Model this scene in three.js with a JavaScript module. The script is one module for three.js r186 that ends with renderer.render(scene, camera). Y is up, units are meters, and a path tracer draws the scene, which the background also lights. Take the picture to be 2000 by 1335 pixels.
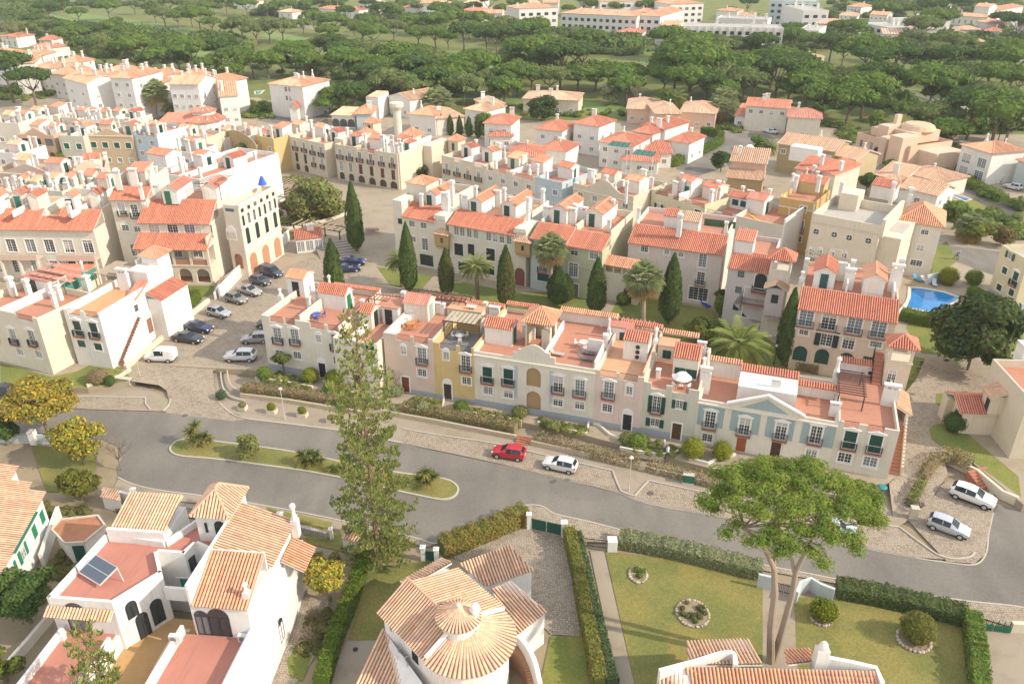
import*as THREE from 'three';
import{mergeVertices}from 'three/addons/utils/BufferGeometryUtils.js';
import{MarchingCubes}from 'three/addons/objects/MarchingCubes.js';
// ---------- camera, sky, sun, exposure
const scene=new THREE.Scene();
const CAMH=52,PITCH=27.5*Math.PI/180,FPX=1555;
const camera=new THREE.PerspectiveCamera(2*Math.atan(667.5/FPX)*180/Math.PI,2000/1335,0.5,6000);
camera.position.set(0,CAMH,0);
camera.rotation.set(-PITCH,0,0);
scene.add(camera);
const renderer=new THREE.WebGLRenderer({antialias:true});
renderer.toneMapping=THREE.LinearToneMapping;
renderer.toneMappingExposure=1.12;
renderer.shadowMap.enabled=true;
const SUN_AZ=17*Math.PI/180,SUN_EL=33*Math.PI/180;
const sunDir=new THREE.Vector3(Math.cos(SUN_AZ)*Math.cos(SUN_EL),Math.sin(SUN_EL),Math.sin(SUN_AZ)*Math.cos(SUN_EL));
{
const w=128,h=64,d=new Float32Array(w*h*4);
for(let y=0;y<h;y++)for(let x=0;x<w;x++){
const el=((y+.5)/h-.5)*Math.PI,t=Math.max(0,Math.sin(el)),i=(y*w+x)*4;
const az=((x+.5)/w-.5)*2*Math.PI,v=new THREE.Vector3(Math.cos(el)*Math.cos(az),Math.sin(el),Math.cos(el)*Math.sin(az));
const g=Math.pow(Math.max(0,v.dot(sunDir)),6)*.35,k=Math.pow(1-t,2.2);
d[i]=.72+.34*k+g;d[i+1]=.77+.26*k+g*.9;d[i+2]=.90-.02*k+g*.68;d[i+3]=1;
}
const sky=new THREE.DataTexture(d,w,h,THREE.RGBAFormat,THREE.FloatType);
sky.mapping=THREE.EquirectangularReflectionMapping;sky.magFilter=sky.minFilter=THREE.LinearFilter;sky.needsUpdate=true;
scene.background=sky;scene.environment=sky;
scene.backgroundIntensity=1.2;scene.environmentIntensity=1.2;
}
const sun=new THREE.DirectionalLight(new THREE.Color().setRGB(1,.89,.745),4.3);
sun.position.copy(sunDir).multiplyScalar(400).add(new THREE.Vector3(0,0,-120));sun.target.position.set(0,0,-120);
sun.castShadow=true;sun.shadow.radius=1.5;sun.shadow.mapSize.set(4096,4096);
Object.assign(sun.shadow.camera,{left:-300,right:300,top:300,bottom:-300,near:1,far:1200});
scene.add(sun,sun.target);
scene.fog=new THREE.FogExp2(new THREE.Color().setRGB(.84,.87,.88),.00016);
// ---------- helpers
let seed=7;
const rnd=()=>{seed=(seed+0x6D2B79F5)|0;let t=Math.imul(seed ^ seed>>>15,1|seed);t=t+Math.imul(t ^ t>>>7,61|t)^ t;return((t ^ t>>>14)>>>0)/4294967296;};
const rr=(a,b)=>a+(b-a)*rnd(),pick=a=>a[Math.floor(rnd()*a.length)];
const cp=Math.cos(-PITCH),sp=Math.sin(-PITCH);
const ray=(px,py)=>{const x=px-1000,y=-(py-667.5),z=-FPX;return[x,cp*y-sp*z,sp*y+cp*z];};
const G=(px,py,h=0)=>{const r=ray(px,py),t=(h-CAMH)/r[1];return[r[0]*t,h,r[2]*t];};
const Y1=.9;
const names={};
const numbered=n=>{const k=names[n]=(names[n]??-1)+1;return k?n+'_'+String(k).padStart(3,'0'):n;};
function thing(name,label,category,pos=[0,0,0],turn=0,group){
const o=new THREE.Group();o.name=numbered(name);o.position.set(...pos);o.rotation.y=turn;
o.userData={label,category};if(group)o.userData.group=group;scene.add(o);return o;
}
function copy(src,label,pos,turn=0,s=1,group){
const o=src.clone();o.name=numbered(src.userData.base??src.name.replace(/_\d{3}$/,''));o.userData={...src.userData,label};
if(group)o.userData.group=group;o.position.set(...pos);o.rotation.y=turn;Array.isArray(s)?o.scale.set(...s):o.scale.setScalar(s);scene.add(o);return o;
}
class MB{
constructor(){this.p=[];this.c=[];this.col=null;this.M=null;}
v(a){if(this.M){const q=new THREE.Vector3(...a).applyMatrix4(this.M);this.p.push(q.x,q.y,q.z);}else this.p.push(a[0],a[1],a[2]);const c=this.col??[1,1,1];this.c.push(c[0],c[1],c[2]);}
tri(a,b,c){this.v(a);this.v(b);this.v(c);return this;}
quad(a,b,c,d){return this.tri(a,b,c).tri(a,c,d);}
box(x0,x1,y0,y1,z0,z1){
const P=(x,y,z)=>[x?x1:x0,y?y1:y0,z?z1:z0];
this.quad(P(0,0,1),P(1,0,1),P(1,1,1),P(0,1,1));this.quad(P(1,0,0),P(0,0,0),P(0,1,0),P(1,1,0));
this.quad(P(1,0,1),P(1,0,0),P(1,1,0),P(1,1,1));this.quad(P(0,0,0),P(0,0,1),P(0,1,1),P(0,1,0));
this.quad(P(0,1,1),P(1,1,1),P(1,1,0),P(0,1,0));return this.quad(P(0,0,0),P(1,0,0),P(1,0,1),P(0,0,1));
}
cyl(x,z,y0,y1,r0,r1=r0,n=10,cap=true){
for(let i=0;i<n;i++){
const a=i/n*6.2832,b=(i+1)/n*6.2832,A=[x+Math.cos(a)*r0,y0,z-Math.sin(a)*r0],B=[x+Math.cos(b)*r0,y0,z-Math.sin(b)*r0];
const C=[x+Math.cos(b)*r1,y1,z-Math.sin(b)*r1],D=[x+Math.cos(a)*r1,y1,z-Math.sin(a)*r1];
this.quad(A,B,C,D);if(cap&&r1>.01)this.tri([x,y1,z],D,C);
}return this;
}
tube(pts,r0,r1,n=6){
const V=pts.map(p=>new THREE.Vector3(...p));let prev=null;
V.forEach((p,i)=>{
const d=(V[i+1]??p).clone().sub(V[i-1]??p).normalize(),s=Math.abs(d.y)>.9?new THREE.Vector3(1,0,0):new THREE.Vector3(0,1,0);
const u=s.cross(d).normalize(),w=d.clone().cross(u),r=r0+(r1-r0)*i/(V.length-1),ring=[];
for(let k=0;k<n;k++){const a=k/n*6.2832;ring.push([p.x+r*(u.x*Math.cos(a)+w.x*Math.sin(a)),p.y+r*(u.y*Math.cos(a)+w.y*Math.sin(a)),p.z+r*(u.z*Math.cos(a)+w.z*Math.sin(a))]);}
if(prev)for(let k=0;k<n;k++)this.quad(prev[k],prev[(k+1)% n],ring[(k+1)% n],ring[k]);prev=ring;
});return this;
}
prism(poly,y0,y1){
const sh=THREE.ShapeUtils,pts=poly.map(p=>new THREE.Vector2(p[0],-p[1]));if(sh.area(pts)<0){pts.reverse();poly=[...poly].reverse();}
for(const[a,b,c]of sh.triangulateShape(pts,[])){const f=i=>[poly[i][0],y1,poly[i][1]],g=i=>[poly[i][0],y0,poly[i][1]];this.tri(f(a),f(b),f(c));this.tri(g(c),g(b),g(a));}
poly.forEach((p,i)=>{const q=poly[(i+1)% poly.length];this.quad([p[0],y0,p[1]],[q[0],y0,q[1]],[q[0],y1,q[1]],[p[0],y1,p[1]]);});return this;
}
geo(g,m){
g=g.index?g.toNonIndexed():g;const P=g.attributes.position,q=new THREE.Vector3();
for(let i=0;i<P.count;i++){q.fromBufferAttribute(P,i);if(m)q.applyMatrix4(m);this.v([q.x,q.y,q.z]);}return this;
}
geometry(smooth){
let g=new THREE.BufferGeometry();g.setAttribute('position',new THREE.Float32BufferAttribute(this.p,3));
if(smooth){g=mergeVertices(g,.002);g.computeVertexNormals();return g;}
g.computeVertexNormals();const n=g.attributes.normal.array,p=this.p,uv=new Float32Array(p.length/3*2);
for(let i=0,k=0;i<p.length;i+=3,k+=2){
const ax=Math.abs(n[i]),ay=Math.abs(n[i+1]),az=Math.abs(n[i+2]);
if(ay>.72){uv[k]=p[i];uv[k+1]=-p[i+2];}else if(ax>az){uv[k]=p[i+2];uv[k+1]=p[i+1];}else{uv[k]=p[i];uv[k+1]=p[i+1];}
}
g.setAttribute('uv',new THREE.BufferAttribute(uv,2));g.setAttribute('color',new THREE.Float32BufferAttribute(this.c,3));return g;
}
build(name,mat,parent,smooth){
if(!this.p.length)return null;
const m=new THREE.Mesh(this.geometry(smooth),mat);m.name=name;m.castShadow=m.receiveShadow=true;(parent??scene).add(m);return m;
}
}
const one=(name,label,category,mb,mat,group)=>{const m=mb.build(numbered(name),mat);m.userData={label,category};if(group)m.userData.group=group;return m;};
// ---------- computed textures
const tileNoise=(n,s)=>{const t=new Float32Array(n*n);for(let i=0;i<n*n;i++)t[i]=rnd();return(x,y)=>{x=(x % 1+1)% 1*n;y=(y % 1+1)% 1*n;const i=Math.floor(x),j=Math.floor(y),u=x-i,v=y-j,a=u*u*(3-2*u),b=v*v*(3-2*v),g=(p,q)=>t[(q % n)*n+p % n];return(g(i,j)*(1-a)+g(i+1,j)*a)*(1-b)+(g(i,j+1)*(1-a)+g(i+1,j+1)*a)*b;};};
function tex(size,metres,f,srgb=false){
const d=new Uint8Array(size*size*4);
for(let y=0;y<size;y++)for(let x=0;x<size;x++){const c=f(x/size,y/size),i=(y*size+x)*4;for(let k=0;k<3;k++)d[i+k]=Math.max(0,Math.min(255,(c[k]??c[0])*255));d[i+3]=255;}
const t=new THREE.DataTexture(d,size,size);t.wrapS=t.wrapT=THREE.RepeatWrapping;t.magFilter=THREE.LinearFilter;t.minFilter=THREE.LinearMipmapLinearFilter;t.generateMipmaps=true;t.repeat.set(1/metres,1/metres);t.needsUpdate=true;return t;
}
const n4=tileNoise(4),n8=tileNoise(8),n16=tileNoise(16),n32=tileNoise(32),n64=tileNoise(64),n128=tileNoise(128),n256=tileNoise(256);
const cells=(n)=>{const q=[];for(let i=0;i<n*n;i++)q.push([rr(.12,.88),rr(.12,.88),rnd()]);return(x,y)=>{x*=n;y*=n;const i=Math.floor(x),j=Math.floor(y);let a=9,b=9,id=0;for(let v=-1;v<2;v++)for(let u=-1;u<2;u++){const c=q[((j+v+n)% n)*n+(i+u+n)% n],dx=i+u+c[0]-x,dy=j+v+c[1]-y,e=dx*dx+dy*dy;if(e<a){b=a;a=e;id=c[2];}else if(e<b)b=e;}return[Math.sqrt(b)-Math.sqrt(a),id];};};
const TX={};
TX.stucco=tex(512,7,(x,y)=>{const s=n8(x*1,y)*.5+n32(x,y)*.3+n128(x,y)*.2,st=Math.pow(n64(x,y*.06),3)*n4(x,y+.3);const k=.93+(s-.5)*.12-st*.22;return[k,k*(1-st*.03),k*(1-st*.07)];});
TX.asphalt=tex(1024,34,(x,y)=>{const k=.86+(n8(x,y)-.5)*.24+(n32(x,y*.25)-.5)*.16+(n256(x,y)-.5)*.16,cr=Math.abs(n16(x,y)-.5)<.006?.9:1,p=n4(x+.3,y)>.72?.93:1;return[k*cr*p];});
{const c=cells(40);TX.cobble=tex(1024,9,(x,y)=>{const[e,id]=c(x,y),k=(e<.13?.42:.72+id*.5)*(.88+n8(x,y)*.24);return[k,k*(.96+id*.04),k*(.9+id*.08)];});}
TX.lawn=tex(1024,22,(x,y)=>{const a=n8(x,y)*.5+n16(x+.2,y)*.3+n64(x,y)*.2,f=n256(x,y),t=Math.max(0,Math.min(1,(a-.36)*3.4)),k=.78+f*.44;return[(.60+.25*t)*k,(.64+.11*t)*k,(.27+.07*t)*k];});
TX.earth=tex(512,14,(x,y)=>{const a=n8(x,y)*.5+n32(x,y)*.3+n128(x,y)*.2,k=.7+a*.6;return[k,k*(.95+n16(x,y)*.1),k*(.9+n4(x,y)*.15)];});
TX.terrace=tex(512,6,(x,y)=>{const i=Math.floor(x*20),j=Math.floor(y*20),u=x*20-i,v=y*20-j,g=u<.08||v<.08?.9:1,k=(.88+n16(x,y)*.12+n128(i/20+.013,j/20+.017)*.1)*g;return[k];});
TX.patch=tex(512,90,(x,y)=>{const k=.8+(n8(x,y)*.6+n64(x,y)*.4)*.4;return[k,k,k*.95];});
const mats={};
const C=(r,g,b)=>new THREE.Color().setRGB(r,g,b);
function mat(key,color,o={}){return mats[key]??=Object.assign(new THREE.MeshStandardMaterial({color:C(...color),roughness:.9,...o}),{name:key});}
const wallMat=c=>mat('stucco '+c.join(),c,{map:TX.stucco,roughness:.92});
const plain=(c,r=.7)=>mat('paint '+c.join()+r,c,{roughness:r});
const K={
white:[.80,.77,.72],cream:[.72,.62,.48],ivory:[.74,.68,.57],pale:[.66,.59,.46],peach:[.70,.49,.36],pink:[.72,.57,.49],yellow:[.67,.49,.22],ochre:[.52,.36,.17],blue:[.34,.42,.42],ice:[.54,.60,.60],sky:[.48,.58,.62],sage:[.52,.53,.36],lilac:[.62,.55,.53],mint:[.61,.58,.47],tan:[.50,.39,.24],rose:[.64,.44,.36],olive:[.38,.30,.16],orange:[.62,.36,.20],plinth:[.33,.36,.40],green:[.012,.075,.055],teal:[.02,.16,.12],green2:[.02,.17,.075],
brown:[.10,.045,.022],rust:[.30,.09,.03],navy:[.02,.022,.03],dark:[.02,.022,.024],wood:[.13,.08,.05],steel:[.35,.36,.37],iron:[.03,.03,.035],
};
const glassMat=mat('window glass',[.035,.045,.05],{roughness:.08,metalness:0});
const glassBlue=mat('curtained glass',[.16,.19,.21],{roughness:.15});
const terracotta=mat('terracotta paving',[.47,.215,.135],{map:TX.terrace,roughness:.85});
const terracottaPale=mat('pale terracotta paving',[.58,.33,.19],{map:TX.terrace,roughness:.85});
const redPaint=mat('red roof coating',[.50,.21,.15],{map:TX.stucco,roughness:.8});
const paving=mat('grey paving',[.44,.41,.36],{map:TX.terrace,roughness:.9});
const tileMats={red:mat('red clay tile',[.56,.215,.135],{vertexColors:true,roughness:.85}),orange:mat('orange clay tile',[.64,.33,.20],{vertexColors:true,roughness:.85}),tan:mat('weathered clay tile',[.62,.40,.265],{vertexColors:true,roughness:.9}),pinkish:mat('pink clay tile',[.58,.25,.18],{vertexColors:true,roughness:.85})};
// ---------- building parts
const V3=(a)=>new THREE.Vector3(...a);
function tileRoof(parent,pts,down,o={}){
const{mat:m=tileMats.red,sp=.27,lod=0,base=true,name='roof'}=o;
const P=pts.map(V3),n=new THREE.Vector3().crossVectors(P[1].clone().sub(P[0]),P[2].clone().sub(P[0])).normalize();if(n.y<0){n.negate();P.reverse();}
const d=down?V3(down):new THREE.Vector3(0,-1,0);d.addScaledVector(n,-d.dot(n)).normalize();const s=new THREE.Vector3().crossVectors(d,n).normalize(),O=P[0];
const Q=P.map(p=>{const q=p.clone().sub(O);return[q.dot(s),q.dot(d)];});
const s0=Math.min(...Q.map(q=>q[0])),s1=Math.max(...Q.map(q=>q[0])),cnt=Math.max(1,Math.round((s1-s0)/sp)),st=(s1-s0)/cnt;
const b=new MB(),t=new MB(),at=(a,e,k)=>[O.x+s.x*a+d.x*e+n.x*k,O.y+s.y*a+d.y*e+n.y*k,O.z+s.z*a+d.z*e+n.z*k];
for(let i=1;i<P.length-1;i++){b.tri(P[0].toArray(),P[i].toArray(),P[i+1].toArray());const l=p=>p.clone().addScaledVector(n,-.1).toArray();b.tri(l(P[0]),l(P[i+1]),l(P[i]));}
P.forEach((p,i)=>{const q=P[(i+1)% P.length],l=v=>v.clone().addScaledVector(n,-.1).toArray();b.quad(l(p),l(q),q.toArray(),p.toArray());});
const prof=lod?[[-.5,.01],[-.12,.13],[.2,.13],[.5,.01]]:[[-.5,.004],[-.3,.02],[-.26,.1],[-.08,.145],[.1,.145],[.28,.1],[.32,.02],[.5,.004]];
const span=a=>{let lo=1e9,hi=-1e9;Q.forEach((p,i)=>{const q=Q[(i+1)% Q.length];if((p[0]-a)*(q[0]-a)<=0&&Math.abs(p[0]-q[0])>1e-6){const e=p[1]+(q[1]-p[1])*(a-p[0])/(q[0]-p[0]);lo=Math.min(lo,e);hi=Math.max(hi,e);}});return[lo,hi];};
for(let i=0;i<cnt;i++){
const a=s0+(i+.5)*st,[lo,hi]=span(a);if(hi-lo<.05)continue;const rw=rr(.88,1.12);
const nc=lod?Math.max(1,Math.round((hi-lo)/1.3)):Math.max(1,Math.round((hi-lo)/.42));
for(let k=0;k<nc;k++){
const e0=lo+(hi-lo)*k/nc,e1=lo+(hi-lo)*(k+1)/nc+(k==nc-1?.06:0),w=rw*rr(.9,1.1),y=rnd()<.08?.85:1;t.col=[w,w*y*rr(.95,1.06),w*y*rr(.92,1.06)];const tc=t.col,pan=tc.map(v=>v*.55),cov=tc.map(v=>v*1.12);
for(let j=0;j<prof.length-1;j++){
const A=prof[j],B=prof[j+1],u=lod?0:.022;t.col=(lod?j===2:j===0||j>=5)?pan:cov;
t.quad(at(a+A[0]*st,e0,A[1]),at(a+A[0]*st,e1,A[1]+u),at(a+B[0]*st,e1,B[1]+u),at(a+B[0]*st,e0,B[1]));
}
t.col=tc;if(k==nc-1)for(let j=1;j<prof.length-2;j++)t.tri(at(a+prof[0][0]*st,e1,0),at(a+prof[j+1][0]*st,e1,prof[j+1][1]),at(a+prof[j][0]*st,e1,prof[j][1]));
}
}
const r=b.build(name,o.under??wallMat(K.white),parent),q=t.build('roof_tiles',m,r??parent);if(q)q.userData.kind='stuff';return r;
}
function ridge(parent,lines,m=tileMats.red,r=.12){const b=new MB();b.col=[.95,.92,.9];for(const l of lines)b.tube(l,r,r,6);return b.build('ridge_tiles',m,parent);}
function roofForm(parent,kind,x0,x1,z0,z1,y,rise,o={}){
const e=o.over??.3,X0=x0-e,X1=x1+e,Z0=z0+e,Z1=z1-e,mx=(x0+x1)/2,mz=(z0+z1)/2,m=o.mat??tileMats.red;
if(kind==='shed')return tileRoof(parent,[[X0,y,Z0],[X1,y,Z0],[X1,y+rise,Z1],[X0,y+rise,Z1]],[0,0,1],o);
if(kind==='shedx')return tileRoof(parent,[[X0,y,Z0],[X1,y+rise,Z0],[X1,y+rise,Z1],[X0,y,Z1]],[-1,0,0],o);
if(kind==='shedr')return tileRoof(parent,[[X0,y+rise,Z0],[X1,y,Z0],[X1,y,Z1],[X0,y+rise,Z1]],[1,0,0],o);
if(kind==='gx'){
tileRoof(parent,[[X0,y,Z0],[X1,y,Z0],[X1,y+rise,mz],[X0,y+rise,mz]],[0,0,1],o);
tileRoof(parent,[[X1,y,Z1],[X0,y,Z1],[X0,y+rise,mz],[X1,y+rise,mz]],[0,0,-1],o);
return ridge(parent,[[[X0,y+rise+.05,mz],[X1,y+rise+.05,mz]]],m);
}
if(kind==='gz'){
tileRoof(parent,[[X0,y,Z1],[X0,y,Z0],[mx,y+rise,Z0],[mx,y+rise,Z1]],[-1,0,0],o);
tileRoof(parent,[[X1,y,Z0],[X1,y,Z1],[mx,y+rise,Z1],[mx,y+rise,Z0]],[1,0,0],o);
return ridge(parent,[[[mx,y+rise+.05,Z0],[mx,y+rise+.05,Z1]]],m);
}
const w=X1-X0,dd=Z0-Z1,k=kind==='pyr'?0:Math.abs(w-dd)/2,R=w>=dd?[[mx-k,y+rise,mz],[mx+k,y+rise,mz]]:[[mx,y+rise,mz+k],[mx,y+rise,mz-k]];
const A=[X0,y,Z0],B=[X1,y,Z0],Cc=[X1,y,Z1],D=[X0,y,Z1],[p,q]=R,wide=w>=dd,cl=a=>a.filter((v,i)=>i===0||Math.hypot(v[0]-a[i-1][0],v[2]-a[i-1][2])>.02);
tileRoof(parent,wide?cl([A,B,q,p]):[A,B,p],[0,0,1],o);tileRoof(parent,wide?[B,Cc,q]:cl([B,Cc,q,p]),[1,0,0],o);
tileRoof(parent,wide?cl([Cc,D,p,q]):[Cc,D,q],[0,0,-1],o);tileRoof(parent,wide?[D,A,p]:cl([D,A,p,q]),[-1,0,0],o);
const up=v=>[v[0],v[1]+.06,v[2]];return ridge(parent,[[up(A),up(p)],[up(B),up(wide?q:p)],[up(Cc),up(q)],[up(D),up(wide?p:q)],...(k>.02?[[up(p),up(q)]]:[])],m);
}
function gableWalls(b,kind,x0,x1,z0,z1,y,rise){
const mx=(x0+x1)/2,mz=(z0+z1)/2,r=rise*.93;
if(kind==='gz'){b.tri([x0,y,z0],[x1,y,z0],[mx,y+r,z0]);b.tri([x1,y,z1],[x0,y,z1],[mx,y+r,z1]);}
if(kind==='gx'){b.tri([x1,y,z0],[x1,y,z1],[x1,y+r,mz]);b.tri([x0,y,z1],[x0,y,z0],[x0,y+r,mz]);}
if(kind==='shed'){b.tri([x1,y,z0],[x1,y,z1],[x1,y+r,z1]);b.tri([x0,y,z1],[x0,y,z0],[x0,y+r,z1]);b.quad([x1,y,z1],[x0,y,z1],[x0,y+r,z1],[x1,y+r,z1]);}
if(kind==='shedx'){b.tri([x0,y,z0],[x1,y,z0],[x1,y+r,z0]);b.quad([x1,y,z0],[x1,y,z1],[x1,y+r,z1],[x1,y+r,z0]);b.tri([x1,y,z1],[x0,y,z1],[x1,y+r,z1]);}
if(kind==='shedr'){b.tri([x0,y,z0],[x1,y,z0],[x0,y+r,z0]);b.quad([x0,y,z1],[x0,y,z0],[x0,y+r,z0],[x0,y+r,z1]);b.tri([x1,y,z1],[x0,y,z1],[x0,y+r,z1]);}
}
const WT={
f:[1.15,2.15],gf:[1.2,2.15],sf:[1.1,2.15],w:[1.15,1.05],gw:[1.2,1.05],s:[1.05,1.05],a:[.72,1.05],d:[1.0,2.15],p:[.85,1],pf:[1.2,2.1],o:[.8,.8],arch:[1.7,2.4],gd:[1,2.1],aw:[1,1.5],
};
const archPath=(sh,x0,x1,y0,y1)=>{const r=(x1-x0)/2;sh.moveTo(x0,y0);sh.lineTo(x1,y0);sh.lineTo(x1,y1-r);sh.absarc((x0+x1)/2,y1-r,r,0,Math.PI,false);sh.lineTo(x0,y0);return sh;};
const railBars=(b,x0,x1,y,z,h=.9,gap=.13)=>{b.box(x0,x1,y+h-.04,y+h,z-.02,z+.02);b.box(x0,x1,y+.06,y+.09,z-.015,z+.015);for(let x=x0+.03;x<x1;x+=gap)b.box(x-.011,x+.011,y+.06,y+h,z-.011,z+.011);};
function opening(face,u,v,type,o={}){
const[w0,h0]=WT[type],w=o.w??w0,h=o.h??h0,x0=u-w/2,x1=u+w/2,y0=v-h/2,y1=v+h/2,P=face.parent,rec=face.hole?-.13:.012;
const arched=type==='arch'||type==='aw'||o.arch,round=type==='o';
if(face.hole&&!round){const p=new THREE.Path();if(arched)archPath(p,x0,x1,y0,y1);else{p.moveTo(x0,y0);p.lineTo(x1,y0);p.lineTo(x1,y1);p.lineTo(x0,y1);p.lineTo(x0,y0);}face.holes.push(p);}
const N=()=>{const b=new MB();b.M=face.M;return b;},white=plain(o.fc??K.white);
const fr=N(),gl=N();let name='window',m=white,leaves=0;
const grid=(a,b,c,d,nx,ny,z,t=.035)=>{for(let i=1;i<nx;i++){const x=a+(b-a)*i/nx;fr.box(x-t/2,x+t/2,c,d,z,z+.03);}for(let j=1;j<ny;j++){const y=c+(d-c)*j/ny;fr.box(a,b,y-t/2,y+t/2,z+.003,z+.027);}};
const edge=(a,b,c,d,z,t=.07)=>{fr.box(a,a+t,c,d,z,z+.05);fr.box(b-t,b,c,d,z,z+.05);fr.box(a+t,b-t,c,c+t,z,z+.05);fr.box(a+t,b-t,d-t,d,z,z+.05);};
if(type==='arch'){
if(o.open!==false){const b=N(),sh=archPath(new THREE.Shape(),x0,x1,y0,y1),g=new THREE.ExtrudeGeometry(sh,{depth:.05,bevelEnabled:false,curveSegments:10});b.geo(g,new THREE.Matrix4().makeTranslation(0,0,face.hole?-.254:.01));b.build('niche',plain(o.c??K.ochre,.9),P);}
return;
}
if(type==='d'||type==='gd'){
name='door';m=plain(o.c??(type==='gd'?K.green2:K.brown),.55);fr.box(x0,x1,y0,y1,rec,rec+.05);
for(const[a,b]of[[.12,.46],[.54,.88]])for(const[c,d]of[[.08,.44],[.5,.92]])fr.box(x0+w*a,x0+w*b,y0+h*c,y0+h*d,rec+.05,rec+.07);
const b=fr.build(name,m,P),k=N();k.box(x1-.14,x1-.1,v-.1,v+.02,rec+.07,rec+.11);k.build('handle',plain(K.steel,.3),b);
}else if(type==='gf'||type==='gw'){
m=plain(o.c??K.green,.5);const n=2;for(let i=0;i<n;i++){const s=N(),a=x0+w*i/n+.01,b=x0+w*(i+1)/n-.01;s.box(a,b,y0,y1,rec,rec+.04);for(let y=y0+.06;y<y1-.05;y+=.11)s.box(a+.06,b-.06,y,y+.06,rec+.04,rec+.055);s.build('shutter',m,P);}
if(type==='gf'&&!o.nobar){const b=N();b.box(x0,x1,y0+.75,y0+.8,rec+.06,rec+.1);b.build('shutter_bar',white,P);}
}else if(round){
const g=new THREE.TorusGeometry(w/2,.05,5,14),t=new THREE.Matrix4().makeTranslation(u,v,.02);fr.geo(g,t);fr.box(x0,x1,v-.03,v+.03,.0,.03);fr.box(u-.03,u+.03,y0,y1,.0,.03);
gl.geo(new THREE.CircleGeometry(w/2,14),new THREE.Matrix4().makeTranslation(u,v,.012));gl.build('pane',glassMat,fr.build('window',m,P));
}else{
m=o.dark?plain(K.dark,.5):white;edge(x0,x1,y0,y1,rec);
const tall=h>1.6,two=w>.68&&type!=='p'&&type!=='pf'||type==='pf';if(two)fr.box(u-.045,u+.045,y0,y1,rec,rec+.045);
if(!o.dark||o.grid){if(two){grid(x0,u,y0,y1,2,tall?5:3,rec);grid(u,x1,y0,y1,2,tall?5:3,rec);}else grid(x0,x1,y0,y1,2,3,rec);}
gl.quad([x0,y0,rec+.012],[x1,y0,rec+.012],[x1,y1,rec+.012],[x0,y1,rec+.012]);const q=rnd();if(!o.dark&&q<.3){const bl=N(),yb=y0+h*(q<.1?.25:q<.2?.55:.72);bl.quad([x0+.05,yb,rec+.014],[x1-.05,yb,rec+.014],[x1-.05,y1-.05,rec+.014],[x0+.05,y1-.05,rec+.014]);fr.extra=bl;}const b=fr.build(name,m,P);gl.build('pane',o.cur||q>.8?glassBlue:glassMat,b);if(fr.extra)fr.extra.build('blind',plain([.46,.44,.40],.9),b);
if(arched&&!face.hole){const b=N();b.geo(new THREE.ExtrudeGeometry(new THREE.Shape().absarc(u,y1-.02,w/2,0,Math.PI),{depth:.05,bevelEnabled:false,curveSegments:8}),new THREE.Matrix4().makeTranslation(0,0,.01));b.build('fanlight',glassMat,P);}
}
if(!o.bare&&type!=='o'&&type!=='p'){
const s=N(),t=type==='d'?.16:o.thin?.07:.13,z=.045;
s.box(x0-t,x0,y0-(type==='d'?0:.05),y1+t,0,z);s.box(x1,x1+t,y0-(type==='d'?0:.05),y1+t,0,z);s.box(x0,x1,y1,y1+t,0,z);if(type!=='d')s.box(x0-t,x1+t,y0-.12,y0-.05,0,z+.04);
if('f gf sf'.split(' ').includes(type)&&!o.noped){const e=y1+t,q=.3;const g=new THREE.ExtrudeGeometry(new THREE.Shape([[x0-.3,e+.04],[x1+.3,e+.04],[x1+.3,e+.12],[u,e+q+.1],[x0-.3,e+.12]].map(p=>new THREE.Vector2(...p))),{depth:.14,bevelEnabled:false});s.geo(g);}
if(type==='a'||(type==='d'&&o.hood)){const r=w/2+t,sh=new THREE.Shape();sh.absarc(u,y1+t*.9,r,0,Math.PI);s.geo(new THREE.ExtrudeGeometry(sh,{depth:z,bevelEnabled:false,curveSegments:8}));}
s.build('window_surround',plain(o.sc??K.white,.85),P);
}
if(('f gf sf'.split(' ').includes(type)||o.bal)&&o.bal!==0){
const a=x0-(o.bw??.2),e=x1+(o.bw??.2),bd=o.bd??.34,b=N();b.box(a,e,y0-.2,y0-.06,0,bd);const p=b.build('balcony',plain(o.bc??[.42,.17,.10],.85),P);
const r=N();railBars(r,a+.03,e-.03,y0-.06,bd-.04);r.box(a+.03,a+.06,y0,y0+.84,.02,bd);r.box(e-.06,e-.03,y0,y0+.84,.02,bd);r.build('railing',plain(K.iron,.5),p);
}
if(type==='s'||type==='sf')for(const sd of[-1,1]){const s=N(),a=sd<0?x0-w/2:x1+.02,b=sd<0?x0-.02:x1+w/2;s.box(a,b,y0,y1,.05,.09);for(let y=y0+.06;y<y1-.05;y+=.11)s.box(a+.05,b-.05,y,y+.06,.09,.105);s.build('shutter',plain(o.c??K.green,.5),P);}
}
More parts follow.
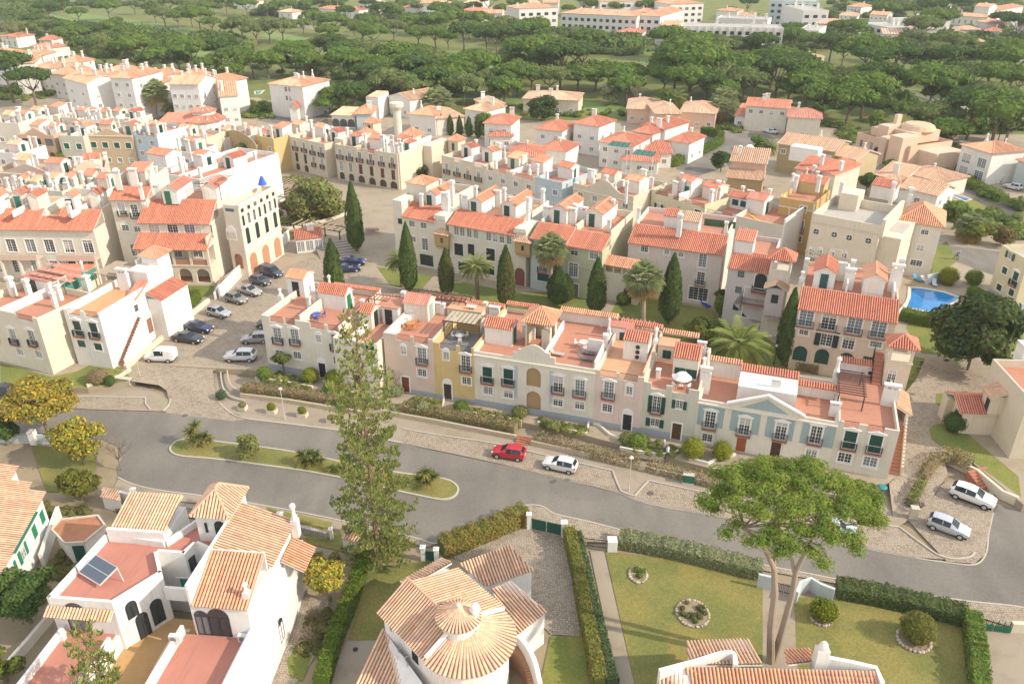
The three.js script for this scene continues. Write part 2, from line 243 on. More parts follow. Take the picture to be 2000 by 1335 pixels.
// ---------- a house: walls round a footprint, its front given by two points of the photograph on its top edge
class House{
constructor(o){
Object.assign(this,{base:Y1,d:9,h:6,c:K.white,...o});const{base,h}=this;
const A=this.A=o.row?null:G(...o.L,h+base),B=o.row?null:G(...o.R,h+base);let a=A,b=B;if(o.off)this.offz=o.off;
if(o.row){a=o.row.pt(o.x0);b=o.row.pt(o.x1);}
const dx=b[0]-a[0],dz=b[2]-a[2];this.W=o.W??Math.hypot(dx,dz);const ang=o.row?o.row.ang:Math.atan2(-dz,dx);
this.t=thing(o.n??'town_house',o.l,o.cat??'house',[a[0],base,a[2]],ang);if(o.g)this.t.userData.group=o.g;
this.ca=Math.cos(ang);this.sa=Math.sin(ang);this.o=[a[0]+(o.off??0)*this.sa,base,a[2]+(o.off??0)*this.ca];this.t.position.set(...this.o);const D=this.d,W=this.W;this.T=this.T??h-.95;
this.front={parent:this.t,hole:!o.flat,holes:[],M:new THREE.Matrix4().makeTranslation(0,0,o.fz??0)};
this.right={parent:this.t,M:new THREE.Matrix4().makeRotationY(Math.PI/2).setPosition(W,0,0)};
this.left={parent:this.t,M:new THREE.Matrix4().makeRotationY(-Math.PI/2).setPosition(0,0,-D)};
this.doors=[];
}
loc(w){const x=w[0]-this.o[0],z=w[2]-this.o[2];return[x*this.ca-z*this.sa,w[1]-this.o[1],x*this.sa+z*this.ca];}
hit(px,py,ax,k){
const r=ray(px,py),o=this.loc([0,CAMH,0]),d=[r[0]*this.ca-r[2]*this.sa,r[1],r[0]*this.sa+r[2]*this.ca],t=(k-o[ax])/d[ax];return[o[0]+d[0]*t,o[1]+d[1]*t,o[2]+d[2]*t];
}
top(px,py,y=this.T){return this.hit(px,py,1,y);}
world(x,y,z){return[this.o[0]+x*this.ca+z*this.sa,this.o[1]+y,this.o[2]-x*this.sa+z*this.ca];}
win(type,px,py,o){const p=this.hit(px,py,2,0);const h=o?.h??WT[type][1];if(type==='d'||type==='gd'){if(o?.ground!==false)p[1]=h/2+.02;this.doors.push([p[0],o?.w??WT[type][0]]);}else p[1]=Math.max(h/2+.05,Math.min(p[1],(this.ft??this.h)-h/2-.28+(this.T<this.h-.5?0:-.05)));opening(this.front,p[0],p[1],type,o);return this;}
wins(list){for(const[t,x,y,o]of list)this.win(t,x,y,o);return this;}
rwin(type,px,py,o){const p=this.hit(px,py,0,this.W);opening(this.right,-p[2],Math.max(p[1],(o?.h??WT[type][1])/2),type,o);return this;}
walls(){
const{W,d:D,h,T,t}=this,b=new MB(),f=this.eave?this.eave:0,e=.003,hb=this.hb??h,th=.2,me=wallMat(this.c);
const ft=this.ft??h,prof=this.prof??[[W-e,ft],[e,ft]],pts=[[e,0],[W-e,0],...prof];
let top=pts;if(this.notch){top=[[e,0],[W-e,0],[W-e,ft]];for(const[a,c,lv]of[...this.notch].sort((p,q)=>q[0]-p[0]))top.push([c,ft],[c,lv],[a,lv],[a,ft]);top.push([e,ft]);}
const sh=new THREE.Shape(top.map(p=>new THREE.Vector2(...p)));sh.holes=this.front.holes;
b.geo(new THREE.ExtrudeGeometry(sh,{depth:th,bevelEnabled:false,curveSegments:8}),new THREE.Matrix4().makeTranslation(0,0,-th));
b.box(e,th,0,h,-D,-th-e);b.box(W-th,W-e,0,h,-D,-th-e);b.box(th,W-th,0,hb,-D,-D+th);b.box(th-.01,W-th+.01,0,T,-D+th-.01,-th-.06);
this.wall=b.build('wall',me,t);
if(this.coping){const k=new MB(),c=.05;if(!this.prof&&!this.notch)k.box(-.04,W+.04,ft,ft+c,-th-.04,.04);k.box(-.04,th+.03,h,h+c,-D-.03,-th-.05);k.box(W-th-.03,W+.04,h,h+c,-D-.03,-th-.05);k.box(th+.04,W-th-.04,hb,hb+c,-D-.03,-D+th+.03);k.build('coping',this.coping,t);}
if(this.floor!==null){const k=new MB();k.box(th+.004,W-th-.004,T-.02,T+.02,-D+th+.004,-th-.004);k.build('terrace',this.floor??terracotta,t);}
if(this.plinth){const k=new MB();let x=e;for(const[u,w]of[...this.doors].sort((p,q)=>p[0]-q[0])){if(u-w/2-.17>x)k.box(x,u-w/2-.17,0,this.plinth,.002,.03);x=u+w/2+.17;}if(x<W)k.box(x,W-e,0,this.plinth,.002,.03);k.box(W,W+.03,0,this.plinth,-D,.03);k.build('plinth',plain(this.pc??K.plinth,.9),t);}
if(this.cornice){const k=new MB();for(const y of[].concat(this.cornice)){k.box(-.05,W+.05,y,y+.1,0,.16);k.box(-.03,W+.03,y-.12,y,0,.08);}k.build('cornice',plain(K.ivory,.85),t);}
return this;
}
rails(list,kind='rail',y=this.T,m){for(const[a,c]of list){const b=new MB();if(kind==='rail')railBars(b,a,c,y,-.1,.85);else{b.box(a,c,y+.72,y+.85,-.2,0);for(let x=a+.12;x<c;x+=.26)b.cyl(x,-.1,y,y+.72,.07,.06,6,false);}b.build(kind==='rail'?'railing':'balustrade',m??(kind==='rail'?plain(K.iron,.5):plain(K.white)),this.t);}return this;}
gaps(list,kind,depth=.75){this.notch??=[];const o=[];for(const[a,c,y]of list){const p=this.hit(a,y,2,0)[0],q=this.hit(c,y,2,0)[0],s=[Math.max(.2,p),Math.min(this.W-.2,q)];this.notch.push([...s,(this.ft??this.h)-depth]);o.push(s);}if(kind)this.rails(o,kind,(this.ft??this.h)-depth);return this;}
frontRoof(d=3,rise=1.2,o={}){
const{W,h}=this,b=new MB(),a=o.a??0,c=o.b??W,y=o.y??h;tileRoof(this.t,[[a-.12,y-.05,.42],[c+.12,y-.05,.42],[c+.12,y+rise,-d],[a-.12,y+rise,-d]],[0,0,1],o);
const w=(x)=>{b.tri([x,y,0],[x,y,-d],[x,y+rise-.1,-d]);b.tri([x,y,-d],[x,y,0],[x,y+rise-.1,-d]);};w(a+.02);w(c-.02);b.box(a,c,y,y+rise-.02,-d-.2,-d);b.build('gable_wall',wallMat(this.c),this.t);
for(const x of[a+.05,c-.15])if(o.verge){const k=new MB();k.quad([x-.1,y+.02,.45],[x+.18,y+.02,.45],[x+.18,y+rise+.16,-d],[x-.1,y+rise+.16,-d]);k.build('verge',plain(K.white),this.t);}return this;
}
eaves(d=3,rise=1.3,o={}){
const{W,h,d:D}=this;this.T=h-.03;const fl=this.floor;this.floor=null;this.walls();this.frontRoof(d,rise,o);const t2=h+rise-(o.sink??.5),y=h+rise+(o.par??.15),b=new MB(),e=.004;
b.box(e,.2,h,y,-D+e,-d-.2);b.box(W-.2,W-e,h,y,-D+e,-d-.2);b.box(.2,W-.2,h,y,-D+e,-D+.2);b.box(.2,W-.2,h-.01,t2,-D+.2,-d-.2);if((o.a??0)>.3)b.box(e,o.a-.05,h,y,-d-.2,-.004);if(o.b&&o.b<W-.3)b.box(o.b+.05,W-e,h,y,-d-.2,-.004);
b.build('upper_wall',wallMat(o.uc??this.c),this.t);const k=new MB();k.box(.21,W-.21,t2,t2+.03,-D+.21,-d-.21);k.build('terrace',fl??terracotta,this.t);this.T=t2;return this;
}
room(px,py,w,d,ht,kind='gx',o={}){
const y=o.y??this.T,p=this.top(px,py,y);if(Array.isArray(w))w=this.top(...w,y)[0]-p[0];if(Array.isArray(d))d=p[2]-this.top(...d,y)[2];const x0=p[0],x1=p[0]+w,z0=p[2],z1=p[2]-d,rise=o.rise??.7,b=new MB();
b.box(x0,x1,y,y+ht,z1,z0);gableWalls(b,kind,x0,x1,z0,z1,y+ht,rise);const r=b.build(o.name??'roof_room',wallMat(o.c??K.white),this.t);
if(kind==='flat'){const k=new MB();k.box(x0-.05,x1+.05,y+ht,y+ht+.12,z1-.05,z0+.05);k.build('roof_slab',o.rm??redPaint,r);}else roofForm(r,kind,x0,x1,z0,z1,y+ht,rise,{over:.12,...o});
const F={front:{parent:r,M:new THREE.Matrix4().makeTranslation(x0,y,z0)},right:{parent:r,M:new THREE.Matrix4().makeRotationY(Math.PI/2).setPosition(x1,y,z0)}};
for(const[type,face,f,q]of o.w??[])opening(F[face],f*(face==='front'?w:d),q?.v??(q?.h??WT[type][1])/2+.03,type,{bare:true,bal:0,...q});return this;
}
box(name,px,py,w,d,ht,m,o={}){const y=o.y??this.T,p=this.top(px,py,y),b=new MB();if(Array.isArray(w))w=this.top(...w,y)[0]-p[0];if(Array.isArray(d))d=p[2]-this.top(...d,y)[2];b.box(p[0],p[0]+w,y,y+ht,p[2]-d,p[2]);b.build(name,m??wallMat(K.white),this.t);return this;}
chim(px,py,ht=1.8,w=.5,kind=0,y=this.T){const p=this.top(px,py,y);chimney(this.t,p[0],p[2],y,ht,w,kind);return this;}
pergola(px,py,w,d,ht,m,n=8,o={}){
const y=o.y??this.T,p=this.top(px,py,y);if(Array.isArray(w))w=this.top(...w,y)[0]-p[0];if(Array.isArray(d))d=p[2]-this.top(...d,y)[2];const x0=p[0],z0=p[2],b=new MB();for(const x of[x0,x0+w])for(const z of[z0,z0-d])b.box(x-.06,x+.06,y,y+ht-.1,z-.06,z+.06);
if(o.along){b.box(x0-.06,x0+.06,y+ht-.1,y+ht,z0-d-.2,z0+.2);b.box(x0+w-.06,x0+w+.06,y+ht-.1,y+ht,z0-d-.2,z0+.2);}else{b.box(x0-.2,x0+w+.2,y+ht-.1,y+ht,z0-.06,z0+.06);b.box(x0-.2,x0+w+.2,y+ht-.1,y+ht,z0-d-.06,z0-d+.06);}
const r=b.build('pergola',m,this.t);for(let i=0;i<n;i++){const s=new MB(),k=(i+.5)/n,t=o.t??.06;if(o.along)s.box(x0-.25,x0+w+.25,y+ht,y+ht+.09,z0-d*k-t,z0-d*k+t);else s.box(x0+w*k-t,x0+w*k+t,y+ht,y+ht+.09,z0-d-.3,z0+.3);s.build('slat',m,r);}return this;
}
}
function chimney(parent,x,z,y,ht,w,kind=0){
const b=new MB(),q=w/2;
if(kind===0){b.box(x-q,x+q,y,y+ht*.72,z-q,z+q);for(const[i,k]of[[-1,-1],[1,-1],[-1,1],[1,1]])b.box(x+i*q*.7-.05,x+i*q*.7+.05,y+ht*.72,y+ht*.88,z+k*q*.7-.05,z+k*q*.7+.05);b.box(x-q*.45,x+q*.45,y+ht*.72,y+ht*.88,z-q*.45,z+q*.45);b.box(x-q-.06,x+q+.06,y+ht*.88,y+ht,z-q-.06,z+q+.06);}
else if(kind===1){b.box(x-q,x+q,y,y+ht*.5,z-q,z+q);b.cyl(x,z,y+ht*.5,y+ht*.62,q*1.1,q*.62,8);b.cyl(x,z,y+ht*.62,y+ht*.86,q*.62,q*.55,8);b.cyl(x,z,y+ht*.86,y+ht*.93,q*.9,q*.9,8);b.cyl(x,z,y+ht*.93,y+ht,q*.7,.01,8);}
else{b.box(x-w,x+w,y,y+ht*.8,z-q*.6,z+q*.6);for(let i=-1;i<2;i++)b.box(x+i*w*.7-.09,x+i*w*.7+.09,y+ht*.8,y+ht*.92,z-q*.5,z+q*.5);b.box(x-w-.08,x+w+.08,y+ht*.92,y+ht,z-q*.6-.08,z+q*.6+.08);}
return b.build('chimney',wallMat(K.white),parent);
}
class Row{
constructor(L,R,h,base=Y1){this.L=L;this.R=R;const a=G(...L,h+base),b=G(...R,h+base);this.a=a;this.ang=Math.atan2(-(b[2]-a[2]),b[0]-a[0]);this.d=[b[0]-a[0],b[2]-a[2]];const l=Math.hypot(...this.d);this.d=this.d.map(v=>v/l);this.h=h+base;}
pt(x){const y=this.L[1]+(this.R[1]-this.L[1])*(x-this.L[0])/(this.R[0]-this.L[0]),r=ray(x,y),n=[-this.d[1],this.d[0]],t=(this.a[0]*n[0]+this.a[2]*n[1])/(r[0]*n[0]+r[2]*n[1]);return[r[0]*t,this.h,r[2]*t];}
}
// ---------- the ground: road level south of the houses, the raised village, the golf course beyond
const M_ground=mat('dry garden soil',[.30,.235,.15],{map:TX.earth}),M_asphalt=mat('worn asphalt',[.215,.192,.16],{map:TX.asphalt,roughness:.95});
const M_cobble=mat('limestone setts',[.39,.32,.24],{map:TX.cobble,bumpMap:TX.cobble,bumpScale:.01,roughness:.9}),M_walk=mat('pavement slabs',[.33,.27,.20],{map:TX.earth,roughness:.95});
const M_lawn=mat('winter lawn',[.27,.262,.155],{map:TX.lawn,roughness:1}),M_green=mat('watered lawn',[.235,.27,.13],{map:TX.lawn,roughness:1}),M_golf=mat('golf rough',[.20,.235,.115],{map:TX.lawn,roughness:1}),M_fair=mat('fairway turf',[.165,.235,.06],{map:TX.patch,roughness:1}),M_sand=mat('pale path',[.35,.285,.205],{map:TX.earth}),M_kerb=mat('kerb stone',[.50,.45,.37],{map:TX.stucco});
const gp=(pts,h)=>pts.map(p=>p.length>2?[G(p[0],p[1],p[2])[0],p[2],G(p[0],p[1],p[2])[2]]:G(p[0],p[1],h));
function sheet(name,pts,h,m,kind='structure'){
const w=Array.isArray(pts[0])&&pts[0].world?pts:gp(pts,h),q=w.map(p=>new THREE.Vector2(p[0],-p[2])),b=new MB(),rev=THREE.ShapeUtils.area(q)<0;
for(const f of THREE.ShapeUtils.triangulateShape(q,[])){const t=f.map(i=>w[i]),n=(t[1][0]-t[0][0])*(t[2][2]-t[0][2])-(t[1][2]-t[0][2])*(t[2][0]-t[0][0]);n<0?b.tri(...t):b.tri(t[0],t[2],t[1]);}
const o=b.build(numbered(name),m);o.userData.kind=kind;return o;
}
function slab(name,pts,y0,y1,m){const b=new MB();b.prism(gp(pts,y1).map(p=>[p[0],p[2]]),y0,y1);const o=b.build(numbered(name),m);o.userData.kind='structure';return o;}
function strip(mb,pts,w,y0,y1,closed){
const P=pts.map(p=>Array.isArray(p)?p:p),n=P.length,off=P.map((p,i)=>{const a=P[closed?(i+n-1)% n:Math.max(0,i-1)],b=P[closed?(i+1)% n:Math.min(n-1,i+1)],dx=b[0]-a[0],dz=b[2]-a[2],l=Math.hypot(dx,dz)||1;return[-dz/l*w/2,dx/l*w/2];});
const A=i=>[P[i][0]+off[i][0],P[i][2]+off[i][1]],B=i=>[P[i][0]-off[i][0],P[i][2]-off[i][1]];
for(let i=0;i<n-(closed?0:1);i++){const j=(i+1)% n,a=A(i),b=B(i),c=A(j),d=B(j),ya=y1+(P[i].dy??0),yc=y1+(P[j].dy??0);mb.quad([b[0],ya,b[1]],[a[0],ya,a[1]],[c[0],yc,c[1]],[d[0],yc,d[1]]);mb.quad([a[0],y0,a[1]],[c[0],y0,c[1]],[c[0],yc,c[1]],[a[0],ya,a[1]]);mb.quad([d[0],y0,d[1]],[b[0],y0,b[1]],[b[0],ya,b[1]],[d[0],yc,d[1]]);if(!closed&&i===0)mb.quad([b[0],y0,b[1]],[a[0],y0,a[1]],[a[0],ya,a[1]],[b[0],ya,b[1]]);if(!closed&&j===n-1)mb.quad([c[0],y0,c[1]],[d[0],y0,d[1]],[d[0],yc,d[1]],[c[0],yc,c[1]]);}
return mb;
}
const smooth=(pts,n=6,closed=false)=>new THREE.CatmullRomCurve3(pts.map(V3),closed,'centripetal').getPoints(n*pts.length).map(v=>[v.x,v.y,v.z]);
function kerb(pts,h=0,closed=false,w=.16,top=.13,m=M_kerb){let P=smooth(gp(pts,h),6,closed);if(closed)P=P.slice(0,-1);const b=strip(new MB(),P,w,h-.02,h+top,closed),o=b.build(numbered('kerb'),m);o.userData.kind='structure';return P;}
{const w=[[-1500,-.06,40],[1500,-.06,40],[1500,-.06,-2600],[-1500,-.06,-2600]];w[0].world=1;sheet('ground',w,0,M_ground);}
const EDGE=[[0,752],[170,757],[262,742],[300,712],[517,724],[560,752],[690,772],[745,784],[804,792],[864,800],[925,809],[1019,824],[1057,831],[1145,850],[1251,878],[1345,903],[1420,922],[1530,948],[1640,968],[1737,942],[1790,890],[1840,880],[1900,903],[1940,935],[2000,985]];
{
const e=gp(EDGE,Y1),pts=[[-320,Y1,e[0][2]],...e,[330,Y1,e.at(-1)[2]],[1400,Y1,-500],[1400,Y1,-2500],[-1400,Y1,-2500],[-1400,Y1,-400]],b=new MB();b.prism(pts.map(p=>[p[0],p[2]]),-.05,Y1);const o=b.build('village_ground',M_sand);o.userData.kind='structure';
}
const E1=Y1+.006,E2=Y1+.012,E3=Y1+.018,E4=Y1+.024;
sheet('road',[[-60,790],[0,792],[180,801],[322,805],[485,819],[585,831],[667,842],[787,866],[905,888],[1000,911],[1100,936],[1207,962],[1250,979],[1370,1003],[1500,1030],[1632,1059],[1787,1089],[1850,1098],[1905,1102],[1925,1084],[1932,1040],[1941,1001],[1950,984],[2000,1000],[2120,1030],[2120,1215],[2000,1186],[1887,1173],[1725,1148],[1575,1119],[1497,1104],[1400,1082],[1250,1044],[1150,1018],[1082,1002],[1058,988],[1030,986],[1000,995],[940,1018],[885,1045],[850,1061],[815,1051],[750,1036],[680,1019],[600,1001],[500,984],[390,967],[312,957],[262,946],[230,932],[228,912],[240,893],[232,872],[200,858],[100,853],[0,850],[-60,848]],.0,M_asphalt);
const ISL=[[332,878],[342,864],[360,858],[440,865],[525,876],[600,888],[690,908],[780,924],[857,934],[882,941],[895,955],[887,970],[867,976],[812,967],[682,937],[600,921],[500,907],[457,901],[400,895],[345,889]];
{const P=kerb(ISL,0,true,.2,.14);P[0].world=1;sheet('traffic_island',P.map(p=>Object.assign([p[0],.1,p[2]],{world:1})),0,M_lawn);}
sheet('pavement',[[-60,752],[0,754],[170,760],[262,745],[330,780],[326,803],[180,799],[0,790],[-60,788]],.05,M_walk);
sheet('lay_by',[[165,772],[285,776],[290,797],[180,798],[40,793],[40,775]],.056,M_cobble);
kerb([[-30,773],[60,774],[180,775],[284,777]],.05);kerb([[284,777],[285,790],[293,799]],.05);kerb([[320,752],[332,768],[330,790],[318,803]],.05);
sheet('pavement',[[415,722],[560,755],[690,774],[745,786],[804,795],[864,803],[925,812],[1019,827],[1145,853],[1251,881],[1345,906],[1530,951],[1640,971],[1737,945],[1800,905],[1850,925],[1800,1000],[1757,1027],[1845,1092],[1787,1088],[1632,1058],[1500,1029],[1370,1002],[1250,978],[1207,961],[1000,910],[787,865],[667,841],[585,830],[485,818],[440,800],[420,770]],.1,M_walk);
sheet('lay_by',[[787,864],[795,838],[962,866],[1037,883],[1197,920],[1211,960],[1100,935],[1000,910],[905,887]],.106,M_cobble);
sheet('lay_by',[[1267,939],[1370,961],[1500,988],[1640,1015],[1757,1030],[1845,1090],[1787,1087],[1632,1057],[1500,1028],[1370,1001],[1244,972]],.106,M_cobble);
sheet('lay_by',[[1762,1003],[1800,970],[1850,940],[1936,960],[1948,985],[1940,1000],[1931,1040],[1924,1083],[1904,1100],[1850,1096]],.11,M_cobble);
kerb([[787,838],[850,849],[962,866],[1037,883],[1120,902],[1197,920]],.1);kerb([[1197,920],[1205,942],[1213,960]],.1);kerb([[1240,969],[1252,955],[1267,939]],.1);kerb([[1267,939],[1370,961],[1500,988],[1640,1015],[1757,1030]],.1);kerb([[1757,1030],[1800,1062],[1835,1085],[1865,1092],[1895,1088],[1905,1080]],.1);kerb([[1213,960],[1228,966],[1240,969]],.1);
kerb([[787,866],[905,888],[1000,911],[1100,936],[1207,962],[1250,979],[1370,1003],[1500,1030],[1632,1059],[1787,1089],[1850,1098],[1905,1102],[1925,1084],[1932,1040],[1941,1001]],.02,false,.14,.04);
kerb([[485,819],[585,831],[667,842],[730,855],[787,866]],0,false,.18,.13);
kerb([[415,722],[416,745],[420,770],[436,795],[460,812],[485,819]],.02);kerb([[430,716],[432,740],[438,762],[452,776],[478,783]],.3);kerb([[443,718],[446,740],[455,757],[478,767]],.6);
kerb([[1932,962],[1960,972],[2000,992]],.1);kerb([[2120,1217],[2000,1187],[1887,1174],[1725,1149],[1575,1120],[1497,1105],[1400,1083],[1250,1045],[1150,1019],[1082,1003],[1058,989],[1030,987],[1000,996],[940,1019],[885,1046],[850,1062],[815,1052],[680,1020],[500,985],[390,968],[312,958],[262,947],[230,933]],0,false,.15,.1);
sheet('car_park_ramp',[[255,744,.92],[300,706,.92],[360,660,.92],[520,690,.92],[517,722,.92],[440,716,.86],[415,724,.7],[417,750,.45],[422,772,.22],[440,800,.06],[465,815,.03],[485,819,.02],[455,822,.015],[322,806,.015],[330,785,.1],[325,762,.35],[310,752,.6]],0,M_cobble);
sheet('car_park',[[300,706],[360,660],[395,625],[440,590],[480,560],[540,530],[610,500],[690,520],[720,560],[700,585],[560,560],[520,690],[518,722]],E1,M_cobble);
sheet('cobbled_way',[[1737,944,.9],[1790,890,.9],[1840,882,.9],[1852,925,.5],[1800,1002,.13],[1745,1010,.13]],0,M_cobble);
sheet('cobbled_way',[[1745,940],[1755,800],[1772,745],[1800,705],[1850,725],[1930,735],[1925,765],[1830,770],[1828,790],[1850,815],[1870,830],[1815,840],[1820,860],[1890,900],[1840,880],[1790,890]],E1,M_cobble);
sheet('garden_lawn',[[735,520],[830,535],[1000,570],[1210,570],[1420,610],[1560,700],[1545,730],[1400,720],[1330,690],[1200,655],[1000,620],[860,585],[760,555]],E1,M_green);
sheet('garden_path',[[845,540],[860,535],[870,560],[845,575],[815,575]],E2,M_sand);sheet('garden_path',[[1192,572],[1212,575],[1185,625],[1195,655],[1150,648],[1170,618]],E2,M_sand);sheet('garden_path',[[690,545],[725,530],[760,560],[790,580],[740,585]],E2,M_sand);
sheet('square',[[500,445],[560,400],[650,380],[790,380],[800,470],[740,520],[640,500],[520,470]],E1,M_sand);
sheet('lane',[[1320,330],[1345,300],[1385,265],[1400,256],[1500,262],[1520,275],[1480,300],[1420,325],[1360,345]],E1,M_asphalt);sheet('lane',[[1640,265],[1730,290],[1850,330],[1930,365],[2000,400],[2000,440],[1880,378],[1800,345],[1690,300],[1630,285]],E1,M_asphalt);sheet('lane',[[1820,475],[1960,492],[1950,540],[1905,525],[1830,495]],E1,M_asphalt);sheet('lane',[[500,235],[560,215],[640,225],[640,250],[560,245]],E1,M_asphalt);sheet('lane',[[430,470],[550,435],[700,415],[800,440],[790,480],[700,490],[560,500],[470,520]],E2,M_walk);
sheet('lawn',[[0,708],[100,735],[150,725],[205,695],[262,742],[170,756],[0,750]],E1,M_green);sheet('lawn',[[330,545],[420,550],[415,575],[385,585],[345,605],[335,580]],E1,M_green);
sheet('lawn',[[1758,690],[1808,700],[1790,740],[1770,765],[1755,740]],E1,M_green);sheet('lawn',[[1828,768],[1920,768],[1912,810],[1850,800],[1828,788]],E2,M_green);sheet('lawn',[[1815,838],[1825,828],[1865,826],[1930,880],[1990,930],[1995,970],[1900,900],[1850,880],[1820,858]],E2,M_green);sheet('lawn',[[1770,640],[1790,590],[1900,560],[2000,600],[2000,680],[1940,700],[1800,690]],E1,M_green);sheet('lawn',[[1800,500],[1850,470],[1870,510],[1830,540],[1790,540]],E2,M_green);
sheet('lawn',[[1850,395],[1930,380],[2000,400],[2000,455],[1900,440],[1850,420]],E1,M_green);sheet('patio',[[1760,560],[1800,545],[1900,560],[1960,600],[1900,640],[1780,625],[1750,600]],E2,M_walk);
sheet('golf_course',[[-500,150],[0,165],[250,200],[500,190],[650,225],[1000,235],[1200,235],[1450,245],[1640,250],[1700,265],[2000,262],[2500,300],[2600,-60],[-700,-60]],E1,M_golf);
for(const q of[[[-60,10],[60,22],[110,30],[180,48],[150,58],[60,40],[-60,22]],[[110,20],[300,44],[360,52],[440,70],[500,88],[430,98],[350,90],[270,58],[150,36]],[[260,55],[330,70],[400,88],[420,105],[380,108],[300,82]],[[520,60],[640,82],[760,100],[900,118],[1010,130],[1000,142],[860,126],[700,108],[560,84],[510,70]],[[700,76],[840,92],[1000,112],[1000,122],[860,112],[700,90]],[[520,150],[620,150],[720,168],[740,190],[640,175],[520,160]],[[880,170],[1060,185],[1220,210],[1210,222],[1030,205],[900,192]],[[1440,182],[1620,200],[1760,196],[1760,212],[1600,218],[1450,200]],[[1700,140],[1850,150],[2000,172],[2000,178],[1860,168],[1720,152]],[[1850,172],[2000,185],[2100,195],[2100,240],[2000,238],[1900,215],[1840,198]],[[1500,150],[1640,158],[1760,168],[1760,180],[1600,174],[1480,164]],[[1250,112],[1420,118],[1420,124],[1250,124]]])sheet('fairway',q,E2,M_fair);
for(const q of[[[1760,178],[1850,205],[1970,228],[2000,236],[2000,231],[1860,200],[1770,174]],[[1205,122],[1300,132],[1300,135],[1205,126]],[[540,40],[640,55],[640,62],[540,46]],[[1560,158],[1600,165],[1600,168],[1560,161]]])sheet('golf_path',q,E3,M_sand);
sheet('verge',[[1082,1002],[1250,1044],[1400,1082],[1497,1104],[1575,1119],[1725,1148],[1887,1173],[2000,1186],[2120,1215],[2120,1240],[2000,1232],[1900,1200],[1640,1140],[1500,1115],[1200,1060],[1140,1058],[1035,1012],[1030,987],[1058,989]],.06,M_cobble);
sheet('verge',[[230,935],[312,958],[390,968],[500,985],[680,1020],[815,1052],[850,1062],[835,1068],[660,1035],[500,1000],[390,982],[300,975],[220,955]],.05,M_walk);
sheet('driveway',[[870,1085],[1030,1030],[1105,1045],[1138,1235],[1130,1242],[1075,1238],[1040,1200],[960,1110]],.02,M_cobble);
sheet('lawn',[[1182,1076],[1300,1090],[1490,1130],[1490,1335],[1240,1335]],.02,M_lawn);sheet('lawn',[[1550,1165],[1640,1170],[1880,1215],[1890,1360],[1560,1360]],.02,M_lawn);
sheet('garden_path',[[1152,1074],[1180,1076],[1245,1360],[1212,1360]],.024,M_walk);sheet('garden_path',[[1490,1135],[1550,1150],[1560,1360],[1490,1360]],.024,M_walk);sheet('driveway',[[1905,1232],[2120,1240],[2120,1400],[1925,1380]],.02,M_walk);
sheet('lawn',[[1075,1242],[1140,1242],[1152,1360],[1050,1360]],.02,M_green);sheet('lawn',[[720,1110],[860,1090],[880,1150],[745,1250],[680,1250]],.02,M_lawn);sheet('paved_yard',[[678,1248],[735,1250],[700,1360],[630,1360]],.02,M_walk);
sheet('lawn',[[590,1000],[680,1030],[810,1060],[760,1100],[600,1060]],.016,M_lawn);sheet('lawn',[[560,1290],[580,1255],[610,1280],[590,1330],[565,1320]],.016,M_green);sheet('driveway',[[545,1200],[640,1160],[650,1230],[610,1290],[560,1360],[500,1360]],.012,M_cobble);
sheet('lawn',[[60,870],[190,880],[180,960],[90,960]],.016,M_lawn);sheet('driveway',[[300,985],[390,985],[400,1010],[320,1010]],.02,M_cobble);sheet('lawn',[[520,990],[650,1020],[640,1032],[520,1005]],.07,M_lawn);
// ---------- the terrace of houses along the road
const ROW1=new Row([522,719],[1157,828],0),ROW2=new Row([1157,828],[1735,936],0);
const capTile=(h,x0,x1,y,z0,z1,m)=>tileRoof(h.t,[[x0,y,z0],[x1,y,z0],[x1,y+.22,z1],[x0,y+.22,z1]],[0,0,1],{mat:m??tileMats.red,name:'wall_coping'});
const wood=plain(K.wood,.8),darkwood=plain([.09,.05,.045],.8),rustw=plain([.30,.11,.07],.8);
{
const h=new House({row:ROW1,x0:526,x1:674,h:7.75,T:6.85,d:11.5,c:K.ivory,plinth:.75,l:'cream corner townhouse with two red roof terraces beside the car park',floor:terracotta});
h.wins([['f',541.6,655,{cur:1}],['f',575.4,658,{cur:1}],['w',546,691],['w',580,694],['a',621.5,661.5],['d',627.6,707,{c:K.dark,hood:1}],['f',655,668],['gw',660,704,{c:[.12,.16,.15]}]]);
h.gaps([[527,553,631],[557,576,634],[606,633,642],[640,664,648]],'rail').walls();
h.room(624,601,[671,614],[687,597],2.3,'gx',{w:[['gd','right',.45,{w:1}]],rise:.9}).room(563,576,2.6,2.6,2.6,'gx',{name:'stair_hut',mat:tileMats.orange,w:[['gd','front',.5,{c:K.dark}]]});
h.chim(549,588,1.9,.55,1).chim(646,578,3.2,.55,1).chim(617,598,2.4,.5).chim(605,606,2.0,.4);const b=new MB(),z=h.W*.49;b.box(z-.09,z+.09,h.T,h.T+1.5,-9,-.3);b.build('dividing_wall',wallMat(K.ivory),h.t);capTile(h,4,h.W,7.8,-11.1,-11.6);
}
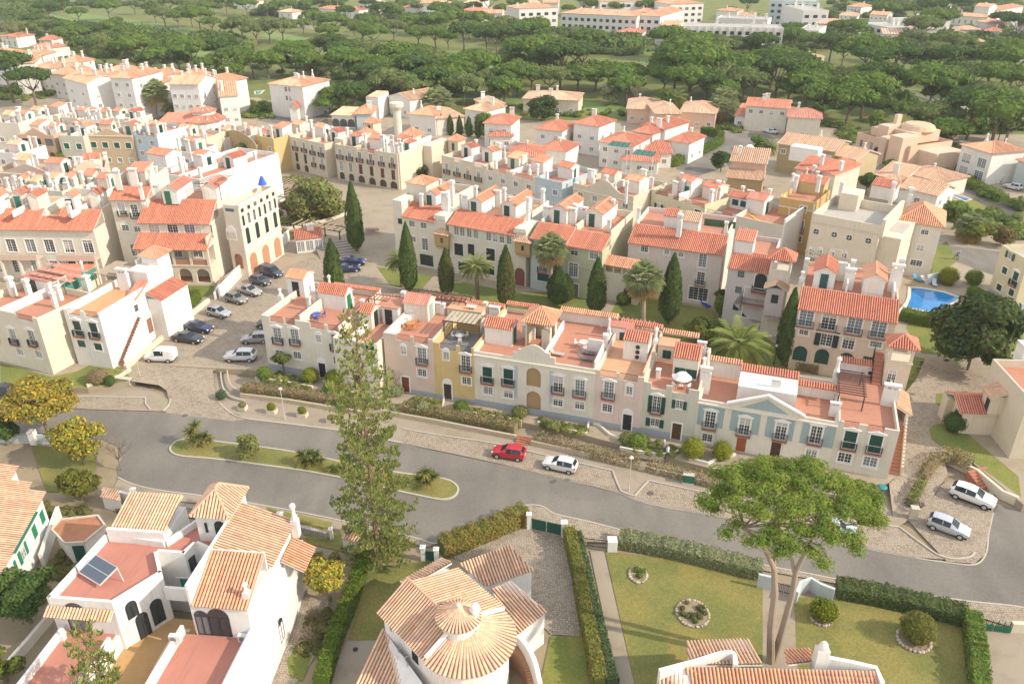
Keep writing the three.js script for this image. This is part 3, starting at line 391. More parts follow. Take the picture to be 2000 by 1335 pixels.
{
const h=new House({row:ROW1,x0:670,x1:753,off:1.3,h:6.9,T:6.3,d:13,c:K.ivory,l:'cream townhouse standing forward behind the tall conifer with round green window'});
h.wins([['gw',696,695],['gw',724,694],['o',724,711],['gw',722,677,{h:.7}],['d',697,742,{c:K.brown}]]).walls();
h.room(703,640,[731,640],2.4,2.2,'gx',{c:K.ivory,w:[['gd','right',.5,{c:K.dark}]]}).room(748,632,2.2,3,2.3,'flat',{w:[['gd','front',.4,{c:K.dark}]],rm:terracotta});h.chim(800-90,612,2,.5).chim(688,606,1.9,.5);
h.pergola(722,612,[783,618],1.6,2.2,rustw,9);const b=new MB();b.box(2.3,2.5,h.T,h.T+1.1,-9,-.25);b.build('dividing_wall',wallMat(K.white),h.t);h.chim(807,640-8,2.1,.55);
}
{
const h=new House({row:ROW1,x0:757,x1:851,h:7.9,T:6.95,d:12,c:K.peach.map((v,i)=>v*[1.0,1.12,1.25][i]),plinth:.55,l:'peach townhouse with red brown door and red terrace, left of the yellow one'});
h.wins([['a',787.5,684,{thin:1}],['d',790.7,730,{c:[.20,.05,.025]}],['f',824,695,{cur:1}],['w',824,728]]).gaps([[773,800,656],[807,835,658]],'rail').walls();
h.room(790,622,[831,634],[844,612],2.3,'gx',{c:K.ivory,mat:tileMats.pinkish,lod:1,rise:.8,w:[['gd','right',.45,{c:[.35,.4,.4]}]]});h.chim(790,600,2.3,.5).chim(856,612,1.6,.5,2);h.pergola(800,597,[915,606],2,1.6,darkwood,12);capTile(h,.2,h.W,7.8,-11.5,-12.1);
const b=new MB();b.box(.2,1.0,5.6,7.7,-7,-.4);b.build('dividing_wall',wallMat(K.white),h.t);
}
{
const h=new House({row:ROW1,x0:851,x1:928,h:7.6,T:6.65,d:12,c:K.yellow,plinth:.5,floor:mat('grey terrace paving',[.20,.19,.18],{map:TX.terrace}),l:'bright yellow townhouse with dark pergola over its grey roof terrace'});
h.wins([['a',871,695],['d',873.5,742.5,{c:[.05,.03,.025],hood:1}],['f',909.5,710],['w',911,743.6]]).gaps([[858,890,673],[897,920,677]],'rail').walls();
h.pergola(868,660,[940,666],2.6,2.4,wood,8,{t:.05});{const p=h.top(868,660,h.T),b=new MB();for(let i=0;i<7;i++)b.box(p[0]+.1+i*.58,p[0]+.55+i*.58,h.T+2.5,h.T+2.53,p[2]-2.7,p[2]+.1);b.build('reed_shade',plain([.42,.36,.27],.95),h.t);const k=new MB();k.box(p[0]+.6,p[0]+3.7,h.T,h.T+2.1,p[2]-2.75,p[2]-2.65);k.build('stone_backdrop',plain([.42,.28,.12],.95),h.t);}
h.room(868+6,622,4.6,2.2,1.4,'flat',{c:K.pale,rm:terracottaPale});h.chim(866,618,1.9,.5).chim(921,624,1.9,.5,2);capTile(h,0,h.W,7.7,-11.5,-12.1);
}
{
const h=new House({row:ROW1,x0:928,x1:1157,h:7.25,T:6.75,d:12.6,c:K.ivory,plinth:.75,cornice:6.75,floor:terracotta,l:'long ivory townhouse with gabled central bay and arched stair passage'});
h.wins([['gf',951.8,732],['gf',992.7,736],['w',953,763],['w',992.7,770],['arch',1042,737,{w:1.75,h:2.5,c:[.36,.25,.12]}],['arch',1042,785,{w:1.75,h:2.9,c:[.40,.26,.13]}],['f',1090,751],['f',1132.4,758],['w',1089.5,786],['w',1131.8,792]]);
const u=h.hit(1042,740,2,0)[0],a=u-1.9,c=u+1.9,H=h.h;h.prof=[[h.W-.003,H],[c+.6,H],[c+.6,H+.7],[c,H+.7],[c,H+1.15],[c-.5,H+1.2],[c-.9,H+1.55],[u+.5,H+1.85],[u,H+1.95],[u-.5,H+1.85],[a+.9,H+1.55],[a+.5,H+1.2],[a,H+1.15],[a,H+.7],[a-.6,H+.7],[a-.6,H],[.003,H]];h.walls();
const p=new MB();for(const s of[a-.45,c+.05])p.box(s,s+.4,1.9,6.2,.003,.05);p.build('pilaster',plain([.42,.46,.52]),h.t);
h.room(947,670,[996,683],[1006,662],2.3,'gx',{w:[['gd','right',.5,{c:[.03,.12,.08]}]],rise:.8});h.chim(949,617,2.0,.4).chim(966,620,1.6,.7,2).chim(1033,660,1.8,.8,2);
{const k=h.top(1062,682,h.T),x=k[0],z=k[2],b=new MB();b.box(x-2.3,x-2.1,h.T,h.T+3.4,z-3.4,z);b.box(x-2.1,x+.6,h.T,h.T+3.4,z-3.4,z-3.2);b.box(x+.5,x+.7,h.T,h.T+3.4,z-3.4,z-2.4);b.box(x-.3,x+.7,h.T,h.T+2.6,z-.9,z);b.box(x-.1,x+.2,h.T+2.6,h.T+3.4,z-.6,z-.2);b.box(x+.45,x+.7,h.T+2.2,h.T+3.4,z-.3,z);const r=b.build('stair_tower',wallMat(K.pale),h.t);roofForm(r,'pyr',x-2.3,x+.7,z-3.4+3.4,z-3.4,h.T+3.4,1.3,{over:.45,mat:tileMats.orange});const w=new MB();w.box(x+.75,x+.95,h.T,h.T+1.1,z-6,z+3.6);w.build('dividing_wall',wallMat(K.white),h.t);}
{const b=new MB();b.box(h.W-.25,h.W-.05,h.T,h.T+1.3,-5,-.3);b.box(h.W-2,h.W-.2,h.T,h.T+1.6,-5.2,-5);b.build('dividing_wall',wallMat(K.white),h.t);}capTile(h,h.W*.5,h.W+.2,8.2,-11.6,-12.6,tileMats.orange);{const b=new MB();b.box(h.W*.5,h.W,6.7,8.2,-12.3,-12.0);b.build('rear_wall',wallMat(K.white),h.t);}capTile(h,0,h.W*.3,8.0,-12,-12.6);
}
{
const h=new House({row:ROW2,x0:1157,x1:1249,h:7.25,T:6.35,d:12,c:K.pink,plinth:.65,floor:terracottaPale,l:'pale pink townhouse with navy front door and beige roof terrace'});
h.wins([['f',1189,762,{cur:1}],['w',1186,797],['a',1229,763],['d',1226,810,{c:K.navy,hood:1}]]).gaps([[1172,1204,732],[1210,1246,737]],'rail').walls();
h.room(1216,701,[1264,707],[1275,690],2.6,'gx',{w:[]}).room(1186,660,3,1.8,1.6,'flat',{w:[['gw','front',.7]],rm:redPaint});h.chim(1181,690,2.6,.5).chim(1278,690,3.6,.55,1).chim(1188,665,3.2,.4,1);
{const p=h.top(1238,703,h.T),b=new MB();b.box(p[0],p[0]+.8,h.T+.3,h.T+2.3,p[2]+.04,p[2]+.34);const m=b.build('air_conditioner',plain(K.ivory,.6),h.t),f=new MB();for(let i=0;i<3;i++)f.geo(new THREE.CylinderGeometry(.26,.26,.05,14),new THREE.Matrix4().makeRotationX(Math.PI/2).setPosition(p[0]+.4,h.T+.65+i*.65,p[2]+.36));f.build('fan',plain(K.iron),m);}
h.pergola(1196,655,[1275,664],2.2,1.5,plain([.42,.20,.16],.8),9);{const b=new MB();b.box(h.W-.25,h.W-.05,h.T,h.T+1.4,-9,-.3);b.build('dividing_wall',wallMat(K.peach),h.t);}capTile(h,.3,h.W,7.9,-11.2,-12);
}
{
const h=new House({row:ROW2,x0:1249,x1:1354,h:6.75,T:5.85,d:10.5,c:K.mint,plinth:.8,floor:terracotta,l:'pale green white townhouse with open dark green shutters and brown door'});
h.wins([['sf',1282.5,790,{w:.95}],['s',1327,790,{w:.8}],['s',1279,825,{w:1.0}],['d',1322,837,{c:K.brown}]]).gaps([[1272,1302,752],[1314,1346,760]],0,.7).walls();
h.room(1312,737,[1362,738],3.2,2.7,'gx',{c:K.ivory,rise:1,w:[['gw','front',.3,{v:.9}],['gw','front',.76,{v:.9}]]}).room(1283,702,2.2,2.2,1.9,'flat',{w:[['gw','front',.5,{v:.9,w:1}]],c:K.ivory,rm:terracottaPale});h.chim(1372,735,2.6,.55,1).chim(1368,700,2.3,.5,2).chim(1285,738,1.2,.45);capTile(h,.2,h.W-1.5,8.2,-9.7,-10.5,tileMats.orange);
}
{
const h=new House({row:ROW2,x0:1354,x1:1618,h:5.75,T:4.9,d:9,c:K.ivory,l:'long blue and white townhouse with pedimented upper storey and orange door',cornice:[5.3],floor:terracotta});
h.wins([['f',1387,820],['f',1454,833],['f',1525.5,842],['f',1594,849.5],['w',1381.5,855],['d',1446.7,873.4,{c:[.33,.09,.025],bare:1}],['d',1514,883.5,{c:[.06,.025,.016],bare:1}],['w',1585,885,{cur:1}]]);
const u=h.hit(1497,800,2,0)[0],q=h.hit(1418,800,2,0)[0],r=h.hit(1576,800,2,0)[0],H=h.h;h.prof=[[h.W-.003,H],[r,H],[u,H+1.75],[q,H],[.003,H]];h.walls();
{const k=new MB();k.M=new THREE.Matrix4();for(const[a,b]of[[q,u],[u,r]]){const s=a===q?1:0,sh=new THREE.Shape([[a,s?H:H+1.75],[b,s?H+1.75:H],[b,(s?H+1.75:H)+.22],[a,(s?H:H+1.75)+.22]].map(p=>new THREE.Vector2(...p)));k.geo(new THREE.ExtrudeGeometry(sh,{depth:.42,bevelEnabled:false}),new THREE.Matrix4().makeTranslation(0,0,-.22));}k.build('pediment_moulding',plain(K.white),h.t);}
{const w=[1354,1406,1430,1492,1515-18,1545,1568,1618],b=new MB(),X=x=>h.hit(x,835,2,0)[0],op=h.front.holes;const up=2.55,segs=[[.1,X(1411)],[X(1425),X(1483)],[X(1496),X(1552)],[X(1567),h.W-.05]];for(const[a,c]of segs){const sh=new THREE.Shape([[a,up],[c,up],[c,5.15],[a,5.15]].map(p=>new THREE.Vector2(...p)));sh.holes=op.filter(o=>{const p=o.getPoints(),m=p.reduce((s,v)=>s+v.x,0)/p.length,y=p.reduce((s,v)=>s+v.y,0)/p.length;return m>a&&m<c&&y>2.9;}).map(o=>{const p=o.getPoints(),x0=Math.min(...p.map(v=>v.x))-.16,x1=Math.max(...p.map(v=>v.x))+.16,y1=Math.min(5.1,Math.max(...p.map(v=>v.y))+.16);return new THREE.Path([[x0,up+.02],[x1,up+.02],[x1,y1],[x0,y1]].map(v=>new THREE.Vector2(...v)));});b.geo(new THREE.ExtrudeGeometry(sh,{depth:.025,bevelEnabled:false}),new THREE.Matrix4().makeTranslation(0,0,.003));}b.geo(new THREE.ExtrudeGeometry(new THREE.Shape([[q+1.6,H-.05],[r-1.6,H-.05],[u,H+1.35]].map(p=>new THREE.Vector2(...p))),{depth:.025,bevelEnabled:false}),new THREE.Matrix4().makeTranslation(0,0,.003));b.build('blue_panel',wallMat(K.blue),h.t);}
{const b=new MB(),x0=h.top(1436,790,H)[0],x1=h.top(1552,808,H)[0];b.box(x0,x1,h.T,7.3,-6.2,-1.6);b.build('attic_block',wallMat(K.white),h.t);capTile(h,x0-.1,x1+.1,7.35,-5.0,-6.3);const c=new MB();c.box(.25,x0,h.T,7.1,-7.2,-7);c.box(x1,h.W-.3,h.T,6.3,-6.2,-6);c.build('rear_wall',wallMat(K.white),h.t);capTile(h,.2,x0,7.1,-6.7,-7.5,tileMats.orange);capTile(h,x1,h.W,6.35,-5.5,-6.5);chimney(h.t,u+.6,-2.6,7.3,1,.5,2);}
h.chim(1374,768,3.4,.6,2).chim(1378,740,4,.5,1);
}
{
const h=new House({row:ROW2,x0:1618,x1:1733,h:6.0,T:5.2,d:14.5,c:K.mint.map((v,i)=>v*[1.12,1.06,1.08][i]),l:'corner townhouse with green shutters, wide red terrace and small belvedere tower',floor:terracotta});
h.wins([['gf',1660.5,859],['gf',1710,867],['w',1650,894,{w:1.35,h:1.2}],['w',1700,902,{w:1.35,h:1.2,cur:1}]]).gaps([[1632,1644,812],[1652,1682,817],[1697,1731,830]],'rail',.7).walls();
h.chim(1628,812,1.7,.5,2).chim(1629,752,3.8,.6,1).chim(1735,792,2.7,.8,2);h.pergola(1634,795,[1682,795],[1676,752],1.7,darkwood,11,{along:1,t:.07});
{const b=new MB(),x0=.1,x1=h.top(1703,728,h.T)[0],z=h.top(1650,728,h.T)[2];b.box(x0,x1,h.T,h.T+1.5,z-.3,z);b.build('rear_wall',wallMat(K.white),h.t);capTile(h,x0-.1,x1,h.T+1.5,z+.35,z-.75);const q=new MB();q.box(x0+3,x0+4.1,h.T+.35,h.T+1,z,z+.35);const m=q.build('air_conditioner',plain(K.ivory),h.t),f=new MB();f.geo(new THREE.CylinderGeometry(.24,.24,.05,14),new THREE.Matrix4().makeRotationX(Math.PI/2).setPosition(x0+3.45,h.T+.68,z+.36));f.build('fan',plain(K.iron),m);}
{const p=h.top(1722,752,h.T),x=p[0],z=p[2],T=h.T,b=new MB(),w=2.5;b.box(x,x+w,T,T+3.1,z-w,z);for(const[i,j]of[[0,0],[1,0],[0,1],[1,1]])b.box(x+i*(w-.3),x+i*(w-.3)+.3,T+3.1,T+5,z-j*(w-.3)-.3,z-j*(w-.3));b.box(x-.08,x+w+.08,T+3.05,T+3.2,z-w-.08,z+.08);const r=b.build('belvedere_tower',wallMat(K.cream),h.t);roofForm(r,'pyr',x,x+w,z,z-w,T+5,1.05,{over:.35});opening({parent:r,M:new THREE.Matrix4().makeTranslation(x,T,z)},w*.32,1.1,'pf',{bare:1,w:.9});const s=new MB();for(let i=0;i<9;i++)s.box(x-1.05,x-.1,T,T+.2+i*.33,z-.1-i*.34,z+.24-i*.34);s.build('stair',terracotta,h.t);const l=new MB();for(let i=0;i<10;i++)l.box(x-1.15,x-1.11,T,T+1+i*.33,z-i*.34-.02,z-i*.34+.02);l.build('railing',plain(K.iron),h.t);}
{const W=h.W,b=new MB();for(let i=0;i<14;i++)b.box(W+.05,W+1.25,0,.25+i*.26,-6.3-.28+i*-.0-(i)*.3+5.2,-6.3+5.2-i*.3);b.build('outside_stair',terracotta,h.t);const c=new MB();for(let i=0;i<14;i++)c.box(W+1.26,W+1.46,0,1.15+i*.26,-1.38-i*.3,-1.08-i*.3);c.box(W+1.26,W+1.46,0,4.9,-9.4,-5.58);c.box(W+.02,W+1.26,3.4,3.6,-9.4,-5.6);c.build('stair_wall',wallMat(K.cream),h.t);tileRoof(h.t,[[W+1.7,5.0,-5.2],[W+1.7,5.0,-10],[W,5.9,-10],[W,5.9,-5.2]],[1,0,0],{mat:tileMats.orange});const g=new MB();g.box(W+1.22,W+1.5,3.6,5.0,-5.7,-5.4);g.build('post',wallMat(K.white),h.t);}
}
// ---------- the second row, across the garden
const hut=(h,px,py,px2,py2,d,dc,o={})=>h.room(px,py,[px2,py2],d,o.ht??2.2,'gz',{mat:tileMats.orange,lod:1,rise:.75,w:[['gd','front',o.f??.35,{c:dc??[.02,.09,.06],w:.95}]],...o});
const oriel=(h,px,py,w,ht,c)=>{const p=h.hit(px,py,2,.5),b=new MB();b.box(p[0]-w/2,p[0]+w/2,p[1]-ht/2,p[1]+ht/2,-.1,.75);b.box(p[0]-w/2+.1,p[0]+w/2-.1,p[1]-ht/2-.5,p[1]-ht/2,-.1,.5);const r=b.build('oriel',wallMat(c),h.t),y=p[1]+ht/2;tileRoof(r,[[p[0]-w/2-.25,y,1],[p[0]+w/2+.25,y,1],[p[0]+.3,y+.8,0],[p[0]-.3,y+.8,0]],[0,0,1],{mat:tileMats.tan});tileRoof(r,[[p[0]+w/2+.25,y,1],[p[0]+w/2+.25,y,0],[p[0]+.3,y+.8,0]],[1,0,0],{mat:tileMats.tan,lod:1});tileRoof(r,[[p[0]-w/2-.25,y,0],[p[0]-w/2-.25,y,1],[p[0]-.3,y+.8,0]],[-1,0,0],{mat:tileMats.tan,lod:1});opening({parent:r,M:new THREE.Matrix4().makeTranslation(p[0],p[1],.75)},.1,0,'p',{w:.4,h:.8,dark:1,bare:1});};
const ROWJ=new Row([785,421],[1175,487],8.5);
{
const h=new House({row:ROWJ,x0:768,x1:850,h:8.5,d:13,c:K.ivory,l:'ivory townhouse with short tiled eave at left end of the garden row',floor:terracottaPale});
h.wins([['w',804,437],['w',827,440.5],['f',829.6,477,{bal:0,noped:1}],['w',806,467],['pf',833,508,{dark:1,w:2.6,h:2.0,bare:1}],['p',781,432,{dark:1}],['p',781,406,{h:1.1,dark:1}]]);
const a=h.hit(786,421,2,0)[0];h.front.holes.splice(6);h.eaves(3.4,1.5,{a,par:1.0});hut(h,832,404,856,405,6,[.02,.09,.06]).room(795,392,4,4,3.2,'pyr',{c:K.ivory,mat:tileMats.orange,lod:1,rise:1});h.chim(824,405,2.4,.55).chim(870,412,3.2,.7,2).chim(884,402,4.4,.6).chim(860,380,2.8,.5);
const p=h.top(868,412,h.T);{const b=new MB();b.box(h.W-.15,h.W+1.9,0,9.6,-5,.004);b.box(h.W-.25,h.W+2,9.0,9.25,-.1,.12);b.build('stair_bay',wallMat(K.ivory),h.t);}oriel(h,863,468,2.6,2.0,K.ochre);
}
{
const h=new House({row:ROWJ,x0:876,x1:1006,h:8.5,d:13,c:K.ivory,l:'ivory townhouse with eight small arched windows below a long tiled eave',floor:terracottaPale});
for(const[x,y]of[[891,449],[902.5,450],[916,452],[929,454],[954,457],[966.7,459],[980,461],[993.8,462.5]])h.win('aw',x,y+1,{w:.85,h:1.5,thin:1});
h.wins([['pf',896,487,{dark:1,w:1.7,h:2.1}],['p',920,488,{dark:1,w:1.2,h:2}],['pf',958,497,{dark:1,w:1.6,h:2.1}],['gw',955,527,{w:2,h:1.6}],['gw',905,520,{w:2,h:1.6}]]);
h.eaves(3.4,1.5,{par:.35});hut(h,917,417,946,418,7);hut(h,981,425,1008,428,7,[.02,.07,.05]);h.chim(909,412,2.8,.6,2).chim(972,405,3,.6,2).chim(985,400,3,.5).chim(1031,432,4.0,.55).chim(1000,412,2.4,.6,2).chim(962,400,2.6,.5).chim(930,396,3,.5);
{const b=new MB();b.box(h.W-.15,h.W+1.9,0,9.6,-5,.004);b.box(h.W-.25,h.W+2,9.0,9.25,-.1,.12);b.build('stair_bay',wallMat(K.ivory),h.t);}oriel(h,1021,483,2.6,2.0,K.ochre);opening({...h.front,hole:false},h.W+.85,1.6,'arch',{w:1.7,h:3,c:[.22,.07,.05]});
}
{
const h=new House({row:ROWJ,x0:1037,x1:1107,h:8.5,d:13,c:K.ice,l:'pale blue townhouse behind the left fan palm in the garden row',floor:terracotta});
h.wins([['f',1059,518,{noped:1}],['f',1088,516,{noped:1}],['gw',1061,541,{w:2.1,h:1.4,c:[.02,.08,.09]}],['w',1060,486],['w',1092,491]]);h.eaves(3.4,1.5,{par:.3});hut(h,1077,434,1107,438,7);h.chim(1070,428,2.2,.8,2).chim(1116,436,2.6,.8,2).chim(1122,428,2.6,.6).chim(1060,408,3.5,.55);
}
{
const h=new House({row:ROWJ,x0:1107,x1:1177,h:8.3,d:14,c:K.sage,l:'sage green townhouse with plain dark windows in the garden row',floor:terracotta});
h.wins([['p',1121.6,489,{w:1.25,h:1.25}],['w',1160,494,{w:1.4,h:1.3,cur:1}],['pf',1119.6,527,{w:1.5,h:2.3}],['d',1124,560,{c:[.2,.2,.2],w:1}]]);h.eaves(3.4,1.4,{par:.6,uc:K.cream});{const b=new MB();b.box(0,h.W,5.0,5.15,0,.1);b.build('string_course',wallMat(K.sage),h.t);}hut(h,1144,441,1176,446,7);h.chim(1137,434,2.6,.8,2).chim(1189,452,2.0,.5).chim(1196,426,3.2,.5).chim(1222,398,4,.4);h.rwin('p',1192,482,{h:1});
const b=new MB();b.box(h.W,h.W+5.6,0,4.6,-2.6,-1.2);const r=b.build('linking_passage',wallMat(K.ivory),h.t);roofForm(r,'shed',h.W,h.W+5.6,-1.2,-2.6,4.6+1.2,.9,{mat:tileMats.orange});const c=new MB();c.box(h.W,h.W+5.6,4.6,5.85,-2.6,-2.4);for(let i=0;i<5;i++)c.box(h.W+i*1.35,h.W+.25+i*1.35,4.6,5.85,-1.4,-1.2);c.build('colonnade',wallMat(K.cream),h.t);opening({parent:h.t,M:new THREE.Matrix4().makeTranslation(h.W,0,-1.19)},4,1.4,'arch',{w:1.3,h:2.6,c:[.06,.04,.03]});
}
{
const h=new House({L:[1228,472],R:[1412,497],h:8.5,d:12,c:K.pink.map((v,i)=>v*[1,1.08,1.12][i]),l:'pale pink house with long tiled eave behind the right fan palm',floor:terracotta});
h.wins([['w',1258.7,486],['w',1302.5,492,{w:.8,h:.9}],['w',1330,496,{w:.8,h:.9}],['f',1372.5,509,{bal:0,noped:1}],['f',1368.7,544,{noped:1}],['f',1363.7,574,{w:2.9,h:2.1,bal:0,noped:1}]]);h.eaves(3.8,1.7,{par:.3});h.room(1296,445,[1320,449],3,2.0,'gx',{lod:0}).room(1331,454,[1362,459],2.6,1.9,'shed',{mat:tileMats.tan});h.chim(1325,462,3.6,.7).chim(1246,436,2.6,.5);{const p=h.top(1366,455,h.T),b=new MB();b.box(p[0],p[0]+4.8,h.T+.02,h.T+1.1,p[2]-4,p[2]-3.9);b.build('green_screen',plain([.05,.12,.06],.9),h.t);}h.chim(1416,462,2.4,.5);
}
{
const h=new House({L:[1423,521],R:[1506,533],h:9,d:10,c:K.lilac,l:'pale lilac townhouse with dark arched balcony window and roofed corner turret',floor:terracotta});
h.wins([['p',1448,532,{dark:1}],['aw',1486.5,545,{w:1.6,h:2.6,dark:1,bal:1,bd:.9}],['p',1442.6,566,{dark:1}],['p',1437.8,600,{dark:1}],['pf',1479.7,578,{w:3.6,h:2.2,dark:1,bal:1,bd:.8,bc:[.42,.2,.15]}],['pf',1476,608,{w:3.6,h:2.2,dark:1}]]);h.eaves(3.2,1.4,{par:.2});h.room(1432,497,[1468,502],3,2.2,'shed',{mat:tileMats.red,lod:1});
{const x=h.W-.2,b=new MB(),w=2.7;b.box(x,x+w,0,9.9,-w+.8,.8);for(const[i,j]of[[0,0],[1,0],[0,1],[1,1]])b.box(x+i*(w-.3),x+i*(w-.3)+.3,9.9,11.4,.8-j*(w-.3)-.3,.8-j*(w-.3));const r=b.build('corner_turret',wallMat(K.ivory),h.t);roofForm(r,'pyr',x,x+w,.8,.8-w,11.4,1.25,{over:.4});const q=new MB();q.box(x+.2,x+2.5,3.6,7.7,.8,2.1);q.box(x+.5,x+2.2,2.9,3.6,.8,1.7);const s=q.build('oriel',wallMat(K.lilac),r);roofForm(r,'gz',x+.2,x+2.5,2.1,.8,7.7,.8,{over:.4,mat:tileMats.tan,lod:1});opening({parent:r,M:new THREE.Matrix4().makeTranslation(x,0,2.1)},1.35,6.2,'p',{dark:1,w:.9,h:1.2});}
}
{
const h=new House({L:[1560,600],R:[1752,629],h:8.8,d:12.5,c:K.peach.map((v,i)=>v*[1,1.1,1.12][i]),l:'peach house with broad striped tiled eave and green arched ground floor shutters',floor:terracotta});
h.wins([['f',1576,616,{w:1.7,noped:1}],['f',1621,620,{w:1.7,noped:1}],['f',1670.5,631,{w:1.7,noped:1,cur:1}],['f',1717.8,637,{w:1.7,noped:1,cur:1}],['w',1570.5,647],['sf',1615,661,{bal:0,w:1.4,c:[.02,.04,.04],noped:1}],['f',1658.4,667,{w:1.4,bal:0,noped:1}],['w',1711.8,670,{w:1.4,h:1.2}],['gf',1563,690,{w:1.7,bal:0,noped:1,nobar:1,arch:1,bare:1}],['gf',1605.7,696,{w:1.7,bal:0,noped:1,nobar:1,arch:1,bare:1}],['gw',1654,699,{w:1.8,h:1.5,arch:1,bare:1}],['gw',1695.5,704,{w:1.2,h:1.1,bare:1}]]);
{const b=new MB();b.box(0,h.W,5.85,6.05,0,.12);b.build('string_course',plain(K.ivory),h.t);}h.eaves(3.4,1.5,{par:.1,sink:.45});hut(h,1586,562,1627,567,4.6,[.02,.09,.09],{mat:tileMats.red,ht:2.3,f:.5});hut(h,1682,577,1723,581,4.6,K.ivory,{mat:tileMats.orange,ht:2.3,f:.5});
h.chim(1564,556,2.0,.6,1).chim(1572,537,2.4,.5).chim(1655,566,3.0,.6,2).chim(1659,552,3.2,.5).chim(1744,570,3.8,.7,2).chim(1752,552,3.4,.6).chim(1640,548,2.6,.5,2);h.box('dividing_wall',1650,575,.22,7,1.6);h.box('dividing_wall',1742,590,.22,7,1.5);
{const p=h.top(1706,600,8),b=new MB();b.box(h.W-.2,h.W+.1,4,9.4,-4,-3.4);b.build('buttress',wallMat(K.ivory),h.t);}
}
// ---------- further rows
const grid=(h,cols,rows,type,o={})=>{for(let j=0;j<rows;j++)for(let i=0;i<cols;i++)if(!(o.skip??[]).includes(j*cols+i)){const q=o.types?.[j]??type;opening(h.front,h.W*(i+.5)/cols+(o.dx??0),(o.y0??1.6)+j*(o.dy??2.8),q,{noped:1,...(h.flat||o.flat?{}:{}),...(o.o?.[j]??{})});}return h;};
const gridR=(h,cols,rows,type,o={})=>{for(let j=0;j<rows;j++)for(let i=0;i<cols;i++)opening(h.right,h.d*(i+.5)/cols,(o.y0??1.6)+j*(o.dy??2.8),type,{noped:1,bal:0,thin:1,...(o.o??{})});return h;};
const DOORC=[[.02,.09,.06],[.03,.16,.12],[.01,.06,.05],K.ivory];
function clutter(h,n=2,c=4,o={}){
const{W,d:D,T}=h;
for(let i=0;i<n;i++){const w=Math.min(3.2,W/n*.5),x=W*(i+rr(.2,.35))/n,z=-rr(.28,.5)*D,dd=rr(2.2,3.6),b=new MB(),y=T,ht=rr(2.1,2.5),k=pick(o.kinds??['gx','gx','gz','shed']);b.box(x,x+w,y,y+ht,z-dd,z);gableWalls(b,k,x,x+w,z,z-dd,y+ht,.7);const r=b.build('roof_room',wallMat(pick([K.white,K.white,K.ivory])),h.t);roofForm(r,k,x,x+w,z,z-dd,y+ht,.7,{over:.12,lod:1,mat:pick([tileMats.red,tileMats.orange,tileMats.red])});const f=k==='gx'?new THREE.Matrix4().makeRotationY(Math.PI/2).setPosition(x+w,y,z):new THREE.Matrix4().makeTranslation(x,y,z);opening({parent:r,M:f},(k==='gx'?dd:w)*.45,1.05,'gd',{bare:1,bal:0,c:pick(DOORC)});}
for(let i=0;i<c;i++)chimney(h.t,W*(i+rr(.1,.9))/c,-rr(.1,.9)*D,T,rr(2.0,3.6),rr(.4,.65),pick([0,0,1,2]));
if(rnd()<.6){const b=new MB(),x=W*rr(.2,.8),z=-D*rr(.3,.8),y=T+rr(3,4.2);b.tube([[x,T,z],[x,y,z]],.03,.03,4);for(let i=0;i<4;i++)b.tube([[x-.45+i*.08,y-i*.16,z],[x+.45-i*.08,y-i*.16,z]],.02,.02,3);b.build('antenna',plain(K.steel,.4),h.t);}
for(let i=1;i<(o.p??n);i++){const b=new MB(),x=W*i/(o.p??n);b.box(x-.1,x+.1,T,T+rr(.9,1.6),-D+.3,-.3);b.build('dividing_wall',wallMat(K.white),h.t);}return h;
}
const terr=({gaps,gk,...o},cols,rows,type,g={},n=2,c=4)=>{const h=new House({d:11,...o});grid(h,cols,rows,type,g);if(gaps)h.gaps(gaps,gk??'rail',.75);h.walls();return clutter(h,n,c,o.cl);};
const ROWP=new Row([862,303],[1100,357],7.2);
terr({row:ROWP,x0:862,x1:945,h:7.2,c:K.pale,l:'grey cream balustraded townhouse with paired long balconies behind the huts',gaps:[[886,902,311],[926,944,319]],gk:'bal'},4,2,'f',{y0:1.6,dy:3.0,types:['w','f'],o:[{thin:1},{bw:.45,w:1}]},2,4);
terr({row:ROWP,x0:945,x1:1046,h:7,c:K.ivory.map(v=>v*.93),l:'cream townhouse with plain white windows between the balustrade and blue house',gaps:[[950,962,328],[972,988,333],[1000,1040,340]]},4,2,'w',{y0:2.0,dy:2.7},2,4);
terr({row:ROWP,x0:1046,x1:1098,h:7.2,c:K.sky,d:12,l:'ice blue townhouse with one roof hut and sunlit side wall',cl:{kinds:['gx']}},2,2,'w',{y0:2.2,dy:2.7},1,2);
{
const h=new House({L:[1120,357],R:[1238,384],h:7.4,d:12,c:K.pale,l:'pale yellow townhouse with curved shaped gable',floor:terracotta});grid(h,4,2,'w',{y0:2.4,dy:2.9});
const W=h.W,H=7.4,cv=[];for(let i=0;i<=16;i++){const t=i/16;cv.push([W*(.80-.56*t),H+1.9*Math.pow(Math.sin(Math.PI*t),1.6)]);}h.prof=[[W-.003,H],...cv,[.003,H]];h.cornice=6.3;h.walls();clutter(h,2,6,{kinds:['gx']});
}
{
const h=new House({L:[1273,369],R:[1378,400],h:7.6,d:12,c:K.pale.map((v,i)=>v*[1,1.03,.9][i]),l:'pale olive townhouse with green shutters and glazed terrace wall',floor:terracotta});h.wins([['s',1287,403],['p',1325,409,{w:.4,h:1.3,bare:1}],['gw',1363,417,{w:1.5,h:1.4}],['w',1287,428]]).gaps([[1280,1305,377],[1315,1341,387],[1350,1376,396]],'rail').walls();h.room(1329,382,[1350,387],3,3,'gx',{w:[['gd','front',.6,{c:[.02,.16,.12]}]],mat:tileMats.pinkish,lod:1});clutter(h,2,6);
}
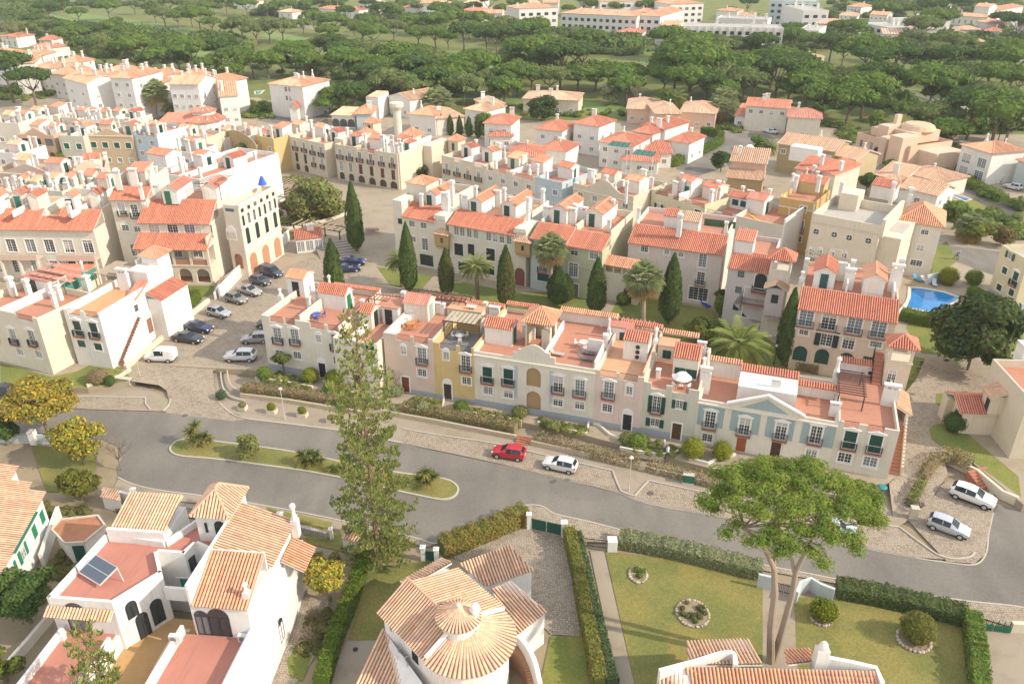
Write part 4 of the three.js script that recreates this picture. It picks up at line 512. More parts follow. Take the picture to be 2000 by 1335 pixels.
{
const h=new House({L:[1378,408],R:[1436,421],h:6.6,d:10,c:K.sky.map(v=>v*1.05),l:'light blue townhouse with teal terrace screens beside the olive house',floor:terracotta});grid(h,2,2,'w',{y0:1.8,dy:2.8});h.gaps([[1381,1398,411],[1410,1431,417]],'rail').walls();h.room(1420,404,5,3,2.1,'gx',{w:[['gw','front',.3,{v:1.2,c:[.01,.07,.08]}],['gw','front',.62,{v:1.2,c:[.01,.07,.08]}]],lod:0});h.chim(1399,398,4.4,.7).chim(1402,403,3.8,.5).chim(1447,398,3.4,.5);
}
{
const h=new House({L:[1436,421],R:[1531,441],h:7.2,d:11,c:K.ivory.map(v=>v*.9),l:'grey ivory townhouse with yellow slide and pink hut on its terrace',floor:terracotta});h.wins([['w',1453,452,{w:1.4,h:1.3,cur:1}],['gw',1484,457,{w:1.3,h:1.2,c:K.ivory,bare:1}]]);h.walls();h.room(1455,414,[1490,421],4,2.6,'gx',{w:[['gd','right',.4,{c:[.02,.12,.10]}]],mat:tileMats.pinkish,lod:1});h.chim(1463,398,2.6,.6,2).chim(1525,412,3,.5).chim(1500,400,3,.5);{const w=new MB();w.box(h.W-.02,h.W+.25,.0,8.4,-11,.1);w.build('party_wall',wallMat(K.white),h.t);}
const p=h.world(1.9,h.T,-1.6),s=thing('play_slide','small yellow plastic slide on the grey ivory terrace','slide',p,.4),b=new MB();b.tube([[0,1.1,-.6],[.5,.75,0],[1.1,.25,.5],[1.6,.1,.8]],.17,.17,7);b.build('chute',plain([.62,.38,.02],.4),s);const q=new MB();for(const z of[-.8,-.4])q.tube([[-.4,0,z],[0,1.5,z]],.04,.04,5);for(let i=1;i<5;i++)q.tube([[-.4+i*.08,i*.3,-.8],[-.4+i*.08,i*.3,-.4]],.03,.03,4);q.build('ladder',plain([.62,.38,.02],.4),s);
}
const ROWQ=new Row([535,258],[632,279],8),ROWR=new Row([653,281],[775.5,300.5],8);
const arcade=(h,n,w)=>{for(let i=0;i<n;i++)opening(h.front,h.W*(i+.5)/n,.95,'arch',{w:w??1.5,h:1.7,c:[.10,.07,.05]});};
{const h=new House({row:ROWQ,x0:535,x1:566,h:8,d:12,c:K.pale,l:'left grey cream arcaded townhouse of the three above the square'});grid(h,2,2,'f',{y0:3.2,dy:2.8,types:['d','f'],o:[{c:[.12,.03,.03],bare:1,ground:false},{w:1,bw:.4}]});arcade(h,2);h.gaps([[538,552,262]],'rail').walls();clutter(h,1,3,{kinds:['gx']});}
{const h=new House({row:ROWQ,x0:566,x1:600,h:7.8,d:12,c:K.pale.map(v=>v*.98),l:'middle grey cream arcaded townhouse of the three above the square'});grid(h,2,2,'f',{y0:3.2,dy:2.8,types:['d','f'],o:[{c:[.03,.05,.04],bare:1},{w:1,bw:.4}]});arcade(h,2);h.walls();clutter(h,1,3,{kinds:['gx','flat'].slice(0,1)});}
{const h=new House({row:ROWQ,x0:600,x1:633,h:7.8,d:12,c:K.pale,l:'right grey cream arcaded townhouse of the three, beside a shadowed gap'});grid(h,2,2,'f',{y0:3.1,dy:2.8,o:[{w:1},{w:1,bw:.4}]});h.walls();clutter(h,1,3,{kinds:['gz']});const b=new MB();b.box(h.W,h.W+3,0,8.6,-7,-3);b.build('rear_wing',wallMat(K.cream),h.t);}
{const h=new House({row:ROWR,x0:653,x1:690,h:8,d:13,c:K.pale.map(v=>v*.97),l:'first grey balconied townhouse left of the cream sunlit flank wall'});grid(h,2,2,'f',{y0:3.2,dy:2.8,o:[{w:1,bal:0},{w:1,bw:.45}]});arcade(h,2);h.walls();clutter(h,1,3,{kinds:['pyr']});}
{const h=new House({row:ROWR,x0:690,x1:733,h:8,d:13,c:K.pale,l:'middle grey townhouse of the arcaded terrace with a red brown door',});h.gaps([[695,706,287],[717,730,292]],'rail');grid(h,2,2,'f',{y0:3.2,dy:2.8,types:['d','f'],o:[{c:[.12,.03,.03],bare:1},{w:1,bw:.45}]});arcade(h,2,1.9);h.walls();clutter(h,1,3,{kinds:['gx']});}
{const h=new House({row:ROWR,x0:733,x1:775.5,h:8,d:17,c:K.pale.map((v,i)=>v*[1.02,1.0,1][i]),l:'end grey townhouse of the arcaded terrace with tall sunlit cream flank'});grid(h,2,2,'f',{y0:3.2,dy:2.8,types:['d','f'],o:[{c:[.12,.05,.03],bare:1},{w:1,bw:.3}]});arcade(h,2,1.9);h.walls();clutter(h,2,5,{kinds:['gx','pyr']});const b=new MB();b.box(h.W+.02,h.W+.3,0,8.1,-16.8,-.3);b.build('flank_wall',wallMat(K.cream),h.t);const q=new MB();q.box(h.W+.3,h.W+2.6,0,8.0,-17,-9);q.build('rear_wing',wallMat(K.cream),h.t);}
{const h=new House({L:[440,262],R:[499,283],h:6.2,d:10,c:[.44,.33,.17],l:'ochre house with broad curved blank gable',floor:terracotta});const W=h.W,cv=[];for(let i=0;i<=12;i++)cv.push([W*(1-i/12),6.2+1.9*Math.sin(Math.PI*(i/12)*.8+.25)]);h.prof=[[W-.003,6.2],...cv.slice(1,-1),[.003,6.2]];h.walls();clutter(h,2,4,{kinds:['gx']});}
{const h=new House({L:[497,263],R:[533,271],h:8,d:9,c:[.62,.46,.20],l:'bright yellow townhouse with small balcony beside the ochre gable',floor:terracotta});grid(h,2,2,'f',{y0:2.2,dy:3.2,types:['d','w'],o:[{c:K.dark},{}]});h.walls();clutter(h,1,3,{kinds:['shed']});}
// ---------- the cluster on the left
const villa=({roof='hip',rise=1.5,rm=tileMats.orange,over=.4,lod=1,ch=1,...o},cols=2,rows=1,type='w',g={})=>{const h=new House({d:9,floor:null,n:'villa',flat:1,...o});h.front.hole=false;h.T=h.h-.02;if(cols)grid(h,cols,rows,type,{flat:1,...g,o:(g.o??[]).concat([{},{},{},{}]).map(q=>({thin:1,bal:0,...q}))});if(g.r)gridR(h,g.r,rows,'w');h.walls();{const b=new MB();gableWalls(b,roof,0,h.W,0,-h.d,h.h,rise);b.build('gable',wallMat(h.c),h.t);}roofForm(h.t,roof,0,h.W,0,-h.d,h.h,rise,{mat:rm,lod,over,sp:o.sp??.4});for(let i=0;i<ch;i++)chimney(h.t,h.W*rr(.15,.85),-h.d*rr(.3,.8),h.h,rise+rr(.8,1.6),.6,pick([0,1,2]));return h;};
{
const h=new House({L:[-62,592],R:[71,622],h:8,d:8.5,c:K.cream.map((v,i)=>v*[.98,1.04,1.08][i]),l:'cream townhouse cut by the left edge with terrace wall pierced by arches',floor:terracotta});
h.wins([['f',25.7,657],['f',62,660],['f',-14,650],['w',38.7,687,{cur:1}],['w',75,692,{cur:1}]]).gaps([[30,60,616]],'rail').walls();h.chim(27,578,2.8,.7).chim(60,585,3.0,.6).chim(109,600,2.2,.5);h.room(48,570,5,3,2.2,'flat',{w:[['pf','front',.4,{dark:1}]]});h.box('dividing_wall',2,618,.25,7,1.2);
const p=h.top(45,578,h.T),b=new MB();for(let i=0;i<6;i++)for(let j=0;j<3;j++)b.box(p[0]+i*1.3,p[0]+i*1.3+1.0,h.T+2.5+j*.25,h.T+2.55+j*.25,p[2]-2.6-j*1.2,p[2]-1.7-j*1.2);b.build('stepped_tile_roof',plain([.5,.25,.18]),h.t);
}
{
const h=new House({L:[122,603],R:[192,612],h:8,d:15,c:K.white,l:'white townhouse with green shutters, orange terrace and outside stair beside the car park',floor:mat('orange terrace',[.62,.32,.16],{map:TX.terrace})});
h.wins([['gf',151,641,{c:[.03,.075,.05]}],['gf',183,645,{c:[.03,.075,.05]}],['gw',159,671,{c:[.03,.09,.07]}],['gw',191,677,{c:[.03,.09,.07]}]]).gaps([[130,154,605],[163,188,609]],'rail').walls();h.chim(172,567,2.2,.9,0).chim(168,552,3.4,.5,1).chim(246,566,3.2,.8,2).chim(118,586,2.2,.6);
{const W=h.W,D=h.d,b=new MB();b.box(W-3.2,W+.01,0,9.6,-D,-D+5.2);b.box(W-3.4,W-3.2,9.6,10.2,-D,-D+3);b.box(W-2.6,W-.02,9.6,10.8,-D,-D+2.6);b.box(W,W+2.2,0,6.2,-D+.3,-D+6.2);const r=b.build('tower',wallMat(K.white),h.t);roofForm(r,'pyr',W-2.6,W,-D+2.6,-D,10.8,1.1,{mat:tileMats.orange,lod:1});tileRoof(r,[[W-1.6,7.0,-D+8.4],[W+.2,7.0,-D+8.4],[W+.2,8.4,-D+5.3],[W-1.6,8.4,-D+5.3]],[0,0,1],{lod:1});tileRoof(r,[[W+2.4,6.2,-D+6.4],[W+2.4,6.2,-D+.2],[W,7,-D+.2],[W,7,-D+6.4]],[1,0,0],{lod:1});const s=new MB();for(let i=0;i<16;i++)s.box(W+.02,W+1,0,.3+i*.28,-1-i*.34-.34,-1-i*.34);s.build('outside_stair',plain([.38,.2,.11],.9),h.t);const w=new MB();for(let i=0;i<16;i++)w.box(W+1,W+1.15,0,1.1+i*.28,-1-i*.34-.34,-1-i*.34);w.build('stair_wall',wallMat(K.white),h.t);}
h.rwin('d',292,635,{c:[.28,.14,.09],ground:false});h.rwin('w',265,601,{w:.7,h:.9,bal:0,dark:1});h.pergola(190,560,[252,556],4.2,2.1,plain([.40,.33,.24],.8),11);{const p=h.top(128,575,h.T),b=new MB();b.box(p[0],p[0]+.1,h.T,h.T+1.6,p[2]-6,p[2]);b.build('green_screen',plain([.06,.24,.17],.8),h.t);}
}
{
const h=new House({L:[270,434],R:[409,436],h:9.6,d:10,c:K.ivory,l:'large cream house with twin red tiled roofs over a loggia and ground floor arches',floor:terracotta});
h.wins([['f',300,444,{bal:0,noped:1,w:1.7}],['f',336,444,{bal:0,noped:1,w:1.7}],['f',369,444,{bal:0,noped:1,w:1.7}],['f',403,444,{bal:0,noped:1,w:1.7}],['f',305,490,{bal:0,noped:1,w:1.5}],['f',345,490,{bal:0,noped:1,w:1.5}],['f',385,490,{bal:0,noped:1,w:1.5}]]);
h.eaves(4,2.6,{par:.1,sink:.4,o:{}});const W=h.W,t=h.t,b=new MB(),pd=2.6;const f={parent:t,hole:true,holes:[],M:new THREE.Matrix4()};const sh=new THREE.Shape([[0,0],[W,0],[W,3.3],[0,3.3]].map(p=>new THREE.Vector2(...p)));for(let i=0;i<4;i++)sh.holes.push(archPath(new THREE.Path(),W*(i+.5)/4-1.05,W*(i+.5)/4+1.05,.5,2.9));b.geo(new THREE.ExtrudeGeometry(sh,{depth:.3,bevelEnabled:false,curveSegments:8}),new THREE.Matrix4().makeTranslation(0,0,pd-.3));b.box(0,W,3.3,3.5,0,pd+.1);b.box(W-.3,W,0,3.3,0,pd-.3);b.box(0,.3,0,3.3,0,pd-.3);for(let i=0;i<5;i++)b.box(i/4*(W-.4),i/4*(W-.4)+.4,3.5,6.2,pd-.4,pd);b.box(W-.25,W,6.2,8,0,pd-.4);b.build('loggia',wallMat(K.cream),t);
const k=new MB();for(let i=0;i<4;i++)k.box(i/4*(W-.4)+.42,(i+1)/4*(W-.4)-.02,3.5,4.4,pd-.25,pd-.1);k.build('brick_parapet',plain([.40,.20,.13],.9),t);tileRoof(t,[[-.3,6.2,pd+.5],[W+.2,6.2,pd+.5],[W+.2,7.9,-.05],[-.3,7.9,-.05]],[0,0,1],{});const d=new MB();d.box(.3,W-.3,0,.5,.01,pd-.3);d.build('loggia_floor',terracotta,t);
hut(h,320,398,350,398,6,[.03,.15,.08],{mat:tileMats.pinkish});hut(h,398,393,425,394,5,K.ivory,{mat:tileMats.pinkish});h.chim(281,400,3.6,.5).chim(262,380,3,.6).chim(308,388,2.4,.7,2);{const q=new MB(),p=h.top(385,390,h.T);for(let i=0;i<6;i++)q.tube([[p[0]+i*.6,h.T+2.8,p[2]],[p[0]+i*.6+1.6,h.T+2.8,p[2]-5]],.06,.06,4);q.tube([[p[0],h.T+2.7,p[2]],[p[0]+4,h.T+2.7,p[2]]],.07,.07,4);q.tube([[p[0]+4,h.T,p[2]],[p[0]+4,h.T+2.7,p[2]]],.07,.07,4);q.build('pergola',wood,t);}
}
{
const h=new House({L:[434,399],R:[464,402],h:12.2,d:11,c:[.76,.65,.53],rows:3,l:'peach ornate wing with tiers of small arches on its sunlit flank',floor:terracottaPale});h.wins([['a',452,460,{w:1.6,h:1.2,dark:1}],['arch',466,510,{w:1.5,h:2.6,c:[.4,.16,.1]}],['p',448,410,{w:1.6,h:.5,bare:1,dark:1}]]).walls();const D=h.d;for(let i=0;i<7;i++)opening(h.right,D*(i+.5)/7,9.4,'aw',{w:.6,h:1.4,thin:1,dark:1});for(let i=0;i<6;i++)opening(h.right,D*(i+.5)/6,11.2,'p',{w:.7,h:.6,bare:1,dark:1});for(let i=0;i<4;i++)opening(h.right,D*(i+.5)/4,6.6,'aw',{w:1.0,h:2.2,thin:1,dark:1});for(let i=0;i<3;i++)opening(h.right,D*(i+.5)/3,2.0,'arch',{w:1.9,h:3.4,c:[.45,.22,.13]});const b=new MB();for(const y of[4.6,8.3,10.6])b.box(h.W,h.W+.15,y,y+.2,-D,.1);b.box(h.W-.1,h.W+.35,12.0,12.4,-D-.1,.2);b.build('string_course',wallMat(K.white),h.t);
const p=h.world(h.W-.9,12.4,-D*.8),s=thing('parasol','bright blue folded parasol on the ornate peach wing','parasol',p),q=new MB();q.cyl(0,0,0,2,.04,.04,6);q.build('pole',plain(K.steel),s);const c=new MB();c.cyl(0,0,.7,2.1,.75,.2,9);c.build('canopy',plain([.03,.12,.55],.7),s);
}
const ROWL=new Row([-45,446],[182,449],8.6);
for(const[x0,x1,a,l,n]of[[-45,68,0,'cream terrace house at left edge with wide tiled eave above two balcony bands',3],[68,105,0,'narrow cream house behind the feathery palm with sunken tiled eave',1],[105,182,0,'cream terrace house right of the feathery palm with wide tiled eave',2]]){
const h=new House({row:ROWL,x0,x1,h:8.6,d:10,c:K.ivory,l,floor:terracottaPale});grid(h,n,2,'f',{y0:2.2,dy:3.6,o:[{w:1.6,bal:0},{w:1.6,bal:0}]});h.eaves(n===1?2.4:3.6,n===1?1.4:2.2,{par:.1,sink:.4});if(n>1){const b=new MB();b.box(.05,h.W-.05,3.9,4.1,.0,1.6);b.box(.05,h.W-.05,4.1,4.9,1.45,1.6);b.build('balcony',plain([.60,.45,.36],.9),h.t);const q=new MB();for(let i=0;i<=n;i++)q.box(i/n*(h.W-.4)+.02,i/n*(h.W-.4)+.38,0,3.9,1.2,1.55);q.build('column',wallMat(K.ivory),h.t);clutter(h,n,4,{kinds:['gz']});}
if(x0===105){tileRoof(h.t,[[0,2.4,5.2],[h.W,2.4,5.2],[h.W,3.4,1.7],[0,3.4,1.7]],[0,0,1],{});const b=new MB();b.box(.2,h.W-.2,0,2.3,1.7,4.8);b.build('porch',wallMat(K.cream),h.t);}
}
{const h=new House({L:[214,389],R:[285,390],h:12.6,d:9,c:K.ivory,l:'tall white house with small red eave behind the twin roofed house',floor:terracotta});h.wins([['f',237,408,{noped:1,bal:1}],['f',262,412,{noped:1}],['w',244,445],['w',268,447],['f',262,488,{noped:1,bal:0,arch:1}]]);h.eaves(2.4,1.4,{par:1.4,sink:.3});clutter(h,1,4);}
{const h=new House({L:[305,336],R:[389,350],h:11,d:21,c:K.white,l:'big white block with long bare sunlit flank wall behind the twin roofed house',floor:terracotta});h.walls();h.room(290,322,5,4,2.3,'gx',{mat:tileMats.red});clutter(h,2,6);}
const addPed=(h,rise)=>{h.prof=[[h.W-.003,h.h],[h.W*.82,h.h],[h.W*.5,h.h+rise],[h.W*.18,h.h],[.003,h.h]];return h;};
{const h=addPed(new House({L:[-25,333],R:[134,343],h:9.5,d:10,c:[.60,.46,.38],cornice:9.2,l:'dusty pink pedimented house behind the left tiled terrace',floor:terracottaPale}),1.8);grid(h,5,2,'w',{y0:4.4,dy:3.1});h.walls();clutter(h,2,6);}
{const h=new House({L:[140,336],R:[205,330],h:10,d:10,c:K.peach.map(v=>v*1.15),l:'plain peach flank house with curved gable behind the tiled terrace',floor:terracotta});h.prof=[[h.W-.003,10],...[...Array(9)].map((_,i)=>[h.W*(1-(i+.5)/9),10+1.8*Math.sin(Math.PI*(i+.5)/9)]),[.003,10]];h.walls();clutter(h,1,4);}
{const h=addPed(new House({L:[33,262],R:[103,264],h:8.5,d:10,c:[.62,.42,.30],l:'tan pink loggia house with red sloped gable and three arches',floor:terracottaPale}),1.6);grid(h,3,2,'arch',{y0:3.4,dy:3.4,types:['arch','p'],o:[{w:1.7,h:2.2,c:[.30,.17,.11]},{w:2.0,h:1.6,dark:1,bare:1}]});h.walls();clutter(h,2,4);}
{const h=new House({L:[112,264],R:[161,266],h:8.6,d:10,c:[.58,.56,.46],l:'pale sage house with two rows of closed green shutters',floor:terracotta});grid(h,2,2,'gw',{y0:2.6,dy:3.6,types:['gd','gw'],o:[{c:[.02,.14,.08],w:1.2},{c:[.02,.14,.09],w:1.4,h:1.3}]});h.walls();clutter(h,2,4);}
{const h=addPed(new House({L:[166,262],R:[257,264],h:8.6,d:10,c:[.60,.46,.30],cornice:8.3,l:'tan pedimented house with green shutters and two brown doors up curved steps',floor:terracotta}),1.5);grid(h,4,2,'w',{y0:2.7,dy:3.5,types:['w','gw'],o:[{},{c:[.02,.12,.09],w:1.4,h:1.3}]});h.walls();clutter(h,2,5);}
{const h=new House({L:[257,256],R:[305,262],h:9.4,d:10,c:K.ice.map((v,i)=>v*[1,1.06,1.14][i]),l:'tall ice blue house with white flank on the left hill',floor:terracotta});grid(h,2,3,'w',{y0:1.8,dy:2.7});h.gaps([[262,278,259],[283,300,261]],'rail').walls();clutter(h,1,4);}
{const h=new House({L:[310,264],R:[402,270],h:7.4,d:8,c:K.cream,cornice:7.0,l:'low cream house with flat cornice below the round red roofed pavilion',floor:terracottaPale});grid(h,4,1,'w',{y0:4.6});h.walls();clutter(h,1,4);}
{const p=G(400,232,6),t=thing('pavilion','round white pavilion with two tiers of red conical roof','pavilion',[p[0],Y1,p[2]]),b=new MB();b.cyl(0,0,0,5.2,5,5,16);b.cyl(0,0,6.2,7.4,3,3,14);b.box(-11,-4,0,5,-3,4.4);const w=b.build('wall',wallMat(K.white),t);const cone=(r0,r1,y0,y1,n)=>{for(let i=0;i<n;i++){const a=i/n*6.2832,c=(i+1)/n*6.2832,P=(r,g,y)=>[Math.cos(g)*r,y,Math.sin(g)*r];tileRoof(w,r1<.1?[P(r0,c,y0),P(r0,a,y0),[0,y1,0]]:[P(r0,c,y0),P(r0,a,y0),P(r1,a,y1),P(r1,c,y1)],[Math.cos((a+c)/2),0,Math.sin((a+c)/2)],{lod:1,sp:.5});}};cone(5.6,2.9,5.1,6.5,12);cone(3.5,.05,7.4,8.8,10);roofForm(w,'shed',-11,-4,4.4,-3,5,1.1,{lod:1,sp:.5});for(let i=0;i<9;i++)opening({parent:w,M:new THREE.Matrix4().makeRotationY(.3+i*.36-1.2).multiply(new THREE.Matrix4().makeTranslation(0,0,5.0))},0,2.4,'pf',{bare:1,w:1.1,h:1.8,dark:1});}
const flats=(o,c,r,g={})=>{const h=villa({h:10,d:12,c:K.white.map(v=>v*.97),n:'apartment_house',cat:'apartment house',ch:3,roof:'hip',rise:1.8,sp:.6,...o},c,r,'w',{y0:1.9,dy:2.9,...g});return h;};
flats({L:[-45,106],R:[18,112],l:'white apartment house at far left edge with small dark windows'},3,3,{r:2});
flats({L:[24,124],R:[66,122],d:16,l:'white apartment house with pale orange roof second from the left edge'},3,2,{r:3});
flats({L:[100,143],R:[126,146],h:8,l:'small white apartment house between the left flats and shuttered tower'},2,2);
flats({L:[124,152],R:[168,163],h:11,d:10,roof:'gx',l:'white gabled flats with orange roof left of the tall shadowed block'},2,3,{r:2});
flats({L:[192,165],R:[216,162],h:9,d:10,l:'recessed white flats with balconies left of the white tower'},2,3);
flats({L:[214,151],R:[256,153],h:12.5,d:14,l:'tall white tower flats with pale orange roof beside the fan palms'},2,4,{r:2});
flats({L:[293,162],R:[330,158],h:9,l:'white flats directly behind the two fan palms'},2,3);
flats({L:[330,164],R:[386,165],h:11,d:12,roof:'gx',l:'white flats with a broad pale orange roof right of the fan palms'},4,3,{r:2});
flats({L:[388,160],R:[424,164],h:9.5,d:12,l:'white flats with rooftop chimneys set back beside the outside stair'},3,2);
flats({L:[428,188],R:[463,186],h:8.5,d:14,roof:'shed',l:'white flats at right end of the block with bright bare flank'},2,2,{r:2});
{const h=flats({L:[525,163],R:[590,169],h:9.5,d:13,l:'stand alone white house with tall chimneys beside the pines',ch:4},0,0,{r:2});for(const[x,y]of[[558,174],[565,174.5],[560,191],[567,192]])h.win('p',x,y,{w:.9,h:1.4,thin:1});}
villa({L:[565,212],R:[580,212],h:3.6,d:4,roof:'gz',c:K.white,rm:tileMats.red,l:'tiny white hut with red gabled roof on the car court',ch:0},0);
for(const[L,R,hh,d,l,n]of[[[-20,238],[34,240],9,10,'white house at the left edge with balustraded roof terrace',2],[[-10,296],[32,300],7,8,'white and peach house low at the left edge',1],[[36,228],[70,232],6.5,8,'white house with many tall chimneys above the loggia house',1],[[74,222],[112,226],6.5,9,'white house with spreading red roof on the left hill',1],[[118,228],[150,231],6.2,8,'white house with red hut and grey terrace above the sage house',1],[[155,232],[198,234],6.2,8,'white house with two small red roofs above the tan pedimented house',2],[[200,228],[250,234],6.2,8,'white house with green doored huts above the ice blue house',2],[[330,292],[372,298],7,8,'white house with round hut beside the cream cornice house',1],[[0,372],[60,378],8.8,7,'white terrace house behind the left tiled eave',2],[[66,368],[120,374],9.2,7,'white terrace house with big chimneys behind the feathery palm',2],[[128,366],[205,372],9.2,8,'white terrace house with red topped hut behind the left terrace',2],[[400,262],[436,270],6,6,'small peach house between round pavilion and ochre gable',1]]){const h=new House({L,R,h:hh,d,c:pick([K.white,K.white,K.ivory]),l,floor:pick([terracotta,terracottaPale])});grid(h,Math.max(2,Math.round(h.W/3)),2,'w',{y0:2,dy:2.8});h.walls();clutter(h,n,4+n*2);}
// ---------- villas and blocks in the middle distance
villa({L:[714,189],R:[738,190],h:6.4,d:9,c:K.white,roof:'shed',rise:.2,rm:tileMats.tan,over:0,l:'modern white cube house with a dark window',ch:0},1,1,'pf',{o:[{dark:1,w:2.4}]});
villa({L:[759,188],R:[800,196],h:5.4,d:12,roof:'gz',c:K.white,rm:tileMats.tan,l:'white gabled bungalow with weathered brown roof by the pines'},2,1,'p',{r:2});
villa({L:[800,222],R:[850,226],h:5.5,c:K.white,l:'white villa with red roof strip right of the round water tower'},2,1);
villa({L:[647,224],R:[692,226],h:3.6,c:K.white,roof:'shed',rise:.5,rm:tileMats.tan,l:'low white arcaded garage behind the arcaded terrace',ch:0},3,1,'arch',{y0:1.5,o:[{w:2.2,h:2.2,c:[.1,.1,.1]}]});
villa({L:[695,222],R:[725,222],h:4.5,c:K.ice,l:'small pale grey house left of the modern cube'},1,1);
{const p=G(778,262,Y1),t=thing('water_tower','round pale stone water tower behind the arcaded terrace','tower',[p[0],Y1,p[2]]),b=new MB();b.cyl(0,0,0,6.5,1.1,1.1,16);b.cyl(0,0,6.5,7.6,1.1,1.9,16);b.cyl(0,0,7.6,8.6,1.9,1.9,16);b.build('wall',wallMat(K.ivory),t);}
for(const[x,y,w,l,c]of[[716,262,4,'red pyramid roofed pavilion right of centre on the arcaded terrace',5.6],[728,238,2.8,'slim white turret with red pyramid roof beside the modern cube',8],[892,272,2.8,'cream turret with red pyramid roof left of the white villas',8.4],[805,262,4,'red pyramid roofed hut beside the water tower',6]]){const p=G(x,y,Y1+c),t=thing('turret',l,'turret',[p[0],Y1,p[2]],-.6),b=new MB();b.box(-w/2,w/2,0,c,-w/2,w/2);const r=b.build('wall',wallMat(K.cream),t);roofForm(r,'pyr',-w/2,w/2,w/2,-w/2,c,w*.42,{lod:1,mat:tileMats.orange,sp:.4});opening({parent:r,M:new THREE.Matrix4().makeTranslation(0,0,w/2)},0,c-1.4,'p',{dark:1,bare:1,w:.7,h:1.6});}
const V=(L,R,h,d,l,o={},c=2,r=1,g)=>villa({L,R,h,d,l,c:K.white,rm:tileMats.red,sp:.42,...o},c,r,'w',g);
V([853,232],[906,227],4.6,12,'white bungalow with wide pale orange hipped roof and row of young cypresses',{rm:tileMats.tan,c:K.ivory});
V([908,212],[945,218],4.4,10,'white bungalow with tan roof and tall chimney behind the cypress row',{rm:tileMats.tan});
V([948,205],[985,202],4.6,9,'cream bungalow with flat tan roof beside the round bush',{rm:tileMats.tan,c:K.ivory});
V([946,240],[998,243],6.2,9,'white villa with red hip roof left of the round bush',{},2,2);
V([957,266],[1000,266],3.4,6,'low white annexe with red roof below the left villa',{ch:0});
V([1048,251],[1098,256],6.2,9,'white villa with red hip roof right of the round bush',{},2,2,{r:2});
V([1121,240],[1170,247],7.4,8.5,'upper white villa with steep red hip roof',{},2,2,{r:2});
V([1119,264],[1172,268],4,9,'lower red hipped wing of the upper white villa',{ch:0});
V([1172,276],[1238,285],6,10,'white villa with red hip roof above the green awnings',{},3,2,{r:2});
V([1254,244],[1300,252],7.2,11,'white villa with wide red roof below the peach bungalows',{},2,2);
V([1238,256],[1275,262],6.6,7,'white villa block with slim chimney tower and roof deck',{ch:2},2,2);
V([1307,274],[1347,280],5,9,'white villa with red hip roof beside the curved hedge',{},2,1,{r:2});
V([1258,300],[1312,300],3.4,7,'low white villa with red sloping roof beside the pool terrace',{roof:'shed',ch:0});
V([996,305],[1060,306],5.4,9,'white villa with orange red hip roof behind the blue townhouse',{},2,1);
V([1055,290],[1105,296],5,8,'small white villa with red roof below the right villa',{},2,1);
V([1215,312],[1285,316],3.2,8,'white pool villa with red roof and green awnings',{ch:2},3,1,{o:[{}]});
V([1022,192],[1130,196],4.6,12,'wide tan bungalow with three stout chimneys by the golf course',{rm:tileMats.tan,c:K.cream,ch:3},4,1);
V([1226,212],[1285,214],4.2,15,'peach bungalow with broad faded pink roof, left half',{rm:tileMats.tan,c:K.peach.map(v=>v*1.1)},3,1);
V([1282,222],[1330,222],5.2,14,'peach bungalow with broad faded pink roof and dark palm, middle',{rm:tileMats.tan,c:K.peach.map(v=>v*1.1)},2,1);
V([1330,218],[1398,222],4.6,15,'peach bungalow with stepped faded roof and arched porch, right half',{rm:tileMats.tan,c:K.peach.map(v=>v*1.1)},3,1,{o:[{}]});
V([1436,225],[1545,234],3.6,12,'white two tier villa, lower red roofed storey',{roof:'shed',rise:1.2,ch:0},5,1);
V([1458,206],[1540,212],6.8,9,'white two tier villa, upper storey with red gabled roof',{c:K.ivory,roof:'gx',ch:2},4,1,{y0:5.4});
V([1540,228],[1604,232],6,10,'white wing with red roof at right of the two tier villa',{c:K.ivory,rm:tileMats.pinkish},1,1);
{const h=V([1522,280],[1632,296],6.6,11,'olive tan villa with ribbed tan roofs and white arched windows',{c:[.42,.33,.17],rm:tileMats.tan,roof:'gx',lod:0,sp:.45,ch:1},5,1,{y0:5});h.box('porch',1540,312,6,3,3);}
V([1620,300],[1672,312],5.6,9,'olive tan gabled wing beside the blue pool',{c:[.52,.42,.25],rm:tileMats.tan,roof:'gx',ch:1,lod:0},1,1);
V([1648,302],[1670,309],3.0,4,'low cream pool house with pale orange roof',{c:K.cream,rm:tileMats.orange,ch:0},2,1,{o:[{}]});
{const h=new House({n:'villa',L:[1676,258],R:[1780,286],h:5.6,d:14,c:[.70,.50,.36],l:'large salmon villa with faceted walls and arched entrance',floor:terracotta});grid(h,5,1,'p',{y0:3.2,o:[{w:.9,h:1.8}]});h.walls();const b=new MB(),W=h.W;b.box(W*.25,W*.45,5,8.2,-8,-2);b.box(W*.4,W*.8,5,7.6,-13,-4);b.box(W*.08,W*.25,5,7,-10,-3);b.box(W,W+5,0,4.6,-12,-3);b.box(W*.72,W*.95,0,7.6,-3,2.2);b.box(W*.5,W*.62,0,6.4,-2,1.2);b.box(W*.3,W*.36,8,10.4,-7.5,-6);b.build('upper_block',wallMat([.72,.53,.39]),h.t);const c=new MB();c.cyl(W*.6,-9,7.6,8.6,4.2,3.6,16);c.cyl(W*.6,-9,8.6,8.9,3.4,3.0,16);c.build('roof_drum',wallMat([.66,.46,.30]),h.t);opening({parent:h.t,M:new THREE.Matrix4().makeTranslation(0,0,0)},W*.42,1.8,'arch',{w:1.8,h:3.2,c:[.05,.03,.03]});}
V([1880,282],[1940,300],7,9,'tall white villa with pale orange roof and glazed balconies by the lane',{rm:tileMats.orange,ch:1},2,2,{types:['pf','pf'],o:[{w:2.4,cur:1},{w:2.4,cur:1}]});
V([1945,302],[2010,304],4.4,10,'low white villa with tan roof at right edge',{rm:tileMats.orange},2,1);
